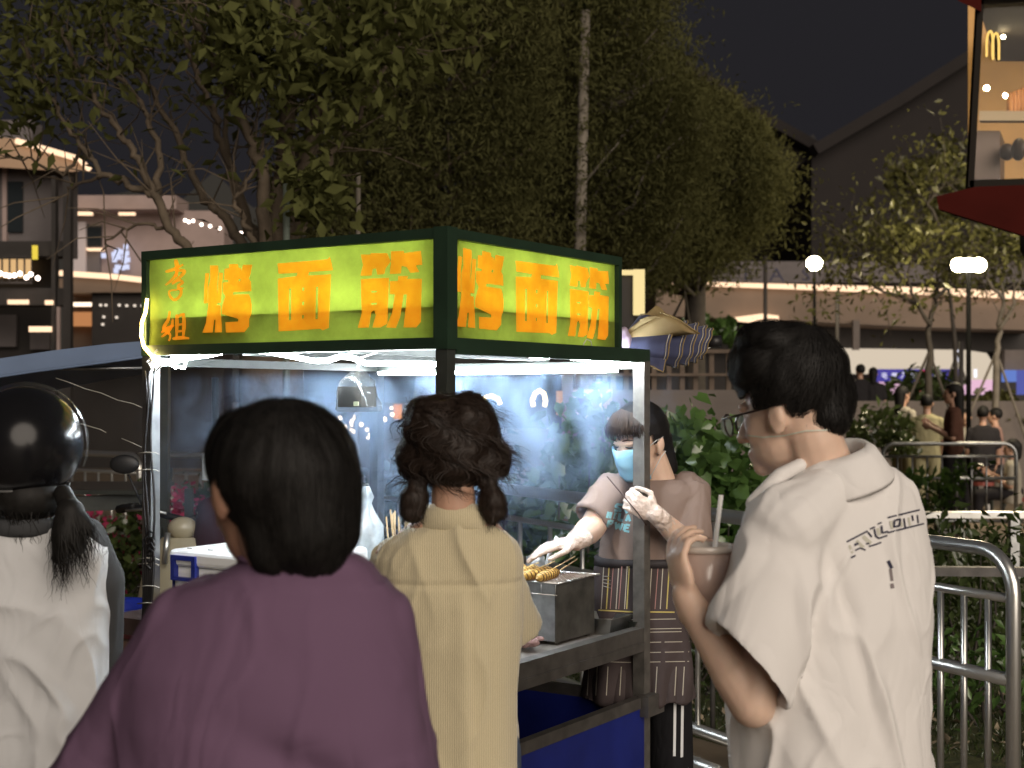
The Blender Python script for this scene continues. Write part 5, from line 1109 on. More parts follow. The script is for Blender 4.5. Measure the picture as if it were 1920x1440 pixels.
# ================================================================ people
def basis(yaw, pitch=0.0, roll=0.0):
    """yaw: direction faced, 0 = towards +Y (away from the camera), positive to the left; returns (side_left, forward, up) as matrix columns"""
    M = Matrix.Rotation(yaw, 3, 'Z') @ Matrix.Rotation(pitch, 3, 'X') @ Matrix.Rotation(roll, 3, 'Y')
    return M        # columns: right(+X), forward(+Y), up(+Z)
def head(mb, c, M, s=.93, ears=True, nose=True):
    q = lambda x, y, z: c + M @ Vector((x, y, z)) * s
    mb.ell(q(0, -.012, .022), (.076 * s, .096 * s, .098 * s), M); mb.ell(q(0, .035, -.015), (.062 * s, .058 * s, .085 * s), M); mb.ell(q(0, .025, -.062), (.055 * s, .065 * s, .055 * s), M); mb.ell(q(0, .072, -.1), (.024 * s, .02 * s, .02 * s), M)
    mb.ell(q(.024, .062, -.032), (.03 * s, .022 * s, .032 * s), M); mb.ell(q(-.024, .062, -.032), (.03 * s, .022 * s, .032 * s), M)
    if nose: mb.cap(q(0, .088, .0), q(0, .108, -.036), .009 * s, .013 * s, 10); mb.ell(q(.011, .098, -.04), (.009 * s,) * 3, M, 8, 6); mb.ell(q(-.011, .098, -.04), (.009 * s,) * 3, M, 8, 6)
    mb.ell(q(0, .088, -.07), (.022 * s, .012 * s, .008 * s), M, 10, 6); mb.ell(q(0, .086, -.082), (.018 * s, .012 * s, .008 * s), M, 10, 6)
    mb.ell(q(0, .078, .022), (.05 * s, .02 * s, .014 * s), M, 12, 6)
    if ears:
        for sx in (-1, 1):
            E = M @ Matrix.Rotation(sx * -.35, 3, 'Z'); mb.ell(q(sx * .078, -.008, -.012), (.009 * s, .02 * s, .033 * s), E, 12, 8); mb.ell(q(sx * .084, -.016, -.004), (.008 * s, .012 * s, .026 * s), E, 12, 8); mb.ell(q(sx * .076, -.002, -.036), (.008 * s, .01 * s, .012 * s), E, 10, 6)
    return q
def hand(mb, wrist, d, palm_n, L=.18, curl=(.5, .6, .7, .8), thumb=.6, side=1, spread=.12, r=.0085):
    """hand from the wrist along d; palm_n = direction the palm faces; side = +1 thumb on the d x palm_n side; five separate bent fingers. returns finger tips"""
    d = Vector(d).normalized(); n = Vector(palm_n); n = (n - d * n.dot(d)).normalized(); s = d.cross(n) * side; w_ = Vector(wrist); k = L / .18
    pal = w_ + d * .045 * k; M = Matrix((s, d, n)).transposed()
    mb.cap(w_ - d * .03, w_ + d * .01, .026 * k, .027 * k, 12); mb.ell(pal, (.041 * k, .052 * k, .017 * k), M, 16, 10); mb.ell(w_ + d * .07 * k, (.038 * k, .026 * k, .014 * k), M, 14, 8)
    mb.ell(w_ + d * .035 * k + s * .022 * k + n * .006 * k, (.02 * k, .03 * k, .016 * k), M, 10, 8)
    tips = []
    for i, (off, ln) in enumerate(((.031, .072), (.011, .08), (-.010, .074), (-.029, .058))):
        base = w_ + d * (.086 - abs(off) * .15) * k + s * off * k; c = curl[i]; dirv = (d + s * spread * (off / .03)).normalized(); p = base; a = 0.0
        for j, f_ in enumerate((.45, .31, .26)):
            a += c * (.75, 1.0, .8)[j]; q = p + (dirv * math.cos(a) + n * math.sin(a)) * ln * f_ * k * 1.05
            mb.cap(p, q, (r * 1.06 - j * .0009) * k, (r - j * .001) * k, 10); p = q
        tips.append(p)
    b0 = w_ + d * .022 * k + s * .03 * k + n * .006 * k; t1 = (d * .62 + s * .62 + n * .45 * thumb).normalized(); b1 = b0 + t1 * .036 * k; t2 = (d * (.9) + s * (.15 - .4 * thumb) + n * .7 * thumb).normalized(); b2 = b1 + t2 * .032 * k; b3 = b2 + (t2 + n * .2 * thumb - s * .2 * thumb).normalized() * .024 * k
    mb.cap(b0, b1, .0125 * k, .0105 * k, 10); mb.cap(b1, b2, .0105 * k, .0095 * k, 10); mb.cap(b2, b3, .0095 * k, .008 * k, 10); tips.append(b3)
    return tips
def arm(mb, sh, el, wr, r=(.047, .04, .036, .026)):
    sh, el, wr = Vector(sh), Vector(el), Vector(wr); mb.cap(sh, el, r[0], r[1]); mb.cap(el, el.lerp(wr, .3), r[1], r[1] * 1.02); mb.cap(el.lerp(wr, .25), wr, r[1] * 1.0, r[3])
def loft_xyz(mb, rings, n=28, M=None, pw=2.5):
    """rings: (centre, rx, ry[, yaw]) superellipses stacked in z"""
    out = []
    for rg in rings:
        c, rx, ry = rg[:3]; yw = rg[3] if len(rg) > 3 else 0; ring = []
        for k in range(n):
            t_ = 2 * math.pi * k / n; ct, st = math.cos(t_), math.sin(t_); x = rx * math.copysign(abs(ct) ** (2 / pw), ct); y = ry * math.copysign(abs(st) ** (2 / pw), st)
            ring.append(Vector(c) + Vector((x * math.cos(yw) - y * math.sin(yw), x * math.sin(yw) + y * math.cos(yw), 0)))
        out.append(ring)
    mb.loft(out)
def legs(mb, hip, yaw, hz=.88, gap=.085, r=(.085, .06, .045), stance=(0, 0), kneef=.0):
    """two tapered legs down to the ankles; returns ankle points"""
    M = basis(yaw); out = []
    for i, s in enumerate((-1, 1)):
        h = hip + M @ Vector((s * gap, 0, 0)); h.z = hz; a = Vector((h.x, h.y, .09)) + M @ Vector((s * .02, stance[i], 0)); k = h.lerp(a, .5) + M @ Vector((0, .03 + kneef, 0)); k.z = hz * .54
        mb.cap(h, k, r[0], r[1]); mb.cap(k, k.lerp(a, .35) - M @ Vector((0, .012, 0)), r[1], r[1] * .95); mb.cap(k.lerp(a, .3), a, r[1] * .93, r[2]); out.append(a)
    return out
def shoes(parent, ankles, yaw, m):
    M = basis(yaw)
    for a in ankles:
        mb = MB(); mb.ell(a + M @ Vector((0, .05, -.045)), (.042, .125, .042), M); mb.ell(a + M @ Vector((0, .12, -.055)), (.043, .06, .032), M); mb.cap(a + Vector((0, 0, -.02)), a + Vector((0, 0, .02)), .045, .045); mb.box(a + M @ Vector((0, .055, -.0775)), (.08, .26, .025), M.to_4x4().to_3x3())
        putmesh('shoe', remesh(mb, .008, 3), m, parent)
def person(label, loc, group=None): return empty('person', loc, label, 'person', group)
def strands(name, me, n, length, flow, wd, m, parent, seed=1, lift=(.001, .004), steps=7, pick=None, fly=0.0, taper=True):
    """hair locks: thin ribbons that start on the hair mass and run along its surface"""
    g = random.Random(seed); bv = bvh_of(me); polys = me.polygons; N = len(polys); vs_ = []; fs = []; cnt = 0; tries = 0
    while cnt < n and tries < n * 20:
        tries += 1; p = polys[g.randrange(N)]; c = p.center.copy(); nn = p.normal.copy()
        if pick and not pick(c, nn): continue
        L_ = length * g.uniform(.6, 1.25); st = L_ / steps; lf = g.uniform(*lift); w_ = wd * g.uniform(.6, 1.3); pt = c + nn * lf; pts = []
        fa = fly * g.random() ** 2
        for i in range(steps + 1):
            pts.append((pt.copy(), nn.copy())); d = flow(pt, nn, g); d = d - nn * d.dot(nn) * (1 - fa)
            if d.length < 1e-5: break
            q = pt + d.normalized() * st; h, hn, _, _ = bv.find_nearest(q)
            if h is not None:
                dist = (q - h).length
                if dist < .03 and fa < .25: q = h + hn * lf; nn = hn
            pt = q
        if len(pts) < 3: continue
        b = len(vs_)
        for i, (q, k) in enumerate(pts):
            t_ = (pts[min(i + 1, len(pts) - 1)][0] - pts[max(i - 1, 0)][0]).normalized(); s = t_.cross(k); s = s.normalized() if s.length > 1e-6 else Vector((1, 0, 0))
            f_ = i / (len(pts) - 1); ww = w_ * (1 - .75 * f_ if taper else 1) / 2; vs_ += [q - s * ww + k * .0004, q + k * ww * .5, q + s * ww + k * .0004]
        for i in range(len(pts) - 1):
            o_ = b + i * 3; fs += [(o_, o_ + 1, o_ + 4, o_ + 3), (o_ + 1, o_ + 2, o_ + 5, o_ + 4)]
        cnt += 1
    return mesh(name, vs_, fs, m, parent, True)
def decal(name, strokes, bv, m, parent, off=.0012, sub=8, split=False):
    """flat print laid on a garment: strokes are (pixel polyline, width px) cast from the lens onto the cloth"""
    if split:
        for st_ in strokes: decal(name, [st_], bv, m, parent, off, sub)
        return
    mb = MB(); o_ = Vector((0, 0, CAMZ)); last = 3.0
    for i, (pts, wd) in enumerate(strokes):
        pp = []
        for k in range(len(pts) - 1):
            for j in range(sub): pp.append(Vector(pts[k]).lerp(Vector(pts[k + 1]), j / sub))
        pp.append(Vector(pts[-1])); rows = []
        for k, p in enumerate(pp):
            t_ = (pp[min(k + 1, len(pp) - 1)] - pp[max(k - 1, 0)]).normalized(); nn = Vector((-t_.y, t_.x)) * wd / 2; row = []
            for q in (p - nn, p, p + nn):
                d = (W(q.x, q.y, 1) - o_).normalized(); h, hn, _, _ = bv.ray_cast(o_, d)
                if h is None: row = None; break
                row.append(h - d * (off + .0002 * i))
            rows.append(row)
        for a, b in zip(rows, rows[1:]):
            if a and b: mb.add(a + b, [(0, 1, 4, 3), (1, 2, 5, 4)])
    return mb.build(name, m, parent, True) if mb.v else None
shoe_w = mat('white_shoe', (.6, .58, .55), .6); shoe_b = mat('black_shoe', (.02, .02, .02), .6)
def fabric(name, col, amp=.15, scale=3, rough=.85, bump=.25, bs=900, sheen=.0):
    """woven cloth: faint mottling, thread bump and soft slanted crumples"""
    if name in MAT: return MAT[name]
    m = mat(name, col, rough, 0, .25, noise_s=scale, noise_a=amp * .3, bump=bump, bump_s=bs, sheen=sheen); n = m.node_tree; L = n.links.new; N = n.nodes.new
    b0 = next(k for k in n.nodes if k.type == 'BUMP'); tc = N('ShaderNodeTexCoord'); mp = N('ShaderNodeMapping'); mp.inputs['Scale'].default_value = (1.3, 1.3, .6); mp.inputs['Rotation'].default_value = (.2, .55, 0); L(tc.outputs['Object'], mp.inputs[0])
    t = N('ShaderNodeTexNoise'); t.inputs['Scale'].default_value = 5; t.inputs['Detail'].default_value = 2; t.inputs['Distortion'].default_value = 1.0; L(mp.outputs[0], t.inputs['Vector'])
    r = N('ShaderNodeMath'); r.operation = 'PINGPONG'; r.inputs[1].default_value = .5; k = N('ShaderNodeMath'); k.operation = 'MULTIPLY'; k.inputs[1].default_value = 2.2; L(t.outputs[0], k.inputs[0]); L(k.outputs[0], r.inputs[0])
    b = N('ShaderNodeBump'); b.inputs['Strength'].default_value = .22; b.inputs['Distance'].default_value = .035; L(r.outputs[0], b.inputs['Height']); L(b.outputs[0], b0.inputs['Normal']); return m
denim = fabric('dark_trousers', (.03, .032, .04)); blackc = fabric('black_trousers', (.010, .010, .012))

# ---------------------------------------------------------------- customer in the plum top (closest, seen from behind)
d0 = 1.95; k_ = d0 / F
q = lambda x, y, o=0.0: W(x, y, d0 + o)
pp = person('customer with black bobbed hair in a plum top, seen from behind', (q(560, 0).x, d0 + .05, 0))
yaw = R(38); M = basis(yaw, R(-14)); mb = MB(); hc = q(500, 912, .03); head(mb, hc, M, .97)
mb.cap(hc + Vector((.02, -.03, -.06)), q(562, 1085, .03), .055, .06)
loft_xyz(mb, [((q(565, 1075, .05)), .10, .06), (q(555, 1130, .06), .12, .07), (q(535, 1250, .07), .16, .09), (q(530, 1500, .07), .17, .10), (q(545, 1800, .06), .15, .095), (q(545, 2000, .05), .17, .11)])
elL, elR = q(140, 1500, .12), q(788, 1500, .10); wrL, wrR = q(300, 1420, .42), q(560, 1480, .42)
arm(mb, q(360, 1190, .06), elL, wrL); arm(mb, q(670, 1220, .09), elR + Vector((-.03, .02, 0)), wrR, (.03, .032, .032, .026))
hand(mb, wrL, (.75, .6, .25), (.6, -.2, -.5), curl=(.6, .7, .7, .7)); hand(mb, wrR, (-.6, .7, .25), (-.5, .1, -.6), side=-1, curl=(.6, .7, .7, .7))
an = legs(mb, q(545, 0, .05), yaw, .86); putmesh('body', remesh(mb, .006, 4), mat('skin_tan', (.36, .20, .135), .55, noise_s=40, noise_a=.06, sss=.1), pp); shoes(pp, an, yaw, shoe_w)
mb = MB(); legs(mb, q(545, 0, .05), yaw, .9, r=(.10, .075, .065)); mb.ell(Vector((q(545, 0, .05).x, d0 + .05, .92)), (.17, .12, .11)); putmesh('trousers', remesh(mb, .011, 4), denim, pp)
mb = MB()
def xr(y, l, r, o, ry): return (q((l + r) / 2, y, o), (r - l) / 2 * d0 / F, ry)
loft_xyz(mb, [xr(1040, 480, 672, .035, .07), xr(1058, 440, 700, .04, .08), xr(1080, 395, 716, .05, .09), xr(1110, 340, 738, .055, .10), xr(1160, 290, 765, .06, .115), xr(1250, 240, 790, .06, .13), xr(1350, 225, 812, .06, .138), xr(1460, 225, 830, .065, .14), xr(1700, 260, 830, .06, .14), xr(1990, 250, 840, .05, .15)], 44, pw=2.15)
mb.cap(q(345, 1178, .05), elL, .052, .056); mb.cap(elL, wrL.lerp(elL, .25), .056, .05); mb.cap(q(716, 1170, .06), elR + Vector((-.012, 0, 0)), .045, .05); mb.cap(elR + Vector((-.012, 0, 0)), wrR.lerp(elR, .25), .05, .046)
me = remesh(mb, .006, 12)
fold = cloth(.015, (5, 5, 2.6), 3.0, .8)
warp(me, lambda c, n: fold(c, n) * (1.0 if c.z < 1.34 else .4) - .02 * math.exp(-((((c - q(590, 1430, -.06)).x) / .10) ** 2 + (((c - q(590, 1430)).z + .5 * (c.x - q(590, 0).x)) / .035) ** 2)))
plum = fabric('plum_jersey', (.148, .086, .146), .12, 4); putmesh('top', me, plum, pp)
mb = MB(); cc = q(566, 1050, .03); ring = [cc + Vector((.085 * math.cos(t_), .062 * math.sin(t_), -.010 * math.cos(t_) - .004)) for t_ in [2 * math.pi * k / 40 for k in range(41)]]; mb.tube(ring, .006, 8, False); putmesh('collar', mb.me('c'), plum, pp)
# bobbed hair; last lobe added over the neck in place of its shade
mb = MB(); mb.ell(q(533, 876, .025), (.101, .115, .096)); mb.cap(q(556, 895, -.005), q(574, 985, -.012), .083, .066); mb.cap(q(592, 985, -.008), q(590, 1022, -.012), .056, .046); mb.cap(q(545, 975, .0), q(560, 1024, -.01), .052, .044); mb.ell(q(458, 858, .06), (.052, .07, .070)); mb.cap(q(622, 890, .03), q(624, 1000, .03), .040, .036); mb.cap(q(468, 880, -.02), q(482, 935, -.014), .042, .032); mb.cap(q(515, 950, -.012), q(542, 1015, -.014), .040, .036); mb.cap(q(496, 935, -.012), q(520, 1028, -.018), .042, .038)
me = remesh(mb, .006, 5); warp(me, lambda c, n: .003 * noise.noise(Vector((c.x * 60, c.y * 60, c.z * 9))))
putmesh('hair', me, hairm, pp); crown = q(545, 800, -.01)
def flow_down(c, n, g):
    h = c - crown; d = Vector((h.x * 2.2, h.y * 2.2, -.05 - max(0, .09 - h.z) * 4)); return d.normalized() + Vector((g.gauss(0, .10), g.gauss(0, .10), g.gauss(0, .05)))
strands('hair_lock', me, 5200, .10, flow_down, .0016, hairm, pp, 2, (.0005, .0045), 6, None, .12)
strands('flyaway_hair', me, 150, .05, lambda c, n, g: n * .7 + Vector((g.gauss(0, .5), g.gauss(0, .5), g.gauss(0, .3))), .0007, hairm, pp, 3, (.001, .003), 6, lambda c, n: c.z > q(0, 850).z, 1.0)
mb = MB(); mb.tube([q(x, y, -.01) for x, y in ((432, 778), (420, 768), (415, 755), (422, 746), (436, 744))], .0008, 4); mb.tube([q(x, y, -.01) for x, y in ((470, 772), (468, 758), (478, 748))], .0006, 4); mb.build('flyaway_hair', hairm, pp)

# ---------------------------------------------------------------- helmeted customer
d0 = 3.3; q = lambda x, y, o=0.0: W(x, y, d0 + o)
pp = person('customer in a black glossy helmet and white shirt with a ponytail', (q(50, 0).x, d0, 0)); M = basis(R(8)); mb = MB(); hc = q(52, 850, .01); head(mb, hc, M, .95)
mb.cap(hc + Vector((0, -.02, -.08)), q(62, 1010, .02), .052, .058)
loft_xyz(mb, [(q(62, 1000, .03), .10, .06), (q(60, 1050, .04), .14, .07), (q(55, 1150, .05), .15, .09), (q(50, 1300, .05), .14, .09), (q(50, 1430, .05), .13, .09)])
elL, elR = q(-130, 1240, .08), q(172, 1230, .10); wrL, wrR = q(-60, 1150, .34), q(110, 1130, .36)
arm(mb, q(-70, 1045, .05), elL, wrL); arm(mb, q(158, 1050, .06), elR, wrR); hand(mb, wrL, (.3, .8, .2), (.7, 0, -.4), curl=(.6, .7, .7, .7)); hand(mb, wrR, (-.3, .8, .2), (-.7, 0, -.4), side=-1, curl=(.6, .7, .7, .7))
an = legs(mb, q(50, 0, .04), R(8), .78, gap=.075, r=(.07, .055, .045)); putmesh('body', remesh(mb, .007, 4), skin, pp); shoes(pp, an, R(8), shoe_b)
mb = MB(); legs(mb, q(50, 0, .04), R(8), .78, gap=.075, r=(.085, .072, .06)); mb.ell(Vector((q(50, 0).x, d0 + .04, .80)), (.155, .11, .10)); putmesh('trousers', remesh(mb, .011, 4), blackc, pp)
mb = MB(); loft_xyz(mb, [(q(66, 982, .02), .085, .07), (q(66, 1000, .03), .14, .085), (q(62, 1030, .04), .185, .105), (q(55, 1080, .05), .20, .12), (q(52, 1180, .05), .195, .13), (q(50, 1300, .05), .19, .13), (q(55, 1420, .045), .195, .14), (q(55, 1428, .045), .18, .125), (q(55, 1400, .045), .17, .115)], 40)
mb.cap(q(-75, 1045, .05), elL, .07, .062); mb.cap(q(150, 1050, .06), elR + Vector((-.02, 0, 0)), .068, .062); mb.cap(elR + Vector((-.02, 0, 0)), wrR.lerp(elR, .5), .062, .05); mb.cap(elL, wrL.lerp(elL, .5), .062, .05)
me = remesh(mb, .007, 9); fold = cloth(.034, (6, 6, 2.6), 11.0, .8); warp(me, lambda c, n: fold(c, n))
whitec = fabric('white_shirt', (.60, .61, .62), .08, 3); putmesh('shirt', me, whitec, pp)
# dark jacket worn back to front over the arms
mb = MB(); mb.cap(q(158, 1010, .05), q(186, 1090, .07), .055, .062); mb.cap(q(186, 1090, .07), q(186, 1240, .13), .062, .058); mb.cap(q(186, 1240, .13), wrR.lerp(elR, .3), .056, .05); mb.ell(q(80, 1130, .16), (.20, .07, .26)); me = remesh(mb, .008, 6); warp(me, cloth(.010, (9, 9, 5), 2.0)); putmesh('jacket', me, fabric('charcoal_jacket', (.05, .052, .055), .1), pp)
mb = MB(); mb.tube([q(58, 985, .02) + Vector((.082 * math.cos(t_), .07 * math.sin(t_), .0)) for t_ in [2 * math.pi * k / 30 for k in range(31)]], .022, 8, False); putmesh('jacket_collar', mb.me('c'), MAT['charcoal_jacket'], pp)
# ponytail
mb = MB(); mb.cap(q(118, 925, -.06), q(135, 962, -.10), .022, .026); mb.cap(q(132, 962, -.10), q(125, 1005, -.115), .034, .032); mb.cap(q(125, 1010, -.115), q(108, 1045, -.11), .03, .012); mb.cap(q(135, 965, -.10), q(168, 992, -.11), .03, .014); mb.cap(q(140, 975, -.10), q(150, 1030, -.11), .028, .010); mb.ell(q(56, 930, -.005), (.080, .085, .06)); me = remesh(mb, .006, 4); putmesh('hair', me, hairm, pp)
strands('hair_lock', me, 1500, .085, lambda c, n, g: Vector((g.gauss(.08, .35), g.gauss(0, .2), -1)) + n * .3, .0022, hairm, pp, 7, (.001, .004), 6, lambda c, n: c.z < q(0, 950).z, .6)
# helmet: glossy shell, edge trim, clear visor rim
hel = bpy.data.objects.new('helmet', None); link(hel, pp); hel.matrix_parent_inverse = Matrix.Translation(pp.location).inverted()
hcx = q(46, 832, .01); mb = MB(); mb.ell(hcx, (.132, .145, .134), None, 40, 28); me = mb.me('helmet_shell'); cutfaces(me, lambda c: c.z < hcx.z - .105 or (c.y > hcx.y + .06 and c.z < hcx.z + .01)); gloss = mat('glossy_black', (.008, .008, .009), .2, 0, .28)
o = putmesh('shell', me, gloss, hel); o.matrix_parent_inverse = Matrix.Identity(4); o.modifiers.new('s', 'SOLIDIFY').thickness = .006
zc = hcx.z - .105; rr_ = math.sqrt(1 - (.105 / .134) ** 2); mb = MB(); mb.tube([Vector((hcx.x + .132 * rr_ * math.cos(t_), hcx.y + .145 * rr_ * math.sin(t_), zc)) for t_ in [2 * math.pi * k / 40 for k in range(41)]], .004, 6, False); o = mb.build('edge_trim', mat('grey_trim', (.12, .12, .12), .4), hel, True); o.matrix_parent_inverse = Matrix.Identity(4)
vis = translucent('visor', (.8, .75, .6), .10, .10, .35, hole=.62); mb = MB(); mb.loft([[hcx + Vector((.143 * math.cos(a) * math.sin(t_), .155 * math.sin(a) * 1.0 - .0, .145 * math.cos(a) * math.cos(t_))) for t_ in np.linspace(R(-60), R(112), 40)] for a in np.linspace(R(2), R(24), 6)], cap=False, closed=False); o = mb.build('visor', vis, hel, True); o.matrix_parent_inverse = Matrix.Identity(4)
mb = MB(); mb.tube([q(128, 905, .02), q(122, 935, .01), q(100, 960, .03)], .005, 6); o = mb.build('strap', black, hel, True); o.matrix_parent_inverse = Matrix.Identity(4)

# ---------------------------------------------------------------- girl with braids
d0 = 3.1; q = lambda x, y, o=0.0: W(x, y, d0 + o)
pp = person('girl with two short braids in a cream corduroy shirt before the grill', (q(855, 0).x, d0, 0)); M = basis(R(-4), R(-6)); mb = MB(); hc = q(850, 846, .02); head(mb, hc, M, .93)
mb.cap(hc + Vector((0, -.03, -.07)), q(852, 985, .0), .047, .052)
loft_xyz(mb, [(q(852, 975, .02), .09, .06), (q(845, 1020, .03), .145, .08), (q(838, 1120, .04), .15, .09), (q(845, 1300, .04), .115, .085), (q(850, 1480, .04), .115, .09)])
elL, elR = q(712, 1190, .13), q(950, 1170, .16); wrL, wrR = q(770, 1130, .36), q(868, 1090, .34)
arm(mb, q(735, 1050, .03), elL, wrL, (.042, .036, .034, .024)); arm(mb, q(930, 1055, .04), elR, wrR, (.042, .036, .034, .024)); hand(mb, wrL, (.4, .8, .2), (.6, 0, -.5), .165, (.6, .7, .7, .7)); hand(mb, wrR, (-.4, .8, .2), (-.6, 0, -.5), .165, (.6, .7, .7, .7), side=-1)
an = legs(mb, q(852, 0, .04), 0, .80, gap=.07, r=(.07, .056, .042)); putmesh('body', remesh(mb, .006, 4), skin, pp); shoes(pp, an, 0, shoe_w)
mb = MB(); legs(mb, q(852, 0, .04), 0, .82, gap=.07, r=(.08, .07, .065)); mb.ell(Vector((q(852, 0).x, d0 + .04, .84)), (.125, .10, .10)); putmesh('trousers', remesh(mb, .011, 4), fabric('blue_jeans', (.06, .08, .13)), pp)
mb = MB(); loft_xyz(mb, [(q(852, 984, .01), .078, .066), (q(850, 996, .015), .115, .08), (q(846, 1016, .02), .148, .092), (q(842, 1045, .025), .165, .102), (q(842, 1100, .03), .163, .11), (q(848, 1200, .03), .148, .115), (q(852, 1300, .035), .138, .118), (q(850, 1440, .035), .146, .125), (q(850, 1700, .035), .155, .13)], 44, pw=2.4)
mb.cup(q(752, 1048, .03), q(722, 1150, .115), .066, .066, .05); mb.cap(q(790, 1025, .02), q(752, 1050, .03), .05, .06)
mb.cup(q(915, 1045, .03), q(958, 1185, .12), .062, .068, .06); mb.cap(q(895, 1020, .02), q(915, 1045, .03), .05, .058)
me = remesh(mb, .0055, 9); fold = cloth(.016, (8, 8, 2.6), 21.0, .25); seam_z = q(0, 1090).z; px0 = q(872, 0).x
def girl_f(c, n):
    d = fold(c, n)
    if n.y < -.2:
        d -= .005 * math.exp(-((c.z - seam_z) / .006) ** 2)                       # yoke seam
        if c.z < seam_z: u_ = (c.x - px0 - .03 * (seam_z - c.z)); d += .010 * math.exp(-(u_ / .03) ** 2) * (1 if u_ < 0 else math.exp(-(u_ / .008) ** 2)) * min(1, (seam_z - c.z) / .05)
    return d
warp(me, girl_f)
cm = bpy.data.materials.new('cream_corduroy'); cm.use_nodes = True; n = cm.node_tree; p = n.nodes['Principled BSDF']; p.inputs['Base Color'].default_value = (.60, .50, .31, 1); p.inputs['Roughness'].default_value = .9; p.inputs['Sheen Weight'].default_value = .3
tc = n.nodes.new('ShaderNodeTexCoord'); wv = n.nodes.new('ShaderNodeTexWave'); wv.bands_direction = 'X'; wv.inputs['Scale'].default_value = 82; wv.inputs['Distortion'].default_value = 1.0; wv.inputs['Detail Scale'].default_value = .4; n.links.new(tc.outputs['Object'], wv.inputs['Vector'])
bp_ = n.nodes.new('ShaderNodeBump'); bp_.inputs['Strength'].default_value = .5; bp_.inputs['Distance'].default_value = .003; n.links.new(wv.outputs[1], bp_.inputs['Height']); n.links.new(bp_.outputs[0], p.inputs['Normal'])
mx = n.nodes.new('ShaderNodeMix'); mx.data_type = 'RGBA'; mx.inputs[6].default_value = (.44, .375, .23, 1); mx.inputs[7].default_value = (.72, .64, .43, 1); n.links.new(wv.outputs[1], mx.inputs[0]); n.links.new(mx.outputs[2], p.inputs['Base Color'])
shirt = putmesh('shirt', me, cm, pp)
mb = MB(); co = []
for a, dz, r_ in ((0, .0, 0), (1, .028, -.004), (2, .046, -.010), (3, .05, -.006), (4, .030, .006), (5, -.004, .014), (6, -.008, .006)):
    co.append([q(852, 992, .012) + Vector(((.070 + r_) * math.cos(t_), (.062 + r_) * math.sin(t_), dz + .012 * max(0, -math.sin(t_)) - .03 * max(0, math.sin(t_)))) for t_ in [2 * math.pi * k / 36 for k in range(36)]])
mb.loft(co, cap=False); o = mb.build('collar', cm, shirt, True)
# braided hair
mb = MB(); mb.ell(q(850, 830, .01), (.104, .108, .102)); mb.ell(q(812, 795, -.01), (.062, .08, .062)); mb.ell(q(872, 792, -.01), (.066, .08, .064)); mb.ell(q(790, 862, .0), (.05, .06, .05)); mb.ell(q(905, 862, .0), (.054, .06, .05)); mb.ell(q(850, 872, -.03), (.075, .06, .042)); mb.ell(q(925, 850, .01), (.03, .04, .03)); mb.ell(q(772, 850, .01), (.03, .05, .035))
me = remesh(mb, .006, 4); warp(me, lambda c, n: .008 * noise.noise(Vector((c.x * 34, c.y * 34, c.z * 22))) + .004 * noise.noise(c * 80)); hair = putmesh('hair', me, hairb, pp)
top_ = q(850, 765, -.02)
def flow_wavy(c, n, g):
    h = c - top_; return Vector((h.x * 1.5 + .5 * math.sin(c.z * 90 + c.x * 40), h.y * 1.5, -.06 - max(0, .05 - h.z) * 1.2)).normalized() + Vector((g.gauss(0, .3), g.gauss(0, .2), g.gauss(0, .25)))
strands('hair_lock', me, 4600, .075, flow_wavy, .0022, hairb, pp, 8, (.0005, .007), 6, None, .35)
strands('flyaway_hair', me, 420, .05, lambda c, n, g: n * .9 + Vector((g.gauss(0, .5), g.gauss(0, .3), g.gauss(-.2, .4))), .0007, hairb, pp, 9, (.0, .004), 6, None, 1.0)
strands('flyaway_hair', me, 260, .055, lambda c, n, g: Vector((1, g.gauss(0, .4), -.35 + g.gauss(0, .35))), .0008, hairb, pp, 10, (.0, .004), 6, lambda c, n: c.x > q(918, 0).x and c.z < q(0, 820).z and c.z > q(0, 885).z, 1.0)
for s_, pts in ((-1, [(788, 885), (784, 905), (782, 922), (776, 942), (772, 958)]), (1, [(908, 885), (914, 905), (920, 922), (924, 945), (926, 960)])):
    mb = MB()
    for i, (x, y) in enumerate(pts[:3]):
        for w_ in (-1, 1): mb.ell(q(x + w_ * 5, y, -.03), (.015, .018, .017))
    x, y = pts[3]; mb.ell(q(x, y - 4, -.03), (.030, .03, .034)); x, y = pts[4]; mb.ell(q(x, y, -.03), (.026, .026, .024))
    me2 = remesh(mb, .005, 2); warp(me2, lambda c, n: .004 * noise.noise(Vector((c.x * 60, c.y * 60, c.z * 30)))); putmesh('braid', me2, hairb, pp); strands('hair_lock', me2, 520, .035, lambda c, n, g: Vector((g.gauss(0, .6), g.gauss(0, .4), -1)), .0018, hairb, pp, 20 + s_, (.0005, .004), 5, None, .5)
    MB().tube([q(pts[-1][0], pts[-1][1] + 8, -.03), q(pts[-1][0] + 2, pts[-1][1] + 26, -.03)], [.010, .002], 6).build('braid_tip', hairb, pp, True)

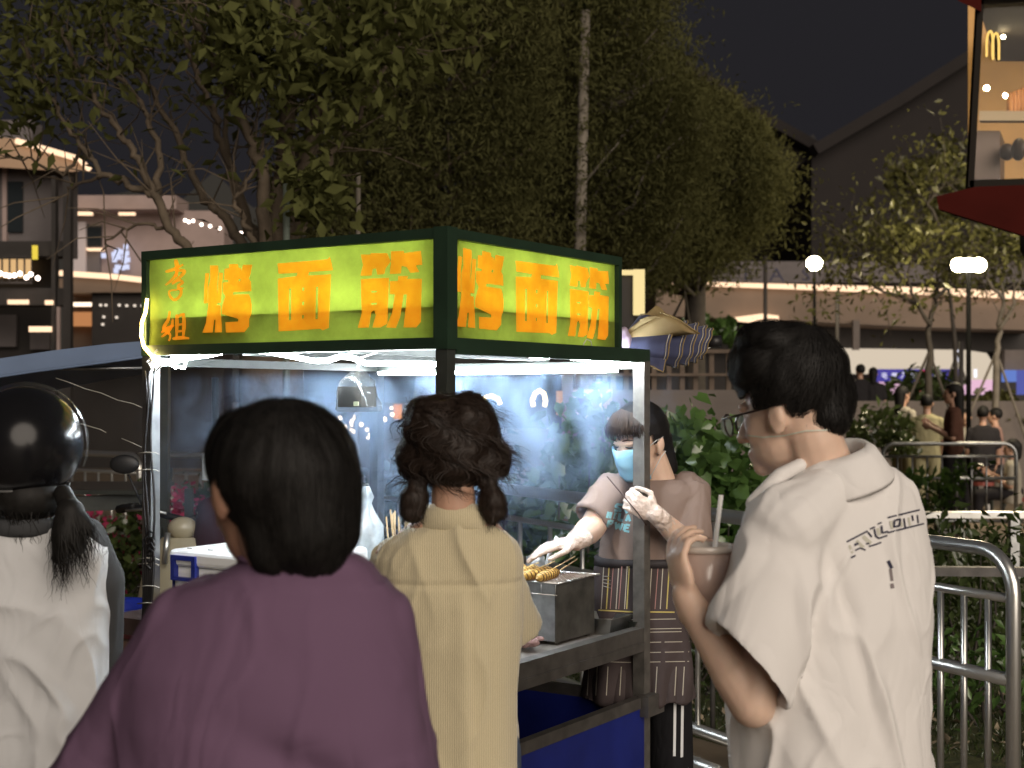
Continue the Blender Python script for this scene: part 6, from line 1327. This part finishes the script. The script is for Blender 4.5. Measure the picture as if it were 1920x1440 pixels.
# ---------------------------------------------------------------- tall customer in white with a drink
d0 = 2.8; q = lambda x, y, o=0.0: W(x, y, d0 + o)
pp = person('tall bespectacled customer in an oversized white polo shirt holding a drink', (q(1560, 0).x, d0 + .05, 0)); yaw = R(56); M = basis(yaw, R(-10)); mb = MB(); hc = q(1478, 772, .03); hq_ = head(mb, hc, M, 1.0)
mb.cap(hc + M @ Vector((0, -.04, -.06)), q(1560, 930, .03), .058, .066)
loft_xyz(mb, [(q(1570, 900, .04), .12, .07, R(30)), (q(1575, 970, .05), .15, .075, R(30)), (q(1580, 1100, .06), .16, .09, R(30)), (q(1575, 1300, .06), .16, .10, R(30)), (q(1570, 1500, .06), .17, .11, R(30))])
shl, elL, wrL = q(1490, 1030, -.06), q(1412, 1322, -.09), q(1288, 1122, -.02)
arm(mb, shl, elL, wrL, (.042, .044, .041, .029))
ctop = q(1324, 1026, .05)
tipsL = hand(mb, wrL, (-.22, .16, .95), (.93, .36, .1), .185, (.50, .62, .72, .8), .9, side=1)
elR, wrR = q(1500, 1290, .36), q(1392, 1135, .18); arm(mb, q(1655, 985, .16), elR, wrR, (.05, .043, .04, .028)); hand(mb, wrR, (-.15, -.05, .98), (-.95, -.1, .0), .185, (.45, .55, .6, .7), .8, side=-1)
an = legs(mb, q(1570, 0, .06), yaw, .8, gap=.075, r=(.07, .06, .048)); me = remesh(mb, .0055, 3); bvB = bvh_of(me); putmesh('body', me, skin_b, pp); shoes(pp, an, yaw, shoe_w)
mb = MB(); legs(mb, q(1570, 0, .06), yaw, .80, gap=.075, r=(.085, .08, .075)); mb.ell(Vector((q(1570, 0).x, d0 + .06, .84)), (.15, .11, .10)); putmesh('trousers', remesh(mb, .011, 4), blackc, pp)
mb = MB(); Y = R(30)
loft_xyz(mb, [(q(1566, 868, .035), .095, .075, Y), (q(1572, 890, .04), .135, .09, Y), (q(1575, 920, .05), .175, .105, Y), (q(1572, 965, .055), .20, .12, Y), (q(1572, 1040, .06), .208, .135, Y), (q(1572, 1160, .06), .205, .15, Y), (q(1560, 1300, .06), .210, .155, Y), (q(1558, 1450, .06), .215, .16, Y), (q(1558, 1620, .06), .22, .16, Y), (q(1558, 1626, .06), .205, .148, Y), (q(1558, 1560, .06), .195, .14, Y)], 48, pw=2.4)
hem = q(1404, 1246, -.125); mb.cap(q(1545, 930, -.03), q(1480, 985, -.08), .062, .085); mb.cup(q(1486, 965, -.075), hem, .085, .094, .10, ax=(0, 1, 0), flat=.82, tilt=(.58, 0, -.15))
mb.cap(q(1625, 940, .09), q(1660, 1000, .13), .06, .08); mb.cup(q(1655, 985, .13), q(1585, 1230, .28), .08, .085, .08)
me = remesh(mb, .006, 10); fold = cloth(.032, (6, 6, 2.4), 31.0, .45); armpit = q(1590, 1080, -.12)
warp(me, lambda c, n: fold(c, n) - .018 * math.exp(-((c.x - q(1572, 0).x + .30 * (c.z - q(0, 1150).z)) / .022) ** 2) * math.exp(-((c.z - q(0, 1150).z) / .14) ** 2))
wht = fabric('white_pique', (.82, .80, .78), .06, 3); shirt = putmesh('shirt', me, wht, pp); bvM = bvh_of(me)
decal('neck_strap', [([(1398, 816), (1430, 820), (1470, 817), (1510, 808), (1560, 806)], 2.6)], bvB, mat('pale_strap', (.62, .66, .56), .6), pp, .003)
# turned-down collar
mb = MB(); col = []; cc = q(1560, 888, .03); tilt = Matrix.Rotation(R(10), 3, 'X') @ Matrix.Rotation(R(-14), 3, 'Y')
for r_, dz in ((.0, -.005), (-.004, .020), (-.004, .040), (.004, .046), (.016, .034), (.028, .006), (.040, -.022), (.040, -.028), (.026, -.004)):
    ring = []
    for t_ in [2 * math.pi * k / 48 for k in range(48)]:
        front = max(0, math.cos(t_ - (yaw + math.pi / 2))); v = Vector(((.076 + r_) * math.cos(t_), (.072 + r_) * math.sin(t_), dz)); v.z -= front * .055 * (1 + max(0, -dz) * 12); v += M @ Vector((0, 1, 0)) * front * (.025 + r_ * .8); ring.append(cc + tilt @ v)
    col.append(ring)
mb.loft(col, cap=False); o = mb.build('collar', wht, shirt, True); o.modifiers.new('s', 'SOLIDIFY').thickness = .003
mb = MB(); mb.loft([[q(1402 + 8 * s, 945 + i * 3 - 12 * s, -.075 + .004 * s) for s in range(4)] for i in range(4)], cap=False, closed=False)
mb = MB(); mb.cap(q(1462, 892, -.04), q(1412, 945, -.06), .016, .016); mb.cap(q(1500, 872, -.035), q(1462, 892, -.04), .014, .016); putmesh('collar_point', remesh(mb, .005, 3), wht, shirt)
# back print
ink = mat('navy_print', (.02, .02, .05), .7); pale = mat('pale_print', (.55, .54, .46), .8)
fx = lambda l: [(1560 + x * .15278, 900 + y * .15278) for x, y in l]
decal('lettering', [(fx([(180, 760), (440, 625)]), 3.2), (fx([(235, 955), (290, 925)]), 3.2), (fx([(285, 865), (345, 835), (415, 860)]), 2.8), (fx([(275, 800), (325, 775)]), 4.2), (fx([(420, 785), (460, 775)]), 3), (fx([(455, 815), (525, 795), (605, 765)]), 3), (fx([(445, 640), (490, 700)]), 3), (fx([(470, 600), (530, 575)]), 3), (fx([(520, 600), (540, 690), (580, 715), (680, 680)]), 3), (fx([(565, 540), (610, 520)]), 2.6), (fx([(610, 560), (620, 650), (690, 630)]), 3.2), (fx([(690, 460), (1080, 365)]), 3), (fx([(690, 645), (1130, 535)]), 3), (fx([(770, 495), (840, 480), (830, 560), (765, 575), (770, 495)]), 3.4), (fx([(885, 470), (905, 590)]), 2.4), (fx([(985, 430), (1000, 500)]), 2.4), (fx([(1050, 430), (1062, 530)]), 2.2)], bvM, ink, shirt)
decal('lettering', [(fx([(215, 800), (250, 900)]), 5), (fx([(300, 745), (390, 830)]), 6), (fx([(380, 690), (480, 780)]), 7), (fx([(560, 590), (580, 680)]), 6), (fx([(720, 500), (740, 600)]), 5), (fx([(850, 510), (865, 575)]), 4), (fx([(940, 460), (960, 560)]), 4)], bvM, pale, shirt, .0008)
decal('lettering', [(fx([(690, 990), (735, 1085)]), 6.5)], bvM, ink, shirt); decal('lettering', [(fx([(718, 1090), (738, 1240)]), 5.5), (fx([(735, 1270), (745, 1330)]), 7)], bvM, mat('grey_print', (.22, .19, .19), .8), shirt)
# hair
mb = MB(); mb.ell(q(1486, 706, .03), (.112, .112, .108)); mb.ell(q(1530, 745, .03), (.076, .09, .085)); mb.ell(q(1420, 688, .03), (.055, .085, .062)); mb.ell(q(1545, 780, .0), (.052, .06, .045)); mb.ell(q(1440, 640, .02), (.06, .08, .04)); me = remesh(mb, .006, 5)
Mi = M.transposed()
def mancut(c):
    l = Mi @ (c - hc); return (l.y > .035 and l.z < .045) or (l.y > -.035 and l.z < .012 and abs(l.x) > .04) or l.z < -.075
warp(me, lambda c, n: .004 * noise.noise(Vector((c.x * 45, c.y * 45, c.z * 20)))); cutfaces(me, mancut); putmesh('hair', me, hairm, pp); crn = q(1530, 640, -.01)
def flow_m(c, n, g):
    h = c - crn; return Vector((h.x * 1.4, h.y * 1.4, h.z * 1.0 - .045)).normalized() + Vector((g.gauss(0, .22), g.gauss(0, .2), g.gauss(0, .15)))
strands('hair_lock', me, 4800, .055, flow_m, .0018, hairm, pp, 30, (.0005, .006), 5, None, .25); strands('flyaway_hair', me, 260, .022, lambda c, n, g: n + Vector((g.gauss(0, .4), g.gauss(0, .4), g.gauss(0, .3))), .0007, hairm, pp, 31, (.0, .003), 4, None, 1.0)
# glasses
gl = bpy.data.objects.new('glasses', None); link(gl, pp); gl.matrix_parent_inverse = Matrix.Translation(pp.location).inverted()
fr_ = mat('glasses_frame', (.02, .012, .01), .3)
mb = MB(); hl = lambda x, y, z: hc + M @ Vector((x, y, z))
for s_ in (-1, 1):
    mb.tube([hl(s_ * .036 + .028 * math.cos(t_), .122 - .010 * abs(s_ * .036 + .028 * math.cos(t_)) / .06, -.008 + .022 * math.sin(t_)) for t_ in [2 * math.pi * k / 24 for k in range(25)]], .0024, 6, False)
    mb.tube([hl(s_ * .066, .114, .004), hl(s_ * .078, .07, .006), hl(s_ * .084, .0, .010), hl(s_ * .086, -.02, -.005)], .0022, 6)
mb.tube([hl(-.008, .124, -.004), hl(.008, .124, -.004)], .0018, 6); o = mb.build('frame', fr_, gl, True); o.matrix_parent_inverse = Matrix.Identity(4)
lens = translucent('lens', (.85, .92, .86), .35, .3, .12, hole=.45)  # milky tint stands in for the pale reflection on the glass
for s_ in (-1, 1):
    o = mesh('lens', [hl(s_ * .036 + .027 * math.cos(t_), .121, -.008 + .021 * math.sin(t_)) for t_ in [2 * math.pi * k / 20 for k in range(20)]], [tuple(range(20))], lens, gl); o.matrix_parent_inverse = Matrix.Identity(4)
# drink
cup = empty('drink_cup', ctop - Vector((0, 0, .13)), 'plastic cup of pinkish drink with lid and white straw in his hand', 'cup'); cx_, cy2, cz2 = ctop
rg = lambda r_, z, n_=32: [Vector((cx_ + r_ * math.cos(2 * math.pi * k / n_), cy2 + r_ * math.sin(2 * math.pi * k / n_), cz2 + z)) for k in range(n_)]
mb = MB(); mb.loft([rg(.038, -.145), rg(.057, -.004), rg(.054, -.004), rg(.036, -.141)]); mb.build('wall', translucent('cup_film', (.85, .68, .60), .7, .4, .1, hole=.15), cup, True)
mb = MB(); mb.loft([rg(.035, -.139), rg(.0505, -.030)]); mb.build('drink', mat('berry_drink', (.30, .10, .11), .35), cup, True)
mb = MB(); mb.loft([rg(.060, -.008), rg(.061, .002), rg(.057, .006), rg(.048, .004), rg(.047, -.001)]); mb.build('lid', translucent('lid_film', (.92, .84, .76), .75, .2, .08, hole=.05), cup, True)
MB().tube([Vector((cx_ + .006, cy2, cz2 - .10)), W(1352, 928, d0 + .06)], .0052, 10).build('straw', mat('straw_white', (.88, .88, .86), .4), cup, True)
# ---------------------------------------------------------------- the vendor
d0 = 4.6; q = lambda x, y, o=0.0: W(x, y, d0 + o)
pp = person('vendor in a blue face mask, brown tee and striped apron at the grill', (q(1215, 0).x, d0, 0)); yaw = R(134); M = basis(yaw, R(-16)); Mi = M.transposed(); mb = MB(); hc = q(1200, 829, -.02); hl = head(mb, hc, M, .95)
mb.cap(hc + M @ Vector((0, -.035, -.06)), q(1240, 920, .03), .052, .058)
loft_xyz(mb, [(q(1237, 905, .03), .10, .06), (q(1232, 930, .04), .15, .08), (q(1222, 980, .04), .14, .09), (q(1205, 1045, .04), .12, .09), (q(1200, 1130, .04), .14, .10)])
elR, wrR = q(1110, 990, -.10), q(1080, 1014, -.26); arm(mb, q(1150, 918, .0), elR, wrR, (.046, .043, .040, .029))
elL, wrL = q(1302, 1034, -.06), q(1229, 964, -.17); arm(mb, q(1306, 925, .04), elL, wrL, (.046, .042, .038, .028))
an = legs(mb, q(1205, 0, .05), R(170), .78, gap=.08, r=(.07, .06, .045)); putmesh('body', remesh(mb, .0055, 4), skin_b, pp); shoes(pp, an, R(160), shoe_b)
glv = mat('thin_plastic_glove', (.74, .60, .52), .25, 0, .6, noise_s=45, noise_a=.16, bump=.6, bump_s=90, coat=.5)
mb = MB(); hand(mb, wrR, (-.93, -.15, -.18), (-.1, .1, -1), .175, (.10, .22, .32, .42), .3, side=1, spread=.3, r=.0098); mb.cap(wrR.lerp(elR, .3), wrR, .036, .032); me = remesh(mb, .0045, 3); warp(me, lambda c, n: .0022 * noise.noise(c * 120)); putmesh('glove', me, glv, pp)
mb = MB(); hand(mb, wrL, (-.85, -.14, .45), (.05, 1, .1), .165, (1.0, 1.0, 1.05, 1.1), .75, side=-1, spread=.04, r=.0098); mb.cap(wrL.lerp(elL, .3), wrL, .033, .03); me = remesh(mb, .0045, 3); warp(me, lambda c, n: .002 * noise.noise(c * 120)); putmesh('glove', me, glv, pp)
# tee
mb = MB(); loft_xyz(mb, [(q(1240, 899, .03), .068, .062), (q(1238, 908, .03), .108, .075), (q(1232, 922, .035), .146, .09), (q(1226, 945, .04), .160, .10), (q(1216, 985, .04), .152, .108), (q(1204, 1030, .04), .138, .108), (q(1198, 1062, .04), .132, .105)], 40)
mb.cap(q(1175, 912, .02), q(1150, 920, .0), .048, .055); mb.cup(q(1155, 908, .0), q(1108, 972, -.085), .056, .062, .05); mb.cap(q(1288, 912, .035), q(1303, 925, .035), .05, .055); mb.cup(q(1300, 912, .035), q(1296, 1012, -.02), .058, .066, .05)
me = remesh(mb, .0055, 7); fold = cloth(.009, (9, 9, 4.5), 41.0, .6); warp(me, fold); tee = putmesh('tee', me, fabric('brown_tee', (.275, .205, .175), .1, 4), pp); bv = bvh_of(me)
neck = [q(1240, 897, .03) + Vector((.069 * math.cos(t_), .063 * math.sin(t_), .010 * math.sin(t_))) for t_ in [2 * math.pi * k / 32 for k in range(33)]]; MB().tube(neck, .0055, 6, False).build('neckband', MAT['brown_tee'], tee, True)
# light blue slogan, three slanted lines
sl = lambda l: [(1080 + x * .25, 740 + y * .25) for x, y in l]
aqua = mat('aqua_print', (.30, .62, .68), .7)
decal('slogan', [
    (sl([(352, 828), (310, 822), (296, 838), (330, 858), (335, 872), (288, 868)]), 4.5), (sl([(360, 832), (378, 885), (410, 850)]), 4.5), (sl([(560, 880), (590, 876), (570, 900), (600, 915)]), 4), (sl([(612, 892), (600, 920)]), 4),
    (sl([(245, 878), (232, 925)]), 4.8), (sl([(265, 880), (254, 928)]), 4.8), (sl([(238, 902), (262, 905)]), 3), (sl([(300, 884), (288, 932)]), 5.5), (sl([(330, 888), (320, 938), (350, 944)]), 5.2), (sl([(375, 948), (392, 905), (405, 950)]), 4.6), (sl([(600, 955), (622, 968), (648, 962)]), 4.5),
    (sl([(250, 942), (235, 995)]), 5.5), (sl([(252, 944), (280, 950), (270, 970), (246, 968)]), 4), (sl([(298, 955), (302, 1005), (322, 970), (330, 1012), (350, 965)]), 4.5), (sl([(372, 972), (360, 1020)]), 5.5), (sl([(372, 974), (405, 980)]), 4), (sl([(366, 996), (395, 1000)]), 4), (sl([(360, 1020), (400, 1028)]), 4), (sl([(510, 985), (505, 1045), (540, 1050)]), 5)], bv, aqua, tee, .0015, split=True)
# trousers with two side stripes
mb = MB(); ank = legs(mb, q(1205, 0, .05), R(170), .78, gap=.08, r=(.078, .078, .07)); mb.ell(Vector((q(1203, 0).x, d0 + .05, .80)), (.13, .10, .10)); me = remesh(mb, .010, 4); tr_ = putmesh('trousers', me, blackc, pp); bt = bvh_of(me)
# apron: skirt panel, waistband, pocket panel
apm = fabric('apron_cloth', (.075, .058, .058), .2, 9); mb = MB()
loft_xyz(mb, [(q(1197, 1044, .035), .140, .110), (q(1196, 1062, .035), .143, .113), (q(1196, 1140, .035), .155, .122), (q(1197, 1220, .035), .172, .132), (q(1197, 1306, .035), .19, .145), (q(1197, 1308, .035), .182, .138), (q(1197, 1240, .035), .165, .125)], 48); me = remesh(mb, .006, 5)
warp(me, lambda c, n: .012 * math.sin(c.x * 70 + 2 * noise.noise(c * 5)) * max(0, (q(0, 1090).z - c.z) / .45) + .006 * noise.noise(Vector((c.x * 16, c.y * 16, c.z * 5)))); ap = putmesh('apron', me, apm, pp); ba = bvh_of(me)
mb = MB(); loft_xyz(mb, [(q(1197, 1043, .035), .143, .113), (q(1197, 1058, .035), .146, .116)], 40); mb.build('waistband', mat('apron_band', (.025, .02, .022), .7), ap, True)
ivory = mat('ivory_stripe', (.50, .46, .38), .8); yell = mat('yellow_stripe', (.55, .45, .14), .8); rose = mat('rose_stripe', (.42, .22, .2), .8)
decal('stripe', [([(x, 1062), (x - 5, 1142)], 1.6) for x in (1132, 1160, 1176, 1222, 1243)], ba, ivory, ap, split=True); decal('stripe', [([(x, 1062), (x - 5, 1142)], 2.2) for x in (1142, 1180, 1255)], ba, yell, ap, split=True); decal('stripe', [([(x, 1062), (x - 6, 1142)], 1.4) for x in (1150, 1166, 1234)], ba, rose, ap, split=True)
decal('stripe', [([(1104, 1143), (1180, 1147), (1290, 1148)], 2.4)], ba, yell, ap, split=True); decal('stripe', [([(1102, y), (1180, y + 2), (1292, y)], 1.4) for y in (1160, 1178, 1184, 1203, 1222, 1240)], ba, ivory, ap, split=True)
decal('stripe', [([(x, 1250), (x - 3, 1304)], 1.7) for x in (1090, 1104, 1120, 1140, 1165, 1215, 1232, 1268, 1283)], ba, ivory, ap, split=True)
decal('side_stripe', [([(1266, 1300), (1262, 1600)], 5)], bt, whitepl, tr_); decal('side_stripe', [([(1280, 1300), (1276, 1600)], 5)], bt, whitepl, tr_)
# mask with pleats and ear loops
Q = lambda x, y, z: hc + M @ Vector((x, y, z)) * .95
rows = []
for i in range(13):
    f_ = i / 12; z = .004 - .118 * f_; row = []
    for j in range(25):
        a = R(-76 + 152 * j / 24); nb = math.exp(-(a / .35) ** 2) * math.exp(-((f_ - .30) / .3) ** 2) * .024; rx = .074 - .012 * f_ ** 2; ry = .066 - .004 * f_
        row.append(Q(rx * math.sin(a), .040 + (ry + nb) * math.cos(a) - (.012 * f_ ** 3) + .0022 * (abs(math.sin(f_ * math.pi * 3))), z))
    rows.append(row)
mb = MB(); mb.loft(rows, cap=False, closed=False); mk = mb.build('mask', mat('blue_mask', (.28, .56, .74), .8, noise_s=30, noise_a=.06), pp, True); mk.modifiers.new('s', 'SOLIDIFY').thickness = .002
for s_ in (0, 24):
    sx = -1 if s_ == 0 else 1
    MB().tube([rows[1][s_], Q(sx * .084, .01, .012), Q(sx * .088, -.022, .014)], .0015, 5).build('ear_loop', whitepl, mk, True); MB().tube([rows[11][s_], Q(sx * .082, .0, -.05), Q(sx * .088, -.022, -.036)], .0015, 5).build('ear_loop', whitepl, mk, True)
# lowered eyes and brows
dk = mat('eye_dark', (.012, .01, .01), .3)
for s_ in (-1, 1):
    MB().tube([Q(s_ * (.014 + .036 * i / 6), .0965 - .013 * (i / 6) ** 2 - .004, .012 - .004 * math.sin(math.pi * i / 6)) for i in range(7)], [.0008, .0022, .003, .0032, .003, .0024, .001], 6).build('eye', dk, pp, True)
    MB().tube([Q(s_ * (.012 + .04 * i / 6), .099 - .014 * (i / 6) ** 2, .033 + .004 * math.sin(math.pi * i / 6)) for i in range(7)], [.001, .002, .0024, .0022, .002, .0016, .0006], 6).build('eyebrow', mat('brow', (.05, .03, .02), .8), pp, True)
# hair: pulled back, low ponytail, fringe
mb = MB(); mb.ell(Q(0, -.012, .034), (.085, .108, .102), M); mb.ell(Q(0, -.10, -.02), (.045, .04, .05), M); mb.cap(Q(0, -.11, -.04), Q(.0, -.125, -.13), .034, .028); me = remesh(mb, .005, 4)
def vcut(c):
    l = Mi @ (c - hc) / .95; return (l.y > .045 and l.z < .055) or (l.y > -.015 and l.z < -.0) or (l.y > .02 and l.z < .035)
cutfaces(me, vcut); hd = mat('black_hair_lit', (.012, .010, .009), .6, spec=.25, noise_s=50, noise_a=.3); putmesh('hair', me, hd, pp)
strands('hair_lock', me, 1700, .06, lambda c, n, g: -(M @ Vector((0, 1, 0))) + Vector((g.gauss(0, .12), g.gauss(0, .12), -.35 + g.gauss(0, .1))), .002, hd, pp, 51, (.0005, .002), 5)
fr = mat('fringe_hair', (.024, .014, .009), .7, spec=.2, noise_s=60, noise_a=.3); mb = MB(); g = random.Random(77)
for i in range(170):
    x = g.uniform(-.078, .070); y0 = .045 + .035 * math.cos(x * 14); a = Q(x * .75, y0 * .6 + .012, .136 - abs(x) * .3); b_ = Q(x * 1.06, .098 - 6.5 * x * x, .092 - abs(x) * .12); c_ = Q(x * 1.1 + g.gauss(0, .003), .108 - 6.5 * x * x, .062 + g.uniform(-.006, .012)); d_ = Q(x * 1.1 + g.gauss(0, .004), .110 - 6.5 * x * x, .042 + g.uniform(-.004, .018)); mb.tube([a, b_, c_, d_], [.0016, .0017, .0014, .0004], 4)
mb.build('fringe', fr, pp, True)
st = MB().tube([q(1138, 893, -.22), q(1196, 962, -.19), q(1212, 985, -.19)], .0022, 6).build('poking_stick', mat('dark_stick', (.06, .035, .03), .6), None, True); tag(st, 'thin dark stick held in the gloved hand at the cart post', 'stick')

# ---------------------------------------------------------------- masked helper mostly hidden behind the plum customer
d0 = 5.6; q = lambda x, y, o=0.0: W(x, y, d0 + o)
pp = person('person in a pale face mask hidden behind the bobbed hair', (q(440, 0).x, d0, 0)); yaw = R(100); M = basis(yaw); mb = MB(); hc = q(438, 850); head(mb, hc, M, .95); mb.cap(hc + Vector((.02, 0, -.07)), q(452, 935), .05, .055)
loft_xyz(mb, [(q(455, 930), .10, .06), (q(455, 960), .17, .09), (q(455, 1060), .16, .10), (q(455, 1160), .16, .10)]); arm(mb, q(400, 965), q(390, 1080), q(420, 1100, -.2)); arm(mb, q(520, 965), q(525, 1080), q(500, 1100, -.2)); an = legs(mb, q(455, 0), yaw, .84); putmesh('body', remesh(mb, .009, 4), skin, pp); shoes(pp, an, yaw, shoe_b)
mb = MB(); loft_xyz(mb, [(q(455, 922), .08, .07), (q(455, 940), .17, .10), (q(455, 1000), .19, .12), (q(455, 1190), .19, .125)]); mb.cap(q(395, 960), q(390, 1070), .06, .055); mb.cap(q(522, 960), q(525, 1070), .06, .055); me = remesh(mb, .01, 5); putmesh('jacket', me, fabric('maroon_jacket', (.05, .02, .025)), pp)
mb = MB(); legs(mb, q(455, 0), yaw, .88, r=(.10, .08, .07)); mb.ell(Vector((q(455, 0).x, d0, .87)), (.16, .12, .1)); putmesh('trousers', remesh(mb, .012, 4), blackc, pp)
Q = lambda x, y, z: hc + M @ Vector((x, y, z)) * .95
mb = MB(); mb.loft([[Q((.074 - .012 * f_) * math.sin(a), .042 + .068 * math.cos(a) + .02 * math.exp(-(a / .35) ** 2), .0 - .11 * f_) for a in [R(-75 + 150 * j / 16) for j in range(17)]] for f_ in (0, .2, .4, .6, .8, 1)], cap=False, closed=False); mb.build('mask', mat('pale_mask', (.62, .70, .74), .8), pp, True)
mb = MB(); mb.ell(Q(0, -.022, .035), (.082, .10, .095), M); mb.ell(Q(0, -.05, -.04), (.07, .06, .05), M); me = remesh(mb, .007, 3); Mi = M.transposed(); cutfaces(me, lambda c: (Mi @ (c - hc)).y > .05 and (Mi @ (c - hc)).z < .07); putmesh('hair', me, hairm, pp)

# ---------------------------------------------------------------- people on the far plaza
def far_person(label, px, top, d, yaw, topm, botm, hairlen=.0, sit=None, skirt=False, arms='down', hm=hairm, h=1.63, bag=False, gz=0.0):
    x = W(px, 0, d).x; zt = CAMZ + (HY - top) / F * d - gz; off = zt - h if sit is None else 0; pp = person(label, (x, d, 0), 'people out on the plaza'); M = basis(yaw); B = lambda a, b, c: Vector((x, d, 0)) + M @ Vector((a, b, c))
    if sit is not None: dz = zt - 1.63
    else: dz = 0
    s = zt / 1.63 if sit is None else 1.0
    Z = lambda z: (z * s) if sit is None else z + dz
    mb = MB(); hc = B(0, .01, Z(1.505)); head(mb, hc, M, .95 * (s if sit is None else 1)); mb.cap(hc - Vector((0, 0, .08)), B(0, -.01, Z(1.33)), .048, .052)
    loft_xyz(mb, [(B(0, 0, Z(1.34)), .09, .055, yaw), (B(0, 0, Z(1.28)), .155, .08, yaw), (B(0, 0, Z(1.1)), .14, .09, yaw), (B(0, 0, Z(.92)), .14, .09, yaw), (B(0, 0, Z(.82)), .15, .10, yaw)])
    aa = {'down': ((-.20, .0, 1.03), (-.18, .10, .82), (.20, .0, 1.03), (.18, .10, .82)), 'front': ((-.20, .02, 1.03), (-.06, .26, 1.14), (.20, .02, 1.03), (.05, .27, 1.18))}[arms]
    sh = [B(-.16, 0, Z(1.27)), B(.16, 0, Z(1.27))]; el = [B(aa[0][0], aa[0][1], Z(aa[0][2])), B(aa[2][0], aa[2][1], Z(aa[2][2]))]; wr = [B(aa[1][0], aa[1][1], Z(aa[1][2])), B(aa[3][0], aa[3][1], Z(aa[3][2]))]
    for i in (0, 1): arm(mb, sh[i], el[i], wr[i]); hand(mb, wr[i], (wr[i] - el[i]), M @ Vector((1 - 2 * i, 0, 0)), .17, (.5, .5, .6, .6), .5, side=1 if i == 0 else -1)
    if sit is None: an = legs(mb, Vector((x, d, 0)), yaw, .82 * s)
    else:
        an = []
        for sx in (-1, 1): k = B(sx * .1, .40, sit + .04); a = B(sx * .1, .42, .09); mb.cap(B(sx * .09, 0, sit + .08), k, .075, .058); mb.cap(k, a, .058, .042); an.append(a)
    putmesh('body', remesh(mb, .012, 3), skin, pp); shoes(pp, an, yaw, shoe_w)
    mb = MB(); loft_xyz(mb, [(B(0, 0, Z(1.36)), .08, .06, yaw), (B(0, 0, Z(1.32)), .15, .085, yaw), (B(0, 0, Z(1.2)), .185, .11, yaw), (B(0, 0, Z(1.0)), .17, .12, yaw), (B(0, 0, Z(.80)), .175, .125, yaw)])
    for i in (0, 1): mb.cap(sh[i], sh[i].lerp(el[i], .8), .062, .062)
    me = remesh(mb, .013, 4); warp(me, cloth(.012, (8, 8, 4), px * .1)); putmesh('top', me, topm, pp)
    mb = MB()
    if skirt: loft_xyz(mb, [(B(0, 0, Z(.98)), .145, .11, yaw), (B(0, 0, Z(.8)), .18, .14, yaw), (B(0, 0, Z(.3)), .22, .19, yaw), (B(0, 0, Z(.12)), .24, .21, yaw)])
    elif sit is None: legs(mb, Vector((x, d, 0)), yaw, .82 * s, r=(.10, .085, .075)); mb.ell(B(0, 0, Z(.84)), (.155, .12, .1), M)
    else:
        mb.ell(B(0, 0, sit + .1), (.17, .14, .1), M)
        for sx in (-1, 1): k = B(sx * .1, .40, sit + .04); mb.cap(B(sx * .09, 0, sit + .08), k, .09, .075); mb.cap(k, B(sx * .1, .42, .14), .075, .06)
    putmesh('skirt' if skirt else 'trousers', remesh(mb, .015, 4), botm, pp)
    mb = MB(); mb.ell(hc + M @ Vector((0, -.02, .035)), (.083 * s, .10 * s, .092 * s), M)
    if hairlen: mb.cap(hc + M @ Vector((0, -.06, .02)), hc + M @ Vector((.0, -.07, -hairlen)), .075, .055)
    me = remesh(mb, .009, 3); Mi = M.transposed(); cutfaces(me, lambda c: (Mi @ (c - hc)).y > .045 and (Mi @ (c - hc)).z < .06); putmesh('hair', me, hm, pp)
    if bag:
        mb = MB(); mb.ell(B(-.22, -.08, Z(.9)), (.06, .12, .14), M); putmesh('bag', remesh(mb, .014, 2), black, pp); MB().tube([B(.12, .08, Z(1.33)), B(-.05, .13, Z(1.15)), B(-.22, .0, Z(.98))], .012, 6).build('bag_strap', black, pp, True)
    pp.location.z += gz
    if sit is not None:
        st_ = empty('stool', B(0, 0, 0), 'low stool under the ' + label, 'stool'); mb = MB(); mb.tube([B(0, 0, sit - .03), B(0, 0, sit + .02)], .15, 14); mb.build('seat', mat('stool_seat', (.2, .05, .04), .5), st_)
        for a, b in ((-.1, -.1), (.1, -.1), (.1, .1), (-.1, .1)): MB().beam(B(a * 1.2, b * 1.2, 0), B(a, b, sit - .03), .025, .025).build('leg', darksteel, st_)
    return pp
fw = fabric('far_white', (.36, .33, .27), .05); fy = fabric('far_cream', (.34, .31, .18), .05); fd = fabric('far_dark', (.02, .018, .02)); fb = fabric('far_brown', (.10, .045, .03)); fp = fabric('far_pink', (.36, .22, .18))
far_person('woman in a white blouse with long hair and black shoulder bag', 1692, 722, 19.2, R(-60), fw, fy, .22, bag=True)
far_person('person in a cream top seen from behind between the two women', 1738, 738, 18.6, R(-20), fy, fy, 0)
far_person('woman with long loose hair in a dark top and long black skirt', 1788, 716, 16.8, R(75), fb, fd, .34, skirt=True, arms='front')
far_person('seated person in black seen from behind', 1843, 760, 19.5, R(-15), fd, fd, 0, sit=.42)
far_person('seated person in a pale top beside the one in black', 1811, 766, 20.5, R(160), fw, fd, .12, sit=.42)
far_person('seated person in a pink top beyond the one in black', 1866, 764, 20.8, R(60), fp, fd, 0, sit=.42)
far_person('hunched person in a striped pale shirt by the barrier end', 1898, 822, 18.2, R(70), fw, fd, .1, sit=.3, arms='front')
far_person('dark standing figure beside another before the white band', 1613, 682, 26, R(10), fd, fd, 0, gz=.5)
far_person('dark standing figure with a wide coat before the white band', 1637, 688, 26, R(-10), fd, fd, .15, gz=.5)
